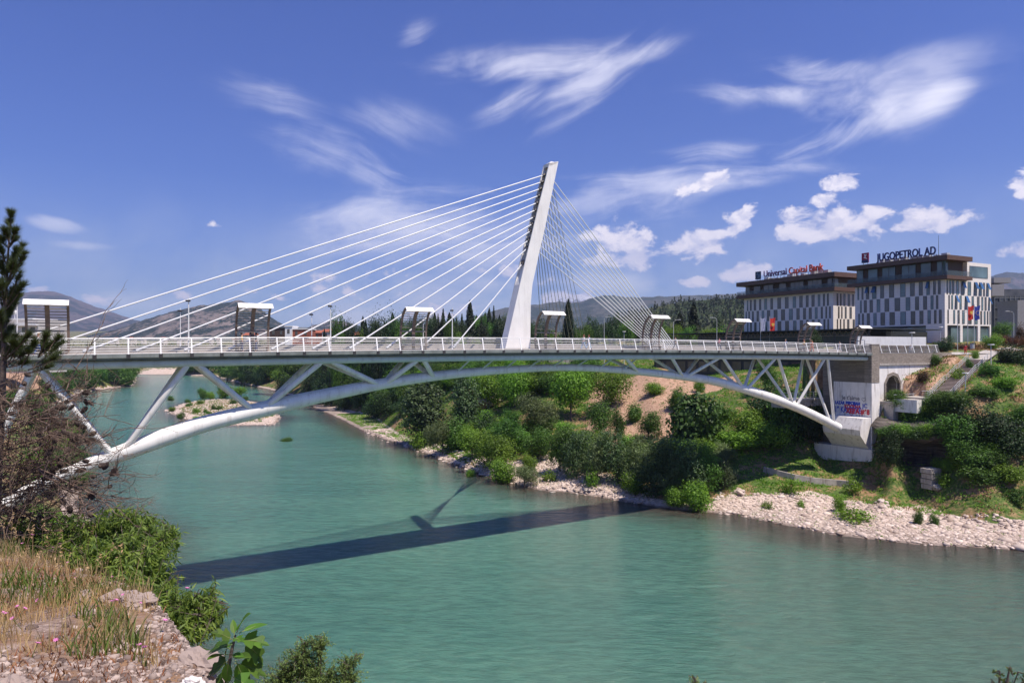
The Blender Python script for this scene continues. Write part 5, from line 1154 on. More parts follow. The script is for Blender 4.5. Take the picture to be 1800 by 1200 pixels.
for px, yt, w, k, D, lab in [(672, 577, 42, 'bright', 215, 'bright green rounded tree behind the bridge left of the shelter'), (643, 584, 24, 'bright2', 225, 'smaller bright green tree left of the larger one'), (810, 588, 24, 'bright2', 190, 'pale green bush behind the railing left of the tall cypress'), (836, 588, 22, 'bright', 190, 'pale green bush behind the railing right of the tall cypress'),
                     (999, 524, 23, 'cyp2', 132, 'big dark cypress right of the pylon'), (976, 584, 28, 'bright2', 135, 'bright green bush between pylon and big cypress'), (1017, 580, 22, 'mid', 140, 'bush at the right foot of the big cypress'), (1066, 583, 9, 'bright', 130, 'small bright sapling beside the curved street lamp'),
                     (1195, 548, 24, 'cyp2', 230, 'left one of the two dark cypresses before the wooded hill'), (1219, 531, 24, 'cyp', 225, 'taller right one of the two dark cypresses before the wooded hill'), (1120, 552, 22, 'cyp2', 240, 'dark conifer behind the back stays'), (1045, 556, 30, 'dark', 230, 'dark tree right of the big cypress'),
                     (1075, 550, 34, 'dark', 235, 'broad dark tree behind the curved lamp'), (1240, 572, 46, 'bright', 200, 'bright green tree below the wooded hill'), (1280, 574, 50, 'bright2', 205, 'bright green tree left of the lower office block'), (1180, 572, 40, 'bright2', 205, 'bright green tree left of the two cypresses'), (1160, 566, 36, 'mid', 215, 'mid green tree behind the shelter of the back stays'), (1210, 576, 40, 'mid', 200, 'mid green tree under the two cypresses'),
                     (1146, 560, 30, 'dark', 230, 'dark tree beside the white back stays'), (1260, 560, 36, 'dark', 230, 'dark tree under the wooded hill'), (1300, 562, 30, 'dark', 235, 'dark tree touching the left edge of the lower office block'), (1100, 566, 34, 'mid', 215, 'mid green tree beneath the back stays'), (1030, 572, 30, 'mid', 205, 'mid green tree by the big cypress'), (1005, 560, 40, 'dark', 225, 'dark wood edge behind the big cypress'),
                     (1762, 566, 32, 'mid', 190, 'green tree before the dark glass office'), (1796, 570, 18, 'brownb', 180, 'orange-brown tree at the right edge before the dark office'), (940, 572, 40, 'dark', 225, 'dark tree behind the right edge of the pylon foot'), (960, 560, 36, 'dark', 235, 'dark tree behind the shelter right of the pylon')]:
    D = farther(px, D, 17.5); p = P(px, 600, D); z = H1(p.x, p.y); put(k, Vector((p.x, p.y, z - .3)), EYE + (HY - yt) * D / F - z, w * D / F, lab, 'tree')
for i in range(27):
    px = 1496 + i * 12; p = P(px, 606, 132 + (i % 3)); z = H1(p.x, p.y); put('hedge', Vector((p.x, p.y, z - .2)), 1.9, 2.0, 'reddish brown clipped hedge bush in front of the office blocks', 'hedge', 'reddish hedge along the plaza')
# far tree belts to close the horizon: hundreds of crowns that read as one mass
def belt(name, label, spots, mat, seed, leaf=1.2, per=90):
    rg = np.random.default_rng(seed); cs = []; ns = []
    for x, y, z, h, w in spots:
        d = unit(rg.normal(size=(per, 3))); lump = 1 + .3 * np.sin(d[:, :1] * 5 + x) * np.cos(d[:, 1:2] * 4 + y); cs.append(np.array([x, y, z + h * .55]) + d * np.array([w / 2, w / 2, h * .5]) * rg.uniform(.55, 1, (per, 1)) * lump); ns.append(d + rg.normal(size=(per, 3)) * .5)
    v, q = leaves(np.concatenate(cs), np.concatenate(ns), leaf, .7, rg); return tag(obj_me(name, mesh_np(name, v, q, None, mat)), label, 'trees', kind='stuff')
sp_ = []
for i in range(520):
    px = rd.uniform(-250, 2150); D = rd.uniform(320, 760); p = P(px, 600, D)
    if sdist(RIVER, np.array([p.x]), np.array([p.y]))[0] > -8: continue
    z = H1(p.x, p.y); yt = rd.uniform(590, 600) if px < 560 else rd.uniform(576, 592)
    sp_.append((p.x, p.y, z - .3, max(4, EYE + (HY - yt) * D / F - z), rd.uniform(8, 14)))
belt('tree_belt', 'distant belt of dark trees across the plain behind the bridge', sp_, L_['dark'], 5)
sp_ = []
for i in range(150):
    px = rd.uniform(225, 430); D = rd.uniform(540, 780); p = P(px, 655, D)
    if sdist(RIVER, np.array([p.x]), np.array([p.y]))[0] > -4: continue
    sp_.append((p.x, p.y, H1(p.x, p.y) - .4, rd.uniform(8, 14), rd.uniform(10, 16)))
belt('far_wood', 'green wood on the far bend of the river seen under the deck', sp_, L_['mid'], 6)
# the wooded hill: thousands of conifers that read as one mass
hm_ = hill.data; hv = np.array([v.co[:] for v in hm_.vertices]); rgf = np.random.default_rng(9)
nw = 5200; pick = rgf.integers(0, len(hv), nw * 4); pv = hv[pick]; pv = pv[(pv[:, 2] > 4) & (pv[:, 1] < 910)][:nw]
pv = pv + rgf.normal(size=pv.shape) * np.array([5, 5, 0])
vs = []; qs = []; base = 0
hh_ = rgf.uniform(5, 9.5, len(pv)); ww_ = rgf.uniform(1.3, 3.0, len(pv)); nn_ = 26
t_ = rgf.uniform(0, 1, (len(pv), nn_)); a_ = rgf.uniform(0, 6.28, (len(pv), nn_)); rad_ = ww_[:, None] * (1 - t_) ** .7 * rgf.uniform(.5, 1, t_.shape)
cx_ = pv[:, 0:1] + rad_ * np.cos(a_); cy_ = pv[:, 1:2] + rad_ * np.sin(a_); cz_ = pv[:, 2:3] + hh_[:, None] * (t_ * 1.0) - .8
cc_ = np.stack([cx_, cy_, cz_], -1).reshape(-1, 3); nr__ = np.stack([np.cos(a_), np.sin(a_), np.full(a_.shape, .5)], -1).reshape(-1, 3) + rgf.normal(size=(cc_.shape)) * .5
v, q = leaves(cc_, nr__, 1.9, .7, rgf)
tag(obj_me('hill_forest', mesh_np('hill_forest', v, q, None, leafmat('leaf_hill', (.035, .052, .02), trans=.05, var=.45, scale=.02))), 'dense conifer forest covering the low hill left of the office blocks', 'forest', kind='stuff')

# ------------------------------------------------------------------ ground cover on the banks
def scatter(name, label, n, box_, mask, size, mat, per=9, spread=.25, seed=0, aspect=.4, up=.8, cat='grass'):
    rg = np.random.default_rng(seed); x = rg.uniform(box_[0], box_[1], n * 3); y = rg.uniform(box_[2], box_[3], n * 3)
    ok = mask(x, y); x = x[ok][:n]; y = y[ok][:n]; z = Hgt(x, y)
    c = np.repeat(np.c_[x, y, z], per, 0); c[:, :2] += rg.normal(size=(len(c), 2)) * spread; c[:, 2] += rg.uniform(.2, 1, len(c)) * size * .55
    nr_ = rg.normal(size=(len(c), 3)) + np.array([0, 0, .4]); ax = rg.normal(size=(len(c), 3)) * (1 - up) + np.array([0, 0, up])
    v, q = leaves(c, nr_, size, aspect, rg, None, ax)
    return tag(obj_me(name, mesh_np(name, v, q, None, mat)), label, cat, kind='stuff')
def near_poly(p, x, y, d=0): return sdist(p, x, y) > d
def landmask(x, y, lo=1.0):
    s_ = -sdist(RIVER, x, y); ok = s_ > lo
    for g in (grav1, grav2, bare1): ok &= ~near_poly(g, x + fbm(x, y, 4, 3, 12) * 4, y, .0)
    return ok
scatter('bank_grass', 'green grass and creepers covering the far river bank', 26000, (-60, 125, 80, 240), lambda x, y: landmask(x, y) & (fbm(x, y, 8, 3, 20) > -.25) & (Hgt(x, y) < 21.4), .34, L_['bright'], 9, .32, 31)
scatter('dry_grass', 'straw coloured dry grass on the upper bank beside the stairs', 6500, (55, 125, 88, 135), lambda x, y: landmask(x, y) & (fbm(x, y, 5, 3, 22) > -.05), .3, leafmat('leaf_straw', (.32, .20, .10), trans=.2), 7, .25, 32)
scatter('slope_weeds', 'sparse weeds on the bare earth slope', 900, (0, 110, 100, 200), lambda x, y: near_poly(bare1, x, y), .3, L_['mid'], 8, .2, 33)
scatter('gravel_weeds', 'sparse green weeds on the pale gravel', 420, (-20, 80, 76, 135), lambda x, y: near_poly(grav1, x, y, 1) | near_poly(grav2, x, y, 1), .22, L_['bright'], 8, .2, 34)
# pebbles and boulders of the far shore
ico = MB(); ico.sphere((0, 0, 0), 1, 6, 4); icv = np.array(ico.v); icf = ico.f
def stones(name, label, pts, sizes, mat, seed=0, flat=.55):
    rg = np.random.default_rng(seed); n = len(pts); k = len(icv); s_ = sizes[:, None, None] * rg.uniform(.6, 1.3, (n, 1, 3)); s_[..., 2] *= flat
    j = icv[None] * s_ * rg.uniform(.78, 1.2, (n, k, 1)); a = rg.uniform(0, 6.28, n); c, s2_ = np.cos(a)[:, None], np.sin(a)[:, None]
    jx = j[..., 0] * c - j[..., 1] * s2_; jy = j[..., 0] * s2_ + j[..., 1] * c; v = np.stack([jx, jy, j[..., 2]], -1) + pts[:, None]
    f = np.array([g for g in icf]); q = (f[None] + (np.arange(n) * k)[:, None, None]).reshape(-1, 4)
    return mesh_np(name, v.reshape(-1, 3), q, None, mat)
def stonecol(name, a, c, trans=None):
    m, nt, b = nmat(name); g = nd(nt, 'ShaderNodeNewGeometry'); lk(nt, mixc(nt, g.outputs['Random Per Island'], a, c), b.inputs['Base Color']); b.inputs['Roughness'].default_value = .9; b.inputs['Specular IOR Level'].default_value = .25
    bump(nt, b, noise(nt, g.outputs['Position'], 14, 5), .5, .02); return m
M['pebble'] = stonecol('pebble', (.34, .26, .21), (.72, .60, .52)); M['pebble_near'] = stonecol('pebble_near', (.085, .055, .045), (.50, .40, .345))
rg = np.random.default_rng(77); X = rg.uniform(-25, 85, 60000); Y = rg.uniform(74, 140, 60000); wy_ = fbm(X, Y, 4, 3, 12) * 3
ok = (near_poly(grav1, X + wy_, Y, -.5) | near_poly(grav2, X + wy_, Y, -.5)) & (sdist(RIVER, X, Y) < .3); X = X[ok][:9000]; Y = Y[ok][:9000]
tag(obj_me('shore_pebbles', stones('shore_pebbles', '', np.c_[X, Y, Hgt(X, Y)], rg.gamma(2, .06, len(X)) + .05, M['pebble'], 5)), 'pale pebbles covering the gravel beach', 'pebbles', kind='stuff')
X = rg.uniform(-160, -40, 60000); Y = rg.uniform(190, 330, 60000); ok = (sdist(ISLAND, X, Y) > -.5); X = X[ok][:2200]; Y = Y[ok][:2200]
tag(obj_me('island_pebbles', stones('island_pebbles', '', np.c_[X, Y, Hgt(X, Y)], rg.uniform(.15, .4, len(X)), M['pebble'], 6)), 'pale pebbles covering the river island', 'pebbles', kind='stuff')
t_ = rg.uniform(0, 1, 500); L0 = np.array([wz(640, 757), wz(750, 795), wz(850, 835)]); seg = (t_ * 2).astype(int).clip(0, 1); f_ = (t_ * 2 - seg)[:, None]
pp = L0[seg] * (1 - f_) + L0[seg + 1] * f_; pp += rg.normal(size=pp.shape) * [1.2, 1.6] + [1.0, 1.4]
tag(obj_me('spit_pebbles', stones('spit_pebbles', '', np.c_[pp, np.maximum(Hgt(pp[:, 0], pp[:, 1]), -.05)], rg.uniform(.12, .5, len(pp)), M['pebble'], 8)), 'pale stones along the waterline of the inner bend', 'pebbles', kind='stuff')
def boulder(loc, s_, mat, label, group=None, seed=0, cat='boulder', flat=.6):
    bm = MB(); bm.sphere((0, 0, 0), 1, 26, 18); v = np.array(bm.v); n_ = np.array([mnoise.noise(Vector(p) * 1.3 + Vector((seed * 7.1, 0, 0))) for p in v]); n2_ = np.array([mnoise.noise(Vector(p) * 3.7 + Vector((seed * 3.1, 5, 0))) for p in v])
    n3_ = np.array([mnoise.noise(Vector(p) * 9 + Vector((seed, 9, 0))) for p in v]); v = v * (1 + .45 * n_ + .22 * n2_ + .12 * n3_)[:, None] * np.array([1.25, .95, flat]) * s_; m = MB(); m.v = [tuple(p) for p in v]; m.f = bm.f; o = m.build('boulder', mat, None); o.location = loc; o.rotation_euler = (0, 0, seed * 1.7)
    return tag(o, label, cat, group)
boulder(hit(1300, 868) + Z3 * .2, .75, M['pebble'], 'pale boulder at the left end of the gravel beach', seed=1)
boulder(hit(1648, 858) + Z3 * .2, .8, M['concrete'], 'grey boulder in the grass right of the stacked slabs', seed=2)
boulder(hit(1248, 812) + Z3 * .2, .6, M['pebble'], 'white boulder beside the pale track on the grass bank', seed=3)
boulder(onz(160, 664, 1) + Z3 * .8, 3.0, M['pebble'], 'white rock at the water edge of the far left bank', seed=4); boulder(onz(176, 662, 1) + Z3 * 1.0, 4.2, M['concrete'], 'grey outcrop on the far left bank beneath the deck', seed=5, flat=1.2); boulder(onz(132, 690, 1) + Z3 * .1, 2.6, M['concrete'], 'pale rock shelf on the far left bank', seed=6)
for i, (px, py) in enumerate([(822, 828), (848, 832), (858, 824), (784, 812), (1030, 862), (972, 866)]): boulder(hit(px, py) - Z3 * .05, .45, M['concrete'], 'dark rock along the waterline of the gravel spit', 'rocks on the waterline of the spit', seed=10 + i)
pr_ = hit(834, 716, 100); t = boulder(pr_ + Z3 * 1.2, 3.2, simple('red_rock', (.34, .14, .08), .9, var=.3, bumpk=.6), 'reddish boulder with pale broken rock above the shaded bushes', seed=20, flat=.9)
boulder(hit(860, 712) + Z3 * 1.2, 3.4, M['pebble'], 'pile of pale broken rock right of the reddish boulder', seed=21, flat=.6)
# overhanging rock right of the pier
rk = MB(); P0 = P(1540, 817, 106.5); P1 = P(1690, 812, 100); nseg = 26; rows = [(2.2, 3.0), (2.6, 4.6), (3.2, 5.6), (3.3, 6.6), (3.0, 7.6), (2.4, 8.6), (.6, 9.3), (-.8, 9.8), (-1.2, 10.4), (-.2, 11.0), (2.0, 11.5), (5.0, 12.2)]
vs = []; 
for i in range(nseg + 1):
    t0 = i / nseg; bp_ = P0.lerp(P1, t0)
    for j, (dy, z) in enumerate(rows):
        w_ = mnoise.noise(Vector((i * .35, j * .9, 2))) * .9 + mnoise.noise(Vector((i * 1.1, j * 2.1, 7))) * .35; zz = z + .5 * math.sin(i * .4) + (0 if j < 5 else -1.8 * abs(t0 - .45)); vs.append((bp_.x + w_ * .3, bp_.y + dy + w_ - 1.0, zz))
k = len(rows); rk.add(vs, [(i * k + j, (i + 1) * k + j, (i + 1) * k + j + 1, i * k + j + 1) for i in range(nseg) for j in range(k - 1)])
m_, nt, b = nmat('layered_rock'); ps = geo_pos(nt); ly = noise(nt, mapping(nt, ps, (.25, .25, 2.6)), 1.2, 6, .6); lk(nt, mixc(nt, smooth(nt, ly, .35, .65), (.05, .042, .037), (.16, .135, .115)), b.inputs['Base Color']); b.inputs['Roughness'].default_value = .95; bump(nt, b, ly, .9, .3)
tag(rk.build('rock_overhang', m_, None, fix=False), 'dark layered rock overhang at the foot of the steep bank right of the pier', 'rock')
# ------------------------------------------------------------------ the near bank at lower left
rgn = np.random.default_rng(5)
edge = EDGE; _e = [(-60, 9.5), (-6.75, 9), (-3.5, 6.5), (-1.95, 4.3), (-1.6, 3.6), (-1.1, 2.0), (1.5, -.6), (3, -8), (-60, -8)]
def near_ok(x, y, d=.05): return sdist(edge, x, y) > d
# stones of the conglomerate
X = rgn.uniform(-8, -1, 90000); Y = rgn.uniform(2.2, 9.5, 90000)
a_ = X / Y * F + CX; ground_z = Hgt(X, Y); py_ = HY - (ground_z - EYE) / Y * F
rocky = (a_ + fbm(X, Y, .8, 3, 40) * 160 > 215) | (py_ + fbm(X, Y, .8, 3, 41) * 40 > 1150) | (rgn.random(len(X)) < .03)
ok = near_ok(X, Y, -.25) & rocky; X = X[ok][:30000]; Y = Y[ok][:30000]
tag(obj_me('conglomerate_stones', stones('conglomerate_stones', '', np.c_[X, Y, Hgt(X, Y) + .0], np.minimum(rgn.gamma(1.6, .0055, len(X)), .036) + .005, M['pebble_near'], 15, .7)), 'pinkish grey pebbles bound in the rock of the near bank', 'pebbles', kind='stuff')
white = simple('white_stone', (.72, .68, .64), .8, var=.08, scale=8, bumpk=.3)
for i, (px, py, D, s_, mt, lab) in enumerate([(337, 1162, 4.1, .055, white, 'white stone on the conglomerate edge at lower left'), (106, 1186, 3.9, .07, simple('brown_stone', (.11, .075, .06), .8), 'dark brown stone at the bottom left, left of its neighbour'), (131, 1188, 3.9, .055, MATS['brown_stone'], 'smaller dark brown stone at the bottom left'),
                             (150, 1048, 6.3, .09, M['pebble_near'], 'pale grey slab of rock in the dry grass'), (200, 1050, 6.2, .09, M['pebble_near'], 'pale rock crest behind the dry grass, right of the slab'), (232, 1052, 6.1, .10, M['pebble_near'], 'rounded grey rock crest at the edge of the near bank'), (246, 1066, 5.9, .10, M['pebble_near'], 'small rock at the right of the rounded crest'), (352, 1122, 4.6, .12, M['pebble_near'], 'rough conglomerate knob at the cliff edge beside the fig'), (366, 1175, 3.9, .12, M['pebble_near'], 'dark conglomerate knob under the fig leaves'), (20, 1190, 3.9, .09, M['pebble_near'], 'grey stone in the bottom left corner')]):
    p = P(px, py, D); p.z = H1(p.x, p.y) + s_ * .3; boulder(p, s_, mt, lab, seed=50 + i, cat='stone', flat=.75)
def blades(name, label, n, mask, hlo, hhi, w, mat, seed, bend=.35, kind='stuff', head=False):
    rg = np.random.default_rng(seed); x = rg.uniform(-14, -.8, n * 6); y = rg.uniform(2, 11, n * 6); ok = near_ok(x, y, .0) & mask(x, y); x = x[ok][:n]; y = y[ok][:n]; n = len(x)
    z = Hgt(x, y) - .02; h = rg.uniform(hlo, hhi, n); a = rg.uniform(0, 6.28, n); bx = np.cos(a) * h * bend * rg.uniform(.2, 1, n); by = np.sin(a) * h * bend * rg.uniform(.2, 1, n)
    wa = rg.uniform(0, 6.28, n); wx = np.cos(wa) * w; wy = np.sin(wa) * w * .4
    ts = [0, .4, .75, 1.0]; ws = [1, .9, .6, .1]; V_ = []
    for t, k in zip(ts, ws):
        c = np.c_[x + bx * t * t, y + by * t * t, z + h * t * (1 - .12 * t)]; V_ += [c - np.c_[wx * k, wy * k, wx * 0], c + np.c_[wx * k, wy * k, wx * 0]]
    V_ = np.stack(V_, 1); base = (np.arange(n) * 8)[:, None]
    q = np.concatenate([base + np.array([[2 * i, 2 * i + 1, 2 * i + 3, 2 * i + 2]]) for i in range(3)], 0)
    vv = V_.reshape(-1, 3)
    if head:
        tips = V_[:, 7] ; m_ = 7; c = np.repeat(tips, m_, 0) + rg.normal(size=(n * m_, 3)) * np.array([.008, .008, .03]); hv, hq = leaves(c, rg.normal(size=c.shape), .032, .4, rg, .5); hq = hq + len(vv); vv = np.vstack([vv, hv]); q = np.vstack([q, hq])
    return tag(obj_me(name, mesh_np(name, vv, q, None, mat)), label, 'grass', kind='stuff')
straw = leafmat('leaf_dry_stalk', (.60, .43, .25), trans=.3, var=.35, yellow=.05); greenb = leafmat('leaf_grass_near', (.13, .20, .045), trans=.3); redb = leafmat('leaf_rusty', (.36, .16, .075), trans=.2)
def pxy(x, y): z = Hgt(x, y); return x / y * F + CX, HY - (z - EYE) / y * F
def gmask(x, y): a, b_ = pxy(x, y); return (a < 250 + fbm(x, y, 1, 3, 44) * 120) & (b_ + fbm(x, y, 1, 3, 45) * 60 < 1160)
blades('dry_grass', 'tall straw coloured dry grass on the near bank', 24000, lambda x, y: gmask(x, y) & (fbm(x, y, .8, 3, 61) > -.35), .06, .26, .004, straw, 1, head=False)
blades('oat_stalks', 'wild oat stalks with drooping seed heads on the near bank', 700, lambda x, y: gmask(x, y) & (y > 5.5), .3, .62, .003, straw, 2, bend=.25, head=True)
blades('green_grass', 'green grass and weeds in the middle of the near bank', 14000, lambda x, y: gmask(x, y) & (fbm(x, y, 1.3, 3, 47) > -.02), .06, .26, .007, greenb, 3, bend=.6)
blades('rusty_grass', 'short rusty grass between the stones of the near bank', 22000, lambda x, y: (fbm(x, y, .6, 3, 49) > .02), .02, .10, .006, redb, 4, bend=.7)
# flowers
pink = simple('petal_pink', (.66, .24, .48), .6, var=.2); fp = empty('wildflower', (0, 0, 0), label='small pink wildflower on a thin stem in the dry grass', cat='flower', group='pink wildflowers in the near grass')
m = MB(); m.tube([(0, 0, -.3), (.01, 0, -.12), (0, 0, 0)], .003, 5); m.build('stem', greenb, fp)
m = MB()
for k in range(7):
    a = k * math.pi * 2 / 7; c, s_ = math.cos(a), math.sin(a); m.add([(0, 0, 0), (c * .014 - s_ * .008, s_ * .014 + c * .008, .014), (c * .03, s_ * .03, .012), (c * .014 + s_ * .008, s_ * .014 - c * .008, .014)], [(0, 1, 2, 3)])
m.build('bloom', pink, fp, fix=False)
FL = [(57, 940), (105, 955), (72, 996), (119, 1005), (197, 1025), (132, 1030), (66, 1072), (95, 1066), (12, 1072), (30, 1087), (43, 1092), (10, 1108), (22, 1119), (171, 1095), (204, 1082), (216, 1065), (197, 1084), (98, 1146), (66, 1149), (245, 1147), (254, 1149), (290, 1114), (134, 1090), (92, 962), (247, 1087), (6, 1098), (39, 955), (168, 942)]
for i, (px, py) in enumerate(FL):
    D = np.interp(py, [900, 960, 1040, 1150, 1200], [9.5, 8.6, 6.4, 4.5, 3.9]); p = P(px, py, D); z = H1(p.x, p.y); p.z = max(p.z, z + .1); f = fp if i == 0 else copy_tree(fp); f.location = p; f.rotation_euler = (random.uniform(-.3, .9), random.uniform(-.3, .3), random.uniform(0, 6)); s_ = random.uniform(.45, .75); f.scale = (s_,) * 3
p = P(329, 1034, 6.2); f = copy_tree(fp); f.location = p; f.scale = (.8,) * 3; tag(f, 'pink wildflower reaching over the green bush near the water', 'flower', 'pink wildflowers in the near grass')

# ---- drooping-leaved bush
def lance(cen, ax, nrm, L, W):   # folded lance leaf: 6 vertices, two quads
    ax = unit(ax); nrm = unit(nrm - (nrm * ax).sum(1, keepdims=True) * ax); s_ = np.cross(nrm, ax); L = L[:, None]; W = W[:, None]
    a = cen; b_ = cen + ax * L * .45 + s_ * W * .5 + nrm * W * .18; c = cen + ax * L - nrm * L * .10; d = cen + ax * L * .45 - s_ * W * .5 + nrm * W * .18; e = cen + ax * L * .48
    v = np.stack([a, b_, c, d, e], 1).reshape(-1, 3); k = (np.arange(len(cen)) * 5)[:, None]
    t = np.concatenate([k + np.array([[0, 1, 4]]), k + np.array([[1, 2, 4]]), k + np.array([[4, 2, 3]]), k + np.array([[0, 4, 3]])], 0)
    return v, t
def twig_bush(name, label, lobes, ntwig, per, L, W, mat, seed, base, droop=.7, tw=.006, cat='bush', twl=.35):
    rg = np.random.default_rng(seed); w = np.array([l[1] ** 2 for l in lobes]); w /= w.sum(); k = rg.choice(len(lobes), ntwig, p=w); C = np.array([l[0][:] for l in lobes])[k]; Rr = np.array([l[1] for l in lobes])[k][:, None]
    d = unit(rg.normal(size=(ntwig, 3)) + np.array([0, -.25, .25])); tip = C + d * Rr * rg.uniform(.5, 1.22, (ntwig, 1)); dirs = unit(d + np.array([0, 0, .35]) + rg.normal(size=d.shape) * .3); start = tip - dirs * twl
    t = rg.uniform(0.05, 1, (ntwig, per, 1)); c = start[:, None] + (tip - start)[:, None] * t; c[..., 2] -= (t[..., 0] ** 2) * .06
    ax = rg.normal(size=c.shape) * .55 + dirs[:, None] * .35 + np.array([0, 0, -1]) * droop; nr_ = rg.normal(size=c.shape) * .5 + np.array([0, -.3, .8])
    n = ntwig * per; v, t3 = lance(c.reshape(-1, 3), ax.reshape(-1, 3), nr_.reshape(-1, 3), L * rg.uniform(.6, 1.2, n), W * rg.uniform(.7, 1.2, n))
    b0 = empty(name, base, label=label, cat=cat); v = v - np.array(base)
    o = obj_me('foliage', mesh_np('foliage', v, None, t3, mat), b0)
    m = MB()
    for lc, r in lobes:
        lc = Vector(lc); B = Vector(base); m.tube([B, B.lerp(lc, .5) + Vector((0, 0, .2)), lc], [tw * 5, tw * 4, tw * 2], 6)
    for i in range(min(ntwig, 420)): m.tube([Vector(C[i]), Vector(start[i]), Vector(tip[i])], [tw * 1.4, tw, tw * .5], 4, cap=False)
    m.build('branches', M['bark'], b0)
    return b0
bushleaf = leafmat('leaf_drooping', (.17, .32, .07), trans=.45, var=.4, yellow=.4, scale=3)
def lobe(px, py, r_px, D): p = P(px, py, D); return ((p.x, p.y, p.z), r_px * D / F)
LB = [lobe(*a) for a in [(150, 945, 52, 10), (205, 930, 48, 10), (255, 925, 38, 10), (280, 950, 34, 9.6), (165, 995, 60, 9.3), (225, 985, 60, 9.2), (270, 1000, 42, 9.2), (215, 1040, 55, 8.4), (265, 1050, 50, 8.4), (310, 1060, 42, 8.2), (345, 1065, 40, 8.2), (366, 1050, 24, 8.3), (372, 1080, 24, 8.2), (110, 975, 50, 10), (60, 950, 55, 10.4), (225, 912, 30, 10), (300, 930, 20, 9.8), (340, 1095, 30, 8), (295, 1095, 34, 8)]]
base_ = P(200, 1060, 9.6); base_.z = H1(base_.x, base_.y) - .3
twig_bush('bush', 'green bush with drooping pointed leaves beside the river, below the bare pine branches', LB, 1500, 17, .12, .024, bushleaf, 21, base_)
# ---- feathery shrub right of the fig
smallleaf = leafmat('leaf_feathery', (.17, .25, .08), trans=.35, var=.45, scale=4)
LB = [lobe(*a) for a in [(560, 1130, 24, 10), (530, 1150, 30, 10), (510, 1175, 30, 10), (545, 1175, 36, 10), (580, 1185, 30, 10), (490, 1200, 34, 10), (545, 1215, 50, 10), (610, 1165, 22, 10), (625, 1150, 12, 10), (615, 1190, 28, 10), (600, 1225, 46, 10), (470, 1215, 30, 10), (500, 1240, 50, 10), (565, 1118, 12, 10), (535, 1128, 14, 10)]]
b9 = P(560, 1400, 10); twig_bush('shrub', 'feathery small-leaved shrub top rising at the bottom edge right of the fig', LB, 1500, 24, .036, .013, smallleaf, 22, b9, droop=.15, tw=.004, twl=.22)
for lobes_, lab, sd in [([(1222, 1192, 9, 8), (1216, 1205, 14, 8), (1240, 1198, 9, 8), (1236, 1214, 16, 8)], 'two small leafy sprig tips at the bottom edge below the middle of the river', 31), ([(1757, 1178, 10, 7.5), (1775, 1172, 10, 7.5), (1790, 1180, 9, 7.5), (1770, 1200, 18, 7.5), (1745, 1200, 12, 7.5), (1800, 1198, 14, 7.5)], 'leafy sprig rising in the bottom right corner', 32)]:
    LB = [lobe(*a) for a in lobes_]; bb = P(lobes_[0][0], 1330, lobes_[0][3]); twig_bush('shrub', lab, LB, 26, 9, .05, .022, smallleaf if sd == 31 else greenb, sd, bb, droop=.0, tw=.004, twl=.12)
# ---- fig with large lobed leaves
figleaf = leafmat('leaf_fig_near', (.10, .21, .030), trans=.45, var=.25, scale=6)
figv = leafmat('leaf_fig_vein', (.28, .34, .12), trans=.2, var=.1)
def fig_outline():
    key = [(0, 0), (.16, .02), (.30, .10), (.42, .30), (.50, .42), (.40, .46), (.26, .44), (.24, .52), (.34, .72), (.30, .84), (.17, .74), (.12, .80), (.10, .98), (0, 1.12)]
    return key
def fig_leaf(base, ax, nrm, L, sty):
    ax = Vector(ax).normalized(); nrm = Vector(nrm); nrm = (nrm - ax * nrm.dot(ax)).normalized(); s_ = nrm.cross(ax); k = fig_outline() if sty else [(0, 0), (.09, .03), (.18, .14), (.25, .36), (.25, .58), (.19, .82), (.09, 1.02), (0, 1.14)]
    B = Vector(base); vs = []; fs = []
    def q(x, y): return B + s_ * x * L + ax * y * L + nrm * (abs(x) * .22 - (y ** 2) * .16 - .0) * L
    n = len(k); mid = [q(0, y * .98 + .01) for x, y in k]
    for sg in (1, -1):
        b0 = len(vs); vs += [q(sg * x, y) for x, y in k] + mid
        for i in range(n - 1): fs.append((b0 + i, b0 + i + 1, b0 + n + i + 1, b0 + n + i) if sg > 0 else (b0 + n + i, b0 + n + i + 1, b0 + i + 1, b0 + i))
    return vs, fs
fg = empty('fig_plant', P(400, 1260, 3.4), label='young fig with large lobed leaves at the bottom edge left of centre', cat='plant')
st_ = [P(398, 1260, 3.4), P(396, 1215, 3.4), P(402, 1170, 3.4), P(408, 1140, 3.4), P(414, 1115, 3.4)]; m = MB(); m.tube(st_, [.012, .011, .010, .008, .005], 8)
LV = [((416, 1112), (432, 1072), .075, 0, -.3), ((420, 1112), (470, 1090), .10, 0, -.2), ((412, 1118), (409, 1086), .055, 0, .1), ((410, 1124), (378, 1108), .10, 1, -.3), ((410, 1120), (430, 1125), .06, 1, .3), ((408, 1132), (358, 1140), .10, 1, .1), ((420, 1122), (470, 1128), .13, 1, .0), ((426, 1122), (465, 1162), .16, 1, -.1), ((404, 1150), (365, 1150), .09, 0, .2), ((406, 1150), (425, 1150), .07, 0, .3),
      ((404, 1160), (360, 1182), .14, 1, .1), ((402, 1160), (398, 1192), .12, 0, .1), ((410, 1155), (438, 1148), .10, 0, .2), ((414, 1160), (432, 1200), .16, 0, -.1), ((412, 1164), (470, 1182), .15, 1, .0), ((400, 1176), (372, 1210), .12, 0, .2), ((404, 1186), (455, 1215), .13, 1, .1), ((398, 1140), (392, 1170), .07, 0, .4), ((402, 1196), (360, 1225), .13, 1, .1), ((395, 1212), (420, 1240), .12, 1, 0), ((404, 1140), (384, 1128), .08, 1, .5)]
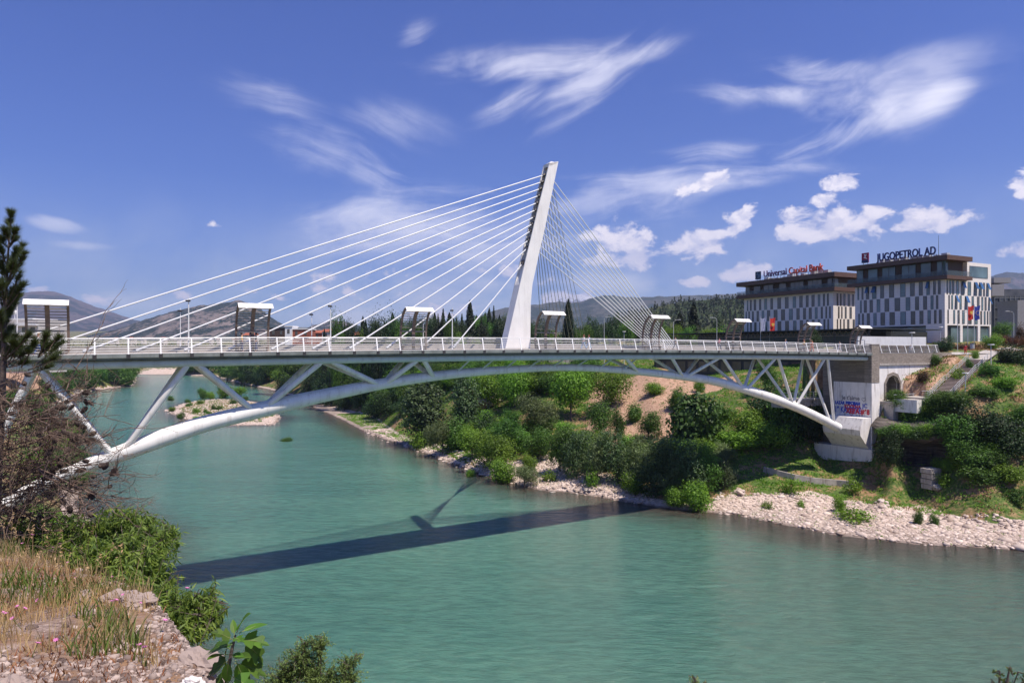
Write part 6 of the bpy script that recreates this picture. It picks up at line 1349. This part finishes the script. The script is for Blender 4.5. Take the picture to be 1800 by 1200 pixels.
for i, (a, b_, L, sty, tw_) in enumerate(LV):
    pa = P(a[0], a[1], 3.4 + random.uniform(-.05, .05)); pb = P(b_[0], b_[1], 3.4 + random.uniform(-.12, .10)); ax = (pb - pa); L2 = max(L * 1.0, ax.length * .8)
    lo = pa + ax * .18; v, f = fig_leaf(lo, ax, Vector((tw_ + random.uniform(-.5, .5), -.45, .85)), L2 * .88, sty); mm = MB(); mm.add(v, f); lf = mm.build('leaf', figleaf, fg, sm=True, fix=False)
    m2 = MB(); nn = Vector((tw_, -.65, .75)); m2.tube([pa, lo + nn.normalized() * .001, lo + ax.normalized() * L2 * .5 + nn.normalized() * -.002], [.0022, .002, .001], 5); m2.build('stalk', figv, lf)
m.build('stem', M['bark'], fg, sm=True)
# ---- pine: trunk at the left edge, living crown above, bare cone-laden branches below
pine = empty('pine_tree', P(-12, 1010, 11), label='pine at the left edge with needled top and bare grey branches hung with cones', cat='pine tree')
pine.location.z = H1(pine.location.x, pine.location.y) - .2
tr = [P(-14, 1000, 11), P(-6, 860, 11), P(4, 700, 11), P(8, 560, 11), P(14, 450, 11), P(19, 385, 11)]
m = MB(); m.tube(tr, [.08, .07, .05, .03, .016, .006], 8); m.build('trunk', M['bark'], pine, sm=True)
needle = leafmat('needle', (.085, .115, .045), trans=.15, var=.35)
nb = []; nax = []; br = MB()
def needle_branch(a, b_, dens=26, L=.11):
    a, b_ = Vector(a), Vector(b_); br.tube([a, a.lerp(b_, .5) + Vector((0, 0, -.02)), b_], [.013, .009, .005], 5)
    d = (b_ - a).normalized()
    for k in range(dens):
        t = 1 - abs(random.gauss(0, .33)); t = min(1, max(.1, t)); c = a.lerp(b_, t)
        for q in range(26):
            v = Vector((random.gauss(0, 1), random.gauss(0, 1), random.gauss(0, 1))).normalized() * .62 + d * .5 + Vector((0, 0, .35)); nb.append(tuple(c)); nax.append(tuple(v))
rp = random.Random(12)
for (a, b_) in [((19, 400), (19, 376)), ((18, 430), (8, 404)), ((18, 430), (28, 404)), ((15, 470), (30, 440)), ((14, 470), (0, 436)), ((14, 480), (40, 432)), ((14, 500), (43, 446)), ((12, 500), (2, 462)), ((12, 500), (24, 460)), ((10, 540), (36, 480)), ((10, 545), (42, 500)), ((8, 540), (2, 496)), ((8, 560), (22, 510)), ((8, 570), (34, 520)), ((6, 590), (18, 545)), ((4, 600), (0, 550)), ((6, 610), (20, 575)),
                ((0, 640), (28, 590)), ((10, 630), (52, 588)), ((12, 640), (40, 600)), ((70, 622), (82, 588)), ((70, 622), (104, 594)), ((40, 640), (62, 600)), ((0, 620), (12, 592)), ((-20, 520), (8, 500)), ((-20, 450), (6, 420)), ((40, 625), (20, 600)), ((64, 640), (112, 600)), ((-30, 600), (2, 560)), ((10, 640), (50, 618)), ((50, 650), (100, 628))]:
    D1 = 11 + rp.uniform(-.4, .3); needle_branch(P(a[0], a[1], 11), P(b_[0], b_[1], D1), 24); needle_branch(P(a[0] - 3, a[1] + 6, 11.1), P(b_[0] - 8 + rp.uniform(-6, 10), b_[1] + 10 + rp.uniform(-6, 10), D1 + .3), 16)
nb = np.array(nb); nax = unit(np.array(nax)); Ln = np.random.default_rng(3).uniform(.09, .16, len(nb))[:, None]; sdv = unit(np.cross(nax, np.random.default_rng(4).normal(size=nax.shape))) * .003
v = np.stack([nb - sdv, nb + sdv, nb + nax * Ln], 1).reshape(-1, 3); t3 = np.arange(len(v)).reshape(-1, 3)
nd_o = obj_me('needles', mesh_np('needles', v - np.array(pine.location), None, t3, needle), pine)
dead = MB(); tips = []
def grow(a, d, L, r, depth, rg_, gen=0):
    pts = [a]; p = a; n = 5
    for i in range(n):
        d = (d + Vector((rg_.gauss(0, .13), rg_.gauss(0, .13), rg_.gauss(0, .13))) + Vector((.02, 0, .015))).normalized(); p = p + d * L / n; pts.append(p)
    dead.tube(pts, [r * (1 - .13 * i) for i in range(n + 1)], 5 if gen else 6, cap=False); tips.append((pts[-1], gen)); tips.append((pts[3], gen))
    if depth:
        for k in range(rg_.choice([3, 4, 5]) if gen < 2 else 3):
            i = rg_.randint(1, n); dd = (d + Vector((rg_.gauss(0, .5), rg_.gauss(0, .5), rg_.gauss(0, .55)))).normalized(); grow(pts[i], dd, L * rg_.uniform(.35, .62), r * .62, depth - 1, rg_, gen + 1)
rg_ = random.Random(8)
def toward(a, b_): return (b_ - a).normalized()
for (a, b_, L_px, r) in [((-10, 712), (130, 700), 130, .016), ((-10, 690), (40, 690), 60, .012), ((-12, 730), (120, 742), 140, .014), ((-12, 760), (115, 735), 150, .016), ((-12, 800), (120, 760), 130, .016), ((-12, 830), (150, 790), 150, .017), ((-14, 850), (150, 845), 190, .018), ((-14, 870), (160, 822), 180, .018), ((-14, 880), (120, 850), 140, .018), ((-14, 900), (150, 880), 150, .018), ((-14, 900), (120, 920), 150, .016), ((-14, 940), (70, 950), 110, .016), ((-14, 800), (60, 860), 110, .014), ((-14, 860), (60, 930), 110, .014), ((-10, 780), (100, 705), 120, .014), ((-14, 930), (120, 900), 130, .016), ((-14, 850), (90, 800), 110, .016), ((-12, 770), (80, 770), 110, .014), ((-14, 920), (90, 930), 120, .014), ((-14, 960), (100, 935), 110, .014), ((-10, 820), (60, 835), 100, .014), ((-14, 890), (80, 905), 130, .016), ((-10, 742), (50, 745), 90, .012)]:
    for rep in range(3):
        Da = 11; Db = 10.2 + rg_.uniform(-1.0, 1.0); A_ = P(a[0], a[1] + rg_.uniform(-8, 8), Da); B_ = P(b_[0], b_[1] + rg_.uniform(-12, 12), Db); grow(A_, toward(A_, B_), (B_ - A_).length * (.9 if rep == 0 else .72), r * (1 if rep == 0 else .7), 3, rg_)
dead.build('bare_branches', M['dead'], pine)
br.build('needle_twigs', M['bark'], pine)
cn = MB()
for i in range(9):
    for k in range(8):
        a = k * math.pi / 4 + i * .4; z = -.034 + i * .0085; r = .019 * math.sin(math.pi * (i + 1.2) / 10.5) ** .7; c, s_ = math.cos(a), math.sin(a)
        cn.hexa([(c * r * .5 - s_ * .006, s_ * r * .5 + c * .006, z - .003), (c * r * .5 + s_ * .006, s_ * r * .5 - c * .006, z - .003), (c * r * 1.15 + s_ * .006, s_ * r * 1.15 - c * .006, z + .003), (c * r * 1.15 - s_ * .006, s_ * r * 1.15 + c * .006, z + .003),
                 (c * r * .5 - s_ * .006, s_ * r * .5 + c * .006, z + .004), (c * r * .5 + s_ * .006, s_ * r * .5 - c * .006, z + .004), (c * r * 1.2 + s_ * .004, s_ * r * 1.2 - c * .004, z + .007), (c * r * 1.2 - s_ * .004, s_ * r * 1.2 + c * .004, z + .007)])
cn.sphere((0, 0, 0), .017, 8, 6, (.8, .8, 1.9)); cone0 = cn.build('pine_cone', M['cone'], pine, world=False)
cand = [t for t, g in tips if -5 < t.x / t.y * F + CX < 165 and g < 3]; rg_.shuffle(cand)
spots = [P(x, y, 10.1) for x, y in [(186, 818), (202, 826), (201, 832), (164, 837), (192, 855), (178, 818), (137, 745), (135, 768), (104, 762), (86, 752), (78, 733), (96, 748), (125, 716), (106, 716), (145, 749), (135, 857), (128, 848), (162, 772), (60, 726), (112, 828), (93, 831), (150, 810)]]
for i, p in enumerate(spots + cand[:72]):
    c = cone0 if i == 0 else cone0.copy()
    if i: col.objects.link(c); c.parent = pine
    c.location = Vector(p) - pine.location; c.rotation_euler = (rg_.uniform(0, 3), rg_.uniform(0, 3), rg_.uniform(0, 6)); s_ = rg_.uniform(1.3, 2.0); c.scale = (s_,) * 3
for (a, b_) in [((160, 838), (205, 828)), ((160, 838), (240, 815)), ((150, 845), (192, 855)), ((192, 855), (178, 868)), ((205, 828), (245, 832))]:
    mm = MB(); A_ = P(a[0], a[1], 10.1); B_ = P(b_[0], b_[1], 10.1); mm.tube([A_, A_.lerp(B_, .5) + Vector((0, 0, .03)), B_], [.006, .004, .002], 5); mm.build('bare_twig', M['dead'], pine)

# ------------------------------------------------------------------ people
skin_m = simple('skin', (.48, .27, .19), .6, var=.06); hair_m = [simple('hair_dark', (.03, .018, .012), .6), simple('hair_red', (.22, .05, .02), .6), simple('hair_fair', (.35, .22, .12), .6)]
def cloth(c, n_): return MATS.get(n_) or simple(n_, c, .85, var=.1)
def skinned(name, verts, edges, mat, parent, root=0, sub=1):
    me = bpy.data.meshes.new(name); me.from_pydata([v[:3] for v in verts], edges, []); o = bpy.data.objects.new(name, me); col.objects.link(o)
    mo = o.modifiers.new('s', 'SKIN'); mo.use_smooth_shade = True
    for i, v in enumerate(verts): sv = me.skin_vertices[0].data[i]; sv.radius = (v[3], v[4] if len(v) > 4 else v[3]); sv.use_root = (i == root)
    s2_ = o.modifiers.new('u', 'SUBSURF'); s2_.levels = sub; s2_.render_levels = sub
    dg = bpy.context.evaluated_depsgraph_get(); dg.update(); m2 = bpy.data.meshes.new_from_object(o.evaluated_get(dg)); bpy.data.objects.remove(o)
    m2.materials.clear(); m2.materials.append(mat); m2.polygons.foreach_set('use_smooth', [True] * len(m2.polygons)); return obj_me(name, m2, parent)
def person(loc, rz, label, shirt, trousers, hair, pose='walk', h=1.72, longhair=False, bag=None, short=False):
    t = empty('person', loc, rz, label=label, cat='person'); k = h / 1.72; V_ = []; E = []
    def v(x, y, z, r, r2=None): V_.append((x * k, y * k, z * k, r * k, (r2 or r) * k)); return len(V_) - 1
    st_ = .30 if pose == 'walk' else .04
    pel = v(0, 0, .93, .13, .10); sp = v(0, .01, 1.12, .125, .09); ch = v(0, .0, 1.30, .15, .10); nk = v(0, .01, 1.45, .055); hd0 = v(0, .02, 1.53, .07); hd1 = v(0, .02, 1.62, .082, .092); hd2 = v(0, .01, 1.70, .055); E += [(pel, sp), (sp, ch), (ch, nk), (nk, hd0), (hd0, hd1), (hd1, hd2)]
    nose = v(0, .105, 1.60, .014); E.append((hd1, nose))
    J = {}
    for sg in (-1, 1):
        f = st_ * sg
        hp = v(.09 * sg, 0, .88, .085); kn = v(.10 * sg, f * .45 + .03, .48, .055); an = v(.10 * sg, f - (.06 if f < 0 else 0), .09 + (.05 if f < 0 else 0), .038); to = v(.11 * sg, f + .14, .04, .032); E += [(pel, hp), (hp, kn), (kn, an), (an, to)]
        sh = v(.18 * sg, 0, 1.38, .05); 
        if pose == 'raised': el = v(.22 * sg, .16, 1.30, .038); wr = v(.10 * sg, .24, 1.50, .026)
        else: el = v(.23 * sg, -f * .35 - .02, 1.12, .037); wr = v(.23 * sg, -f * .8 + .08, .90, .025)
        E += [(ch, sh), (sh, el), (el, wr)]; wp = V_[wr]; dr = (0, .0, 1) if pose == 'raised' else (0, .25, -1)
        pm = v(wp[0] / k, wp[1] / k + dr[1] * .05, wp[2] / k + dr[2] * .06, .026, .014); E.append((wr, pm))
        for q, (dx, ln) in enumerate([(-.024, .062), (-.008, .075), (.008, .070), (.024, .055)]):
            a = v(wp[0] / k + dx * .6, wp[1] / k + dr[1] * .10 + .012, wp[2] / k + dr[2] * (.075 + ln * .4), .0085); b_ = v(wp[0] / k + dx, wp[1] / k + dr[1] * .12 + .022, wp[2] / k + dr[2] * (.075 + ln), .0075); E += [(pm, a), (a, b_)]
        th = v(wp[0] / k - .032 * sg, wp[1] / k + .025, wp[2] / k + dr[2] * .07, .009); E.append((pm, th)); J[sg] = (hp, kn, an, sh, el, wr)
    skinned('body', V_, E, skin_m, t)
    g = lambda i, dr_: (V_[i][0], V_[i][1], V_[i][2], V_[i][3] + dr_, V_[i][4] + dr_)
    vs = [g(pel, .02 * k), g(sp, .022 * k), g(ch, .022 * k)]; es = [(0, 1), (1, 2)]
    for sg in (-1, 1):
        hp, kn, an, sh, el, wr = J[sg]; b0 = len(vs); vs += [g(sh, .02 * k), g(el, .016 * k)]; es += [(2, b0), (b0, b0 + 1)]
    skinned('shirt', vs, es, shirt, t)
    vs = [g(pel, .022 * k)]; es = []
    for sg in (-1, 1):
        hp, kn, an, sh, el, wr = J[sg]; b0 = len(vs); vs += [g(hp, .022 * k), g(kn, .022 * k)] + ([] if short else [g(an, .024 * k)]); es += [(0, b0), (b0, b0 + 1)] + ([] if short else [(b0 + 1, b0 + 2)])
    skinned('trousers', vs, es, trousers, t)
    for sg in (-1, 1):
        an = V_[J[sg][2]]; mm = MB(); mm.sphere((an[0], an[1] + .06 * k, an[2] - .045 * k), .05 * k, 10, 6, (.9, 2.3, .9)); mm.build('shoe', hair_m[0], t, sm=True, world=False)
    mm = MB(); mm.sphere((0, -.012 * k, 1.665 * k), .105 * k, 12, 8, (.92, 1.02, .88))
    if longhair: mm.sphere((0, -.06 * k, 1.52 * k), .10 * k, 10, 8, (.95, .6, 1.8))
    mm.build('hair', hair, t, sm=True, world=False)
    mm = MB()
    for sg in (-1, 1): mm.sphere((sg * .032 * k, .112 * k, 1.625 * k), .011 * k, 6, 4)
    mm.build('eyes', M['mullion'], t, world=False); mm = MB(); mm.sphere((0, .108 * k, 1.565 * k), .018 * k, 6, 4, (1.3, .5, .4)); mm.build('mouth', cloth((.4, .08, .07), 'lips'), t, world=False)
    if bag: mm = MB(); mm.box(.2 * k, .3 * k, -.16 * k, .14 * k, .78 * k, 1.05 * k); tag(mm.build('bag', bag, t, world=False))
    return t
white_c = cloth((.75, .74, .74), 'cloth_white'); jeans = cloth((.06, .11, .33), 'cloth_jeans'); blackc = cloth((.02, .02, .025), 'cloth_black'); pinkc = cloth((.7, .05, .14), 'cloth_pink'); yel = cloth((.7, .42, .08), 'cloth_yellow'); navyc = cloth((.03, .04, .12), 'cloth_navy'); orc = cloth((.75, .13, .03), 'cloth_orange'); ltb = cloth((.35, .5, .68), 'cloth_sky'); greyc = cloth((.28, .28, .3), 'cloth_grey'); redc = cloth((.55, .02, .03), 'cloth_red')
def pb(px, o, rot, label, *a, **kw): s = s_at(px, o)[0]; person(BF(s, o, zdk(s) + .03), angU + rot, label, *a, **kw)
right_, left_ = -math.pi / 2, math.pi / 2
pb(68, 1.2, left_, 'person in white top and blue jeans striding left on the bridge at the far left', white_c, jeans, hair_m[2], pose='walk', bag=blackc)
pb(425, 1.6, right_, 'person in yellow top under the second shelter from the left', yel, navyc, hair_m[0], pose='stand'); pb(440, 2.0, left_, 'dark-haired person in navy beside the yellow-topped one', navyc, navyc, hair_m[0], pose='stand'); pb(450, 1.8, left_, 'person in dark clothes right of the pair under the second shelter', blackc, navyc, hair_m[0], pose='stand')
pb(1026, 1.2, left_, 'red-haired person in pale blue on the bridge right of the big cypress', white_c, ltb, hair_m[1], pose='walk', longhair=True); pb(1035, 1.4, left_, 'second red-haired person walking beside the one in pale blue', ltb, ltb, hair_m[1], pose='walk', longhair=True)
pb(1187, 1.3, right_, 'person in grey on the bridge just right of the back stays', greyc, greyc, hair_m[0]); pb(1264, 1.2, right_, 'person in a pink top on the bridge beside a shelter', pinkc, navyc, hair_m[0], longhair=True)
pb(1381, 1.2, left_, 'person in a blue shirt on the bridge in front of the station canopy', cloth((.12, .2, .45), 'cloth_blue'), greyc, hair_m[2]); pb(1413, 1.3, right_, 'person in a yellow-orange top near the right end of the bridge', yel, greyc, hair_m[1]); pb(1427, 1.0, right_, 'person in a bright orange top near the right end of the bridge', orc, orc, hair_m[2]); pb(1476, 1.2, left_, 'person in white close to the stone pillar', white_c, white_c, hair_m[0])
pb(1601, 1.3, left_, 'person in white behind the railing beyond the stone pillar', white_c, greyc, hair_m[2])
pr = hit(1697, 622, 100, 200); person(pr, math.pi * .8, 'person in a red top on the path before the reddish hedge', redc, redc, hair_m[0], pose='stand')
# ------------------------------------------------------------------ unused source plants are removed
for t in HOLD:
    if not t['used']:
        for c in kids(t): bpy.data.objects.remove(c)
        bpy.data.objects.remove(t)
# ------------------------------------------------------------------ haze, sky, sun, camera
hz, nt, b = nmat('haze_air'); nt.nodes.remove(b); out = nt.nodes.get('Material Output')
pv_ = nd(nt, 'ShaderNodeVolumePrincipled'); pv_.inputs['Color'].default_value = (.56, .70, 1.0, 1); pv_.inputs['Density'].default_value = HAZE; pv_.inputs['Anisotropy'].default_value = .1
lk(nt, pv_.outputs[0], out.inputs['Volume'])
m = MB(); m.box(-14500, 14500, -14500, 14800, -4.2, 1600); tag(m.build('haze', hz), kind='stuff')
SUN_E, = (R(64),); S_H = Vector((.817, -.576, 0)).normalized()
sv = Vector((S_H.x * math.cos(SUN_E), S_H.y * math.cos(SUN_E), math.sin(SUN_E)))
sl = bpy.data.lights.new('sun', 'SUN'); sl.energy = SUN_P; sl.angle = R(.53); sl.color = (1, .905, .80); so = bpy.data.objects.new('sun', sl); col.objects.link(so); so.rotation_euler = sv.to_track_quat('Z', 'Y').to_euler(); so.location = (50, -50, 300)
w = bpy.data.worlds.new('World'); sc.world = w; w.use_nodes = True; nt = w.node_tree; bg = nt.nodes['Background']
sky = nd(nt, 'ShaderNodeTexSky', sky_type='NISHITA', sun_disc=False, sun_elevation=SUN_E, sun_rotation=math.atan2(S_H.x, S_H.y), altitude=50, air_density=1.0, dust_density=.6, ozone_density=2.2)
tc = nd(nt, 'ShaderNodeTexCoord').outputs['Generated']
sp = nd(nt, 'ShaderNodeSeparateXYZ'); lk(nt, tc, sp.inputs[0])
az = mth(nt, 'ARCTAN2', sp.outputs[0], sp.outputs[1]); el = mth(nt, 'ARCSINE', sp.outputs[2])
ae = nd(nt, 'ShaderNodeCombineXYZ'); lk(nt, az, ae.inputs[0]); lk(nt, el, ae.inputs[1]); ae = ae.outputs[0]
def AE(px, py): a = math.atan2(px - CX, F); return a, math.atan2(HY - py, math.hypot(F, px - CX))
def ell_mask(px, py, wpx, hpx, ang=0, soft=1.0):      # soft elliptical cloud bank in azimuth / elevation
    a, e = AE(px, py); c = math.cos(a)
    mp = nd(nt, 'ShaderNodeMapping', vector_type='TEXTURE'); lk(nt, ae, mp.inputs[0]); mp.inputs[1].default_value = (a, e, 0); mp.inputs[2].default_value = (0, 0, R(ang)); mp.inputs[3].default_value = (wpx * 1.2 / F * c * c, hpx * 1.15 / F * c, 1)
    ln = nd(nt, 'ShaderNodeVectorMath', operation='LENGTH'); lk(nt, mp.outputs[0], ln.inputs[0])
    return smooth(nt, ln.outputs['Value'], 1.0, 1.0 - soft, 0, 1), mp.outputs[0]
skyc = sky.outputs[0]
hsv = nd(nt, 'ShaderNodeHueSaturation'); lk(nt, skyc, hsv.inputs['Color']); hsv.inputs['Saturation'].default_value = 1.12; hsv.inputs['Hue'].default_value = .517
skyc = mixc(nt, 1.0, hsv.outputs[0], SKY_TINT, 'MULTIPLY')
cur = skyc
warp = nd(nt, 'ShaderNodeTexNoise'); warp.inputs['Scale'].default_value = 4.5; warp.inputs['Detail'].default_value = 3; lk(nt, ae, warp.inputs['Vector'])
wv = nd(nt, 'ShaderNodeVectorMath', operation='MULTIPLY_ADD'); lk(nt, warp.outputs['Color'], wv.inputs[0]); wv.inputs[1].default_value = (.13, .08, 0); lk(nt, ae, wv.inputs[2]); aew = wv.outputs[0]
n2_ = noise(nt, aew, 10, 4, .6)
low = smooth(nt, el, .02, .22)
def masks_of(L):
    tot = None
    for mk in L:
        f, _ = ell_mask(*mk[:6]); k = mk[6] if len(mk) > 6 else 1.0
        if k != 1.0: f = mth(nt, 'MULTIPLY', f, k)
        tot = f if tot is None else mth(nt, 'MAXIMUM', tot, f)
    return tot
def cirrus(L, ang, sx, sy, seed, dens=.72, lo=.26, hi=1.3, gain=3.3):
    global cur
    tot = masks_of(L)
    v = mapping(nt, mapping(nt, aew, (1, 1, 1), (0, 0, R(-ang))), (sx, sy, 1), (0, 0, 0), (seed, seed * 2.3, 0))
    n_ = noise(nt, v, 1.0, 6, .62, .6)
    d = mth(nt, 'ADD', mth(nt, 'MULTIPLY', n_, .75), mth(nt, 'MULTIPLY', n2_, .25))
    d = mth(nt, 'MULTIPLY_ADD', d, gain, .5 - gain * .5); d = mth(nt, 'ADD', d, mth(nt, 'MULTIPLY_ADD', tot, .66, -.33))
    fac = mth(nt, 'MULTIPLY', smooth(nt, d, lo, hi), mth(nt, 'MULTIPLY', smooth(nt, tot, 0, .7), dens), clamp=True)
    cur = mixc(nt, fac, cur, mixc(nt, low, (6.9, 6.3, 7.3), (8.6, 8.3, 8.9)))
# gently slanted high cirrus and veils
cirrus([(1560, 160, 240, 90, 4, 1), (1500, 128, 230, 34, -14, .9, .8), (1640, 165, 120, 66, 10, 1), (1380, 165, 260, 40, -6, 1, .7), (930, 112, 290, 44, 2, 1, .8), (1250, 270, 190, 30, 0, 1, .6), (1400, 292, 180, 24, -8, 1, .55),
        (760, 395, 300, 90, 4, 1, 1.3), (880, 430, 230, 80, 8, 1, 1.2), (640, 380, 180, 56, 6, 1, 1.1), (1090, 350, 220, 74, 4, 1, 1.25), (1260, 318, 180, 34, 2, 1, 1.15), (1150, 330, 260, 46, 4, 1, 1.2),
        (760, 520, 380, 70, 0, 1, 1.1), (600, 560, 300, 40, 0, 1, 1.0), (250, 530, 220, 34, 0, 1, .7), (1020, 500, 230, 40, 0, 1, .8), (-500, 300, 500, 90, 0, 1), (2500, 250, 600, 120, 0, 1)], 3, 2.4, 14, 1.3)
cirrus([(1500, 222, 270, 44, 18, 1, .95), (1620, 185, 130, 60, 28, 1), (1030, 155, 190, 56, 30, 1, .95), (900, 178, 110, 34, 25, 1, .7), (1120, 100, 120, 30, 14, 1, .8), (730, 65, 60, 34, 30, 1, .7)], 24, 2.2, 17, 5.7, .56)
cirrus([(570, 268, 190, 66, -12, 1, .95), (640, 300, 120, 44, -16, 1, .9), (480, 170, 150, 80, -20, 1, .55), (700, 215, 150, 60, -10, 1, .5), (95, 394, 70, 18, -8, 1, 1.5), (150, 432, 80, 12, 0, 1, .8), (1440, 140, 150, 50, -24, 1, .6)], -14, 2.6, 15, 3.4, .5)
hzv = mth(nt, 'MULTIPLY', smooth(nt, el, .24, .0), mth(nt, 'MULTIPLY_ADD', n2_, 1.6, -.35), clamp=True)
cur = mixc(nt, mth(nt, 'MULTIPLY', hzv, .75), cur, (5.9, 6.15, 6.35))
# cumulus along the horizon
tot = masks_of([(1075, 415, 86, 56, 0, 1), (1100, 458, 110, 30, 0, 1), (1225, 428, 116, 48, 12, 1), (1300, 385, 52, 30, 30, 1), (1460, 400, 150, 48, 0, 1), (1400, 378, 54, 28, 0, 1), (1630, 385, 110, 38, 4, 1), (1530, 375, 74, 40, 0, 1), (1443, 352, 36, 20, 0, 1), (1475, 319, 64, 22, 4, 1),
                (1315, 478, 84, 24, 8, 1), (1220, 495, 50, 18, 0, 1), (1805, 330, 44, 52, 0, 1), (1790, 440, 60, 30, 0, 1), (1900, 380, 90, 50, 0, 1), (1235, 322, 84, 26, 8, 1, .8), (180, 524, 66, 18, 0, 1, .8), (320, 518, 50, 16, 0, 1, .8), (430, 512, 40, 14, 0, 1, .8), (480, 522, 34, 12, 0, 1, .8), (60, 510, 50, 14, 0, 1, .8),
                (640, 500, 200, 40, 0, 1, .62), (780, 545, 160, 36, 0, 1, .62), (900, 480, 110, 36, 0, 1, .62), (1010, 525, 140, 30, 0, 1, .65), (380, 395, 34, 14, 0, 1, .5)])
n_ = noise(nt, mapping(nt, ae, (1, 1.5, 1), (0, 0, 0), (.7, .4, 0)), 23, 7, .6, .3); nb2_ = noise(nt, mapping(nt, ae, (1, 1.5, 1), (0, 0, 0), (.706, .418, 0)), 23, 4, .6, .3)
d = mth(nt, 'ADD', mth(nt, 'MULTIPLY_ADD', n_, 2.9, -.95), mth(nt, 'MULTIPLY_ADD', tot, 1.05, -.66)); fac = mth(nt, 'MULTIPLY', mth(nt, 'MULTIPLY', smooth(nt, d, .28, .66), smooth(nt, tot, 0, .25)), .93)
lt = smooth(nt, mth(nt, 'SUBTRACT', n_, nb2_), -.10, .10)
c = mixc(nt, mth(nt, 'MULTIPLY_ADD', lt, .6, mth(nt, 'MULTIPLY', smooth(nt, d, .3, 1.1), .4)), (5.0, 4.9, 6.3), mixc(nt, low, (7.4, 6.4, 6.9), (9.2, 8.4, 8.4)))
cur = mixc(nt, fac, cur, c)
lk(nt, cur, bg.inputs['Color']); bg.inputs['Strength'].default_value = SKY_S
w.cycles.sampling_method = 'MANUAL'; w.cycles.sample_map_resolution = 512
cam = bpy.data.cameras.new('camera'); cam.sensor_width = 36; cam.lens = 24.0; cam.clip_end = 40000; cam.clip_start = .1; cam.shift_y = 12 / 1800
co = bpy.data.objects.new('camera', cam); col.objects.link(co); co.location = (0, 0, EYE); co.rotation_euler = (R(90), 0, 0); sc.camera = co
sc.view_settings.view_transform = 'Standard'; sc.view_settings.look = 'None'; sc.view_settings.exposure = EXPO; sc.view_settings.gamma = 1
sc.cycles.max_bounces = 4; sc.cycles.diffuse_bounces = 2; sc.cycles.glossy_bounces = 2; sc.cycles.transmission_bounces = 3; sc.cycles.transparent_max_bounces = 8; sc.cycles.volume_bounces = 0; sc.cycles.use_denoising = True
print('OBJECTS', len(bpy.data.objects), 'top', len([o for o in col.objects if not o.parent]))
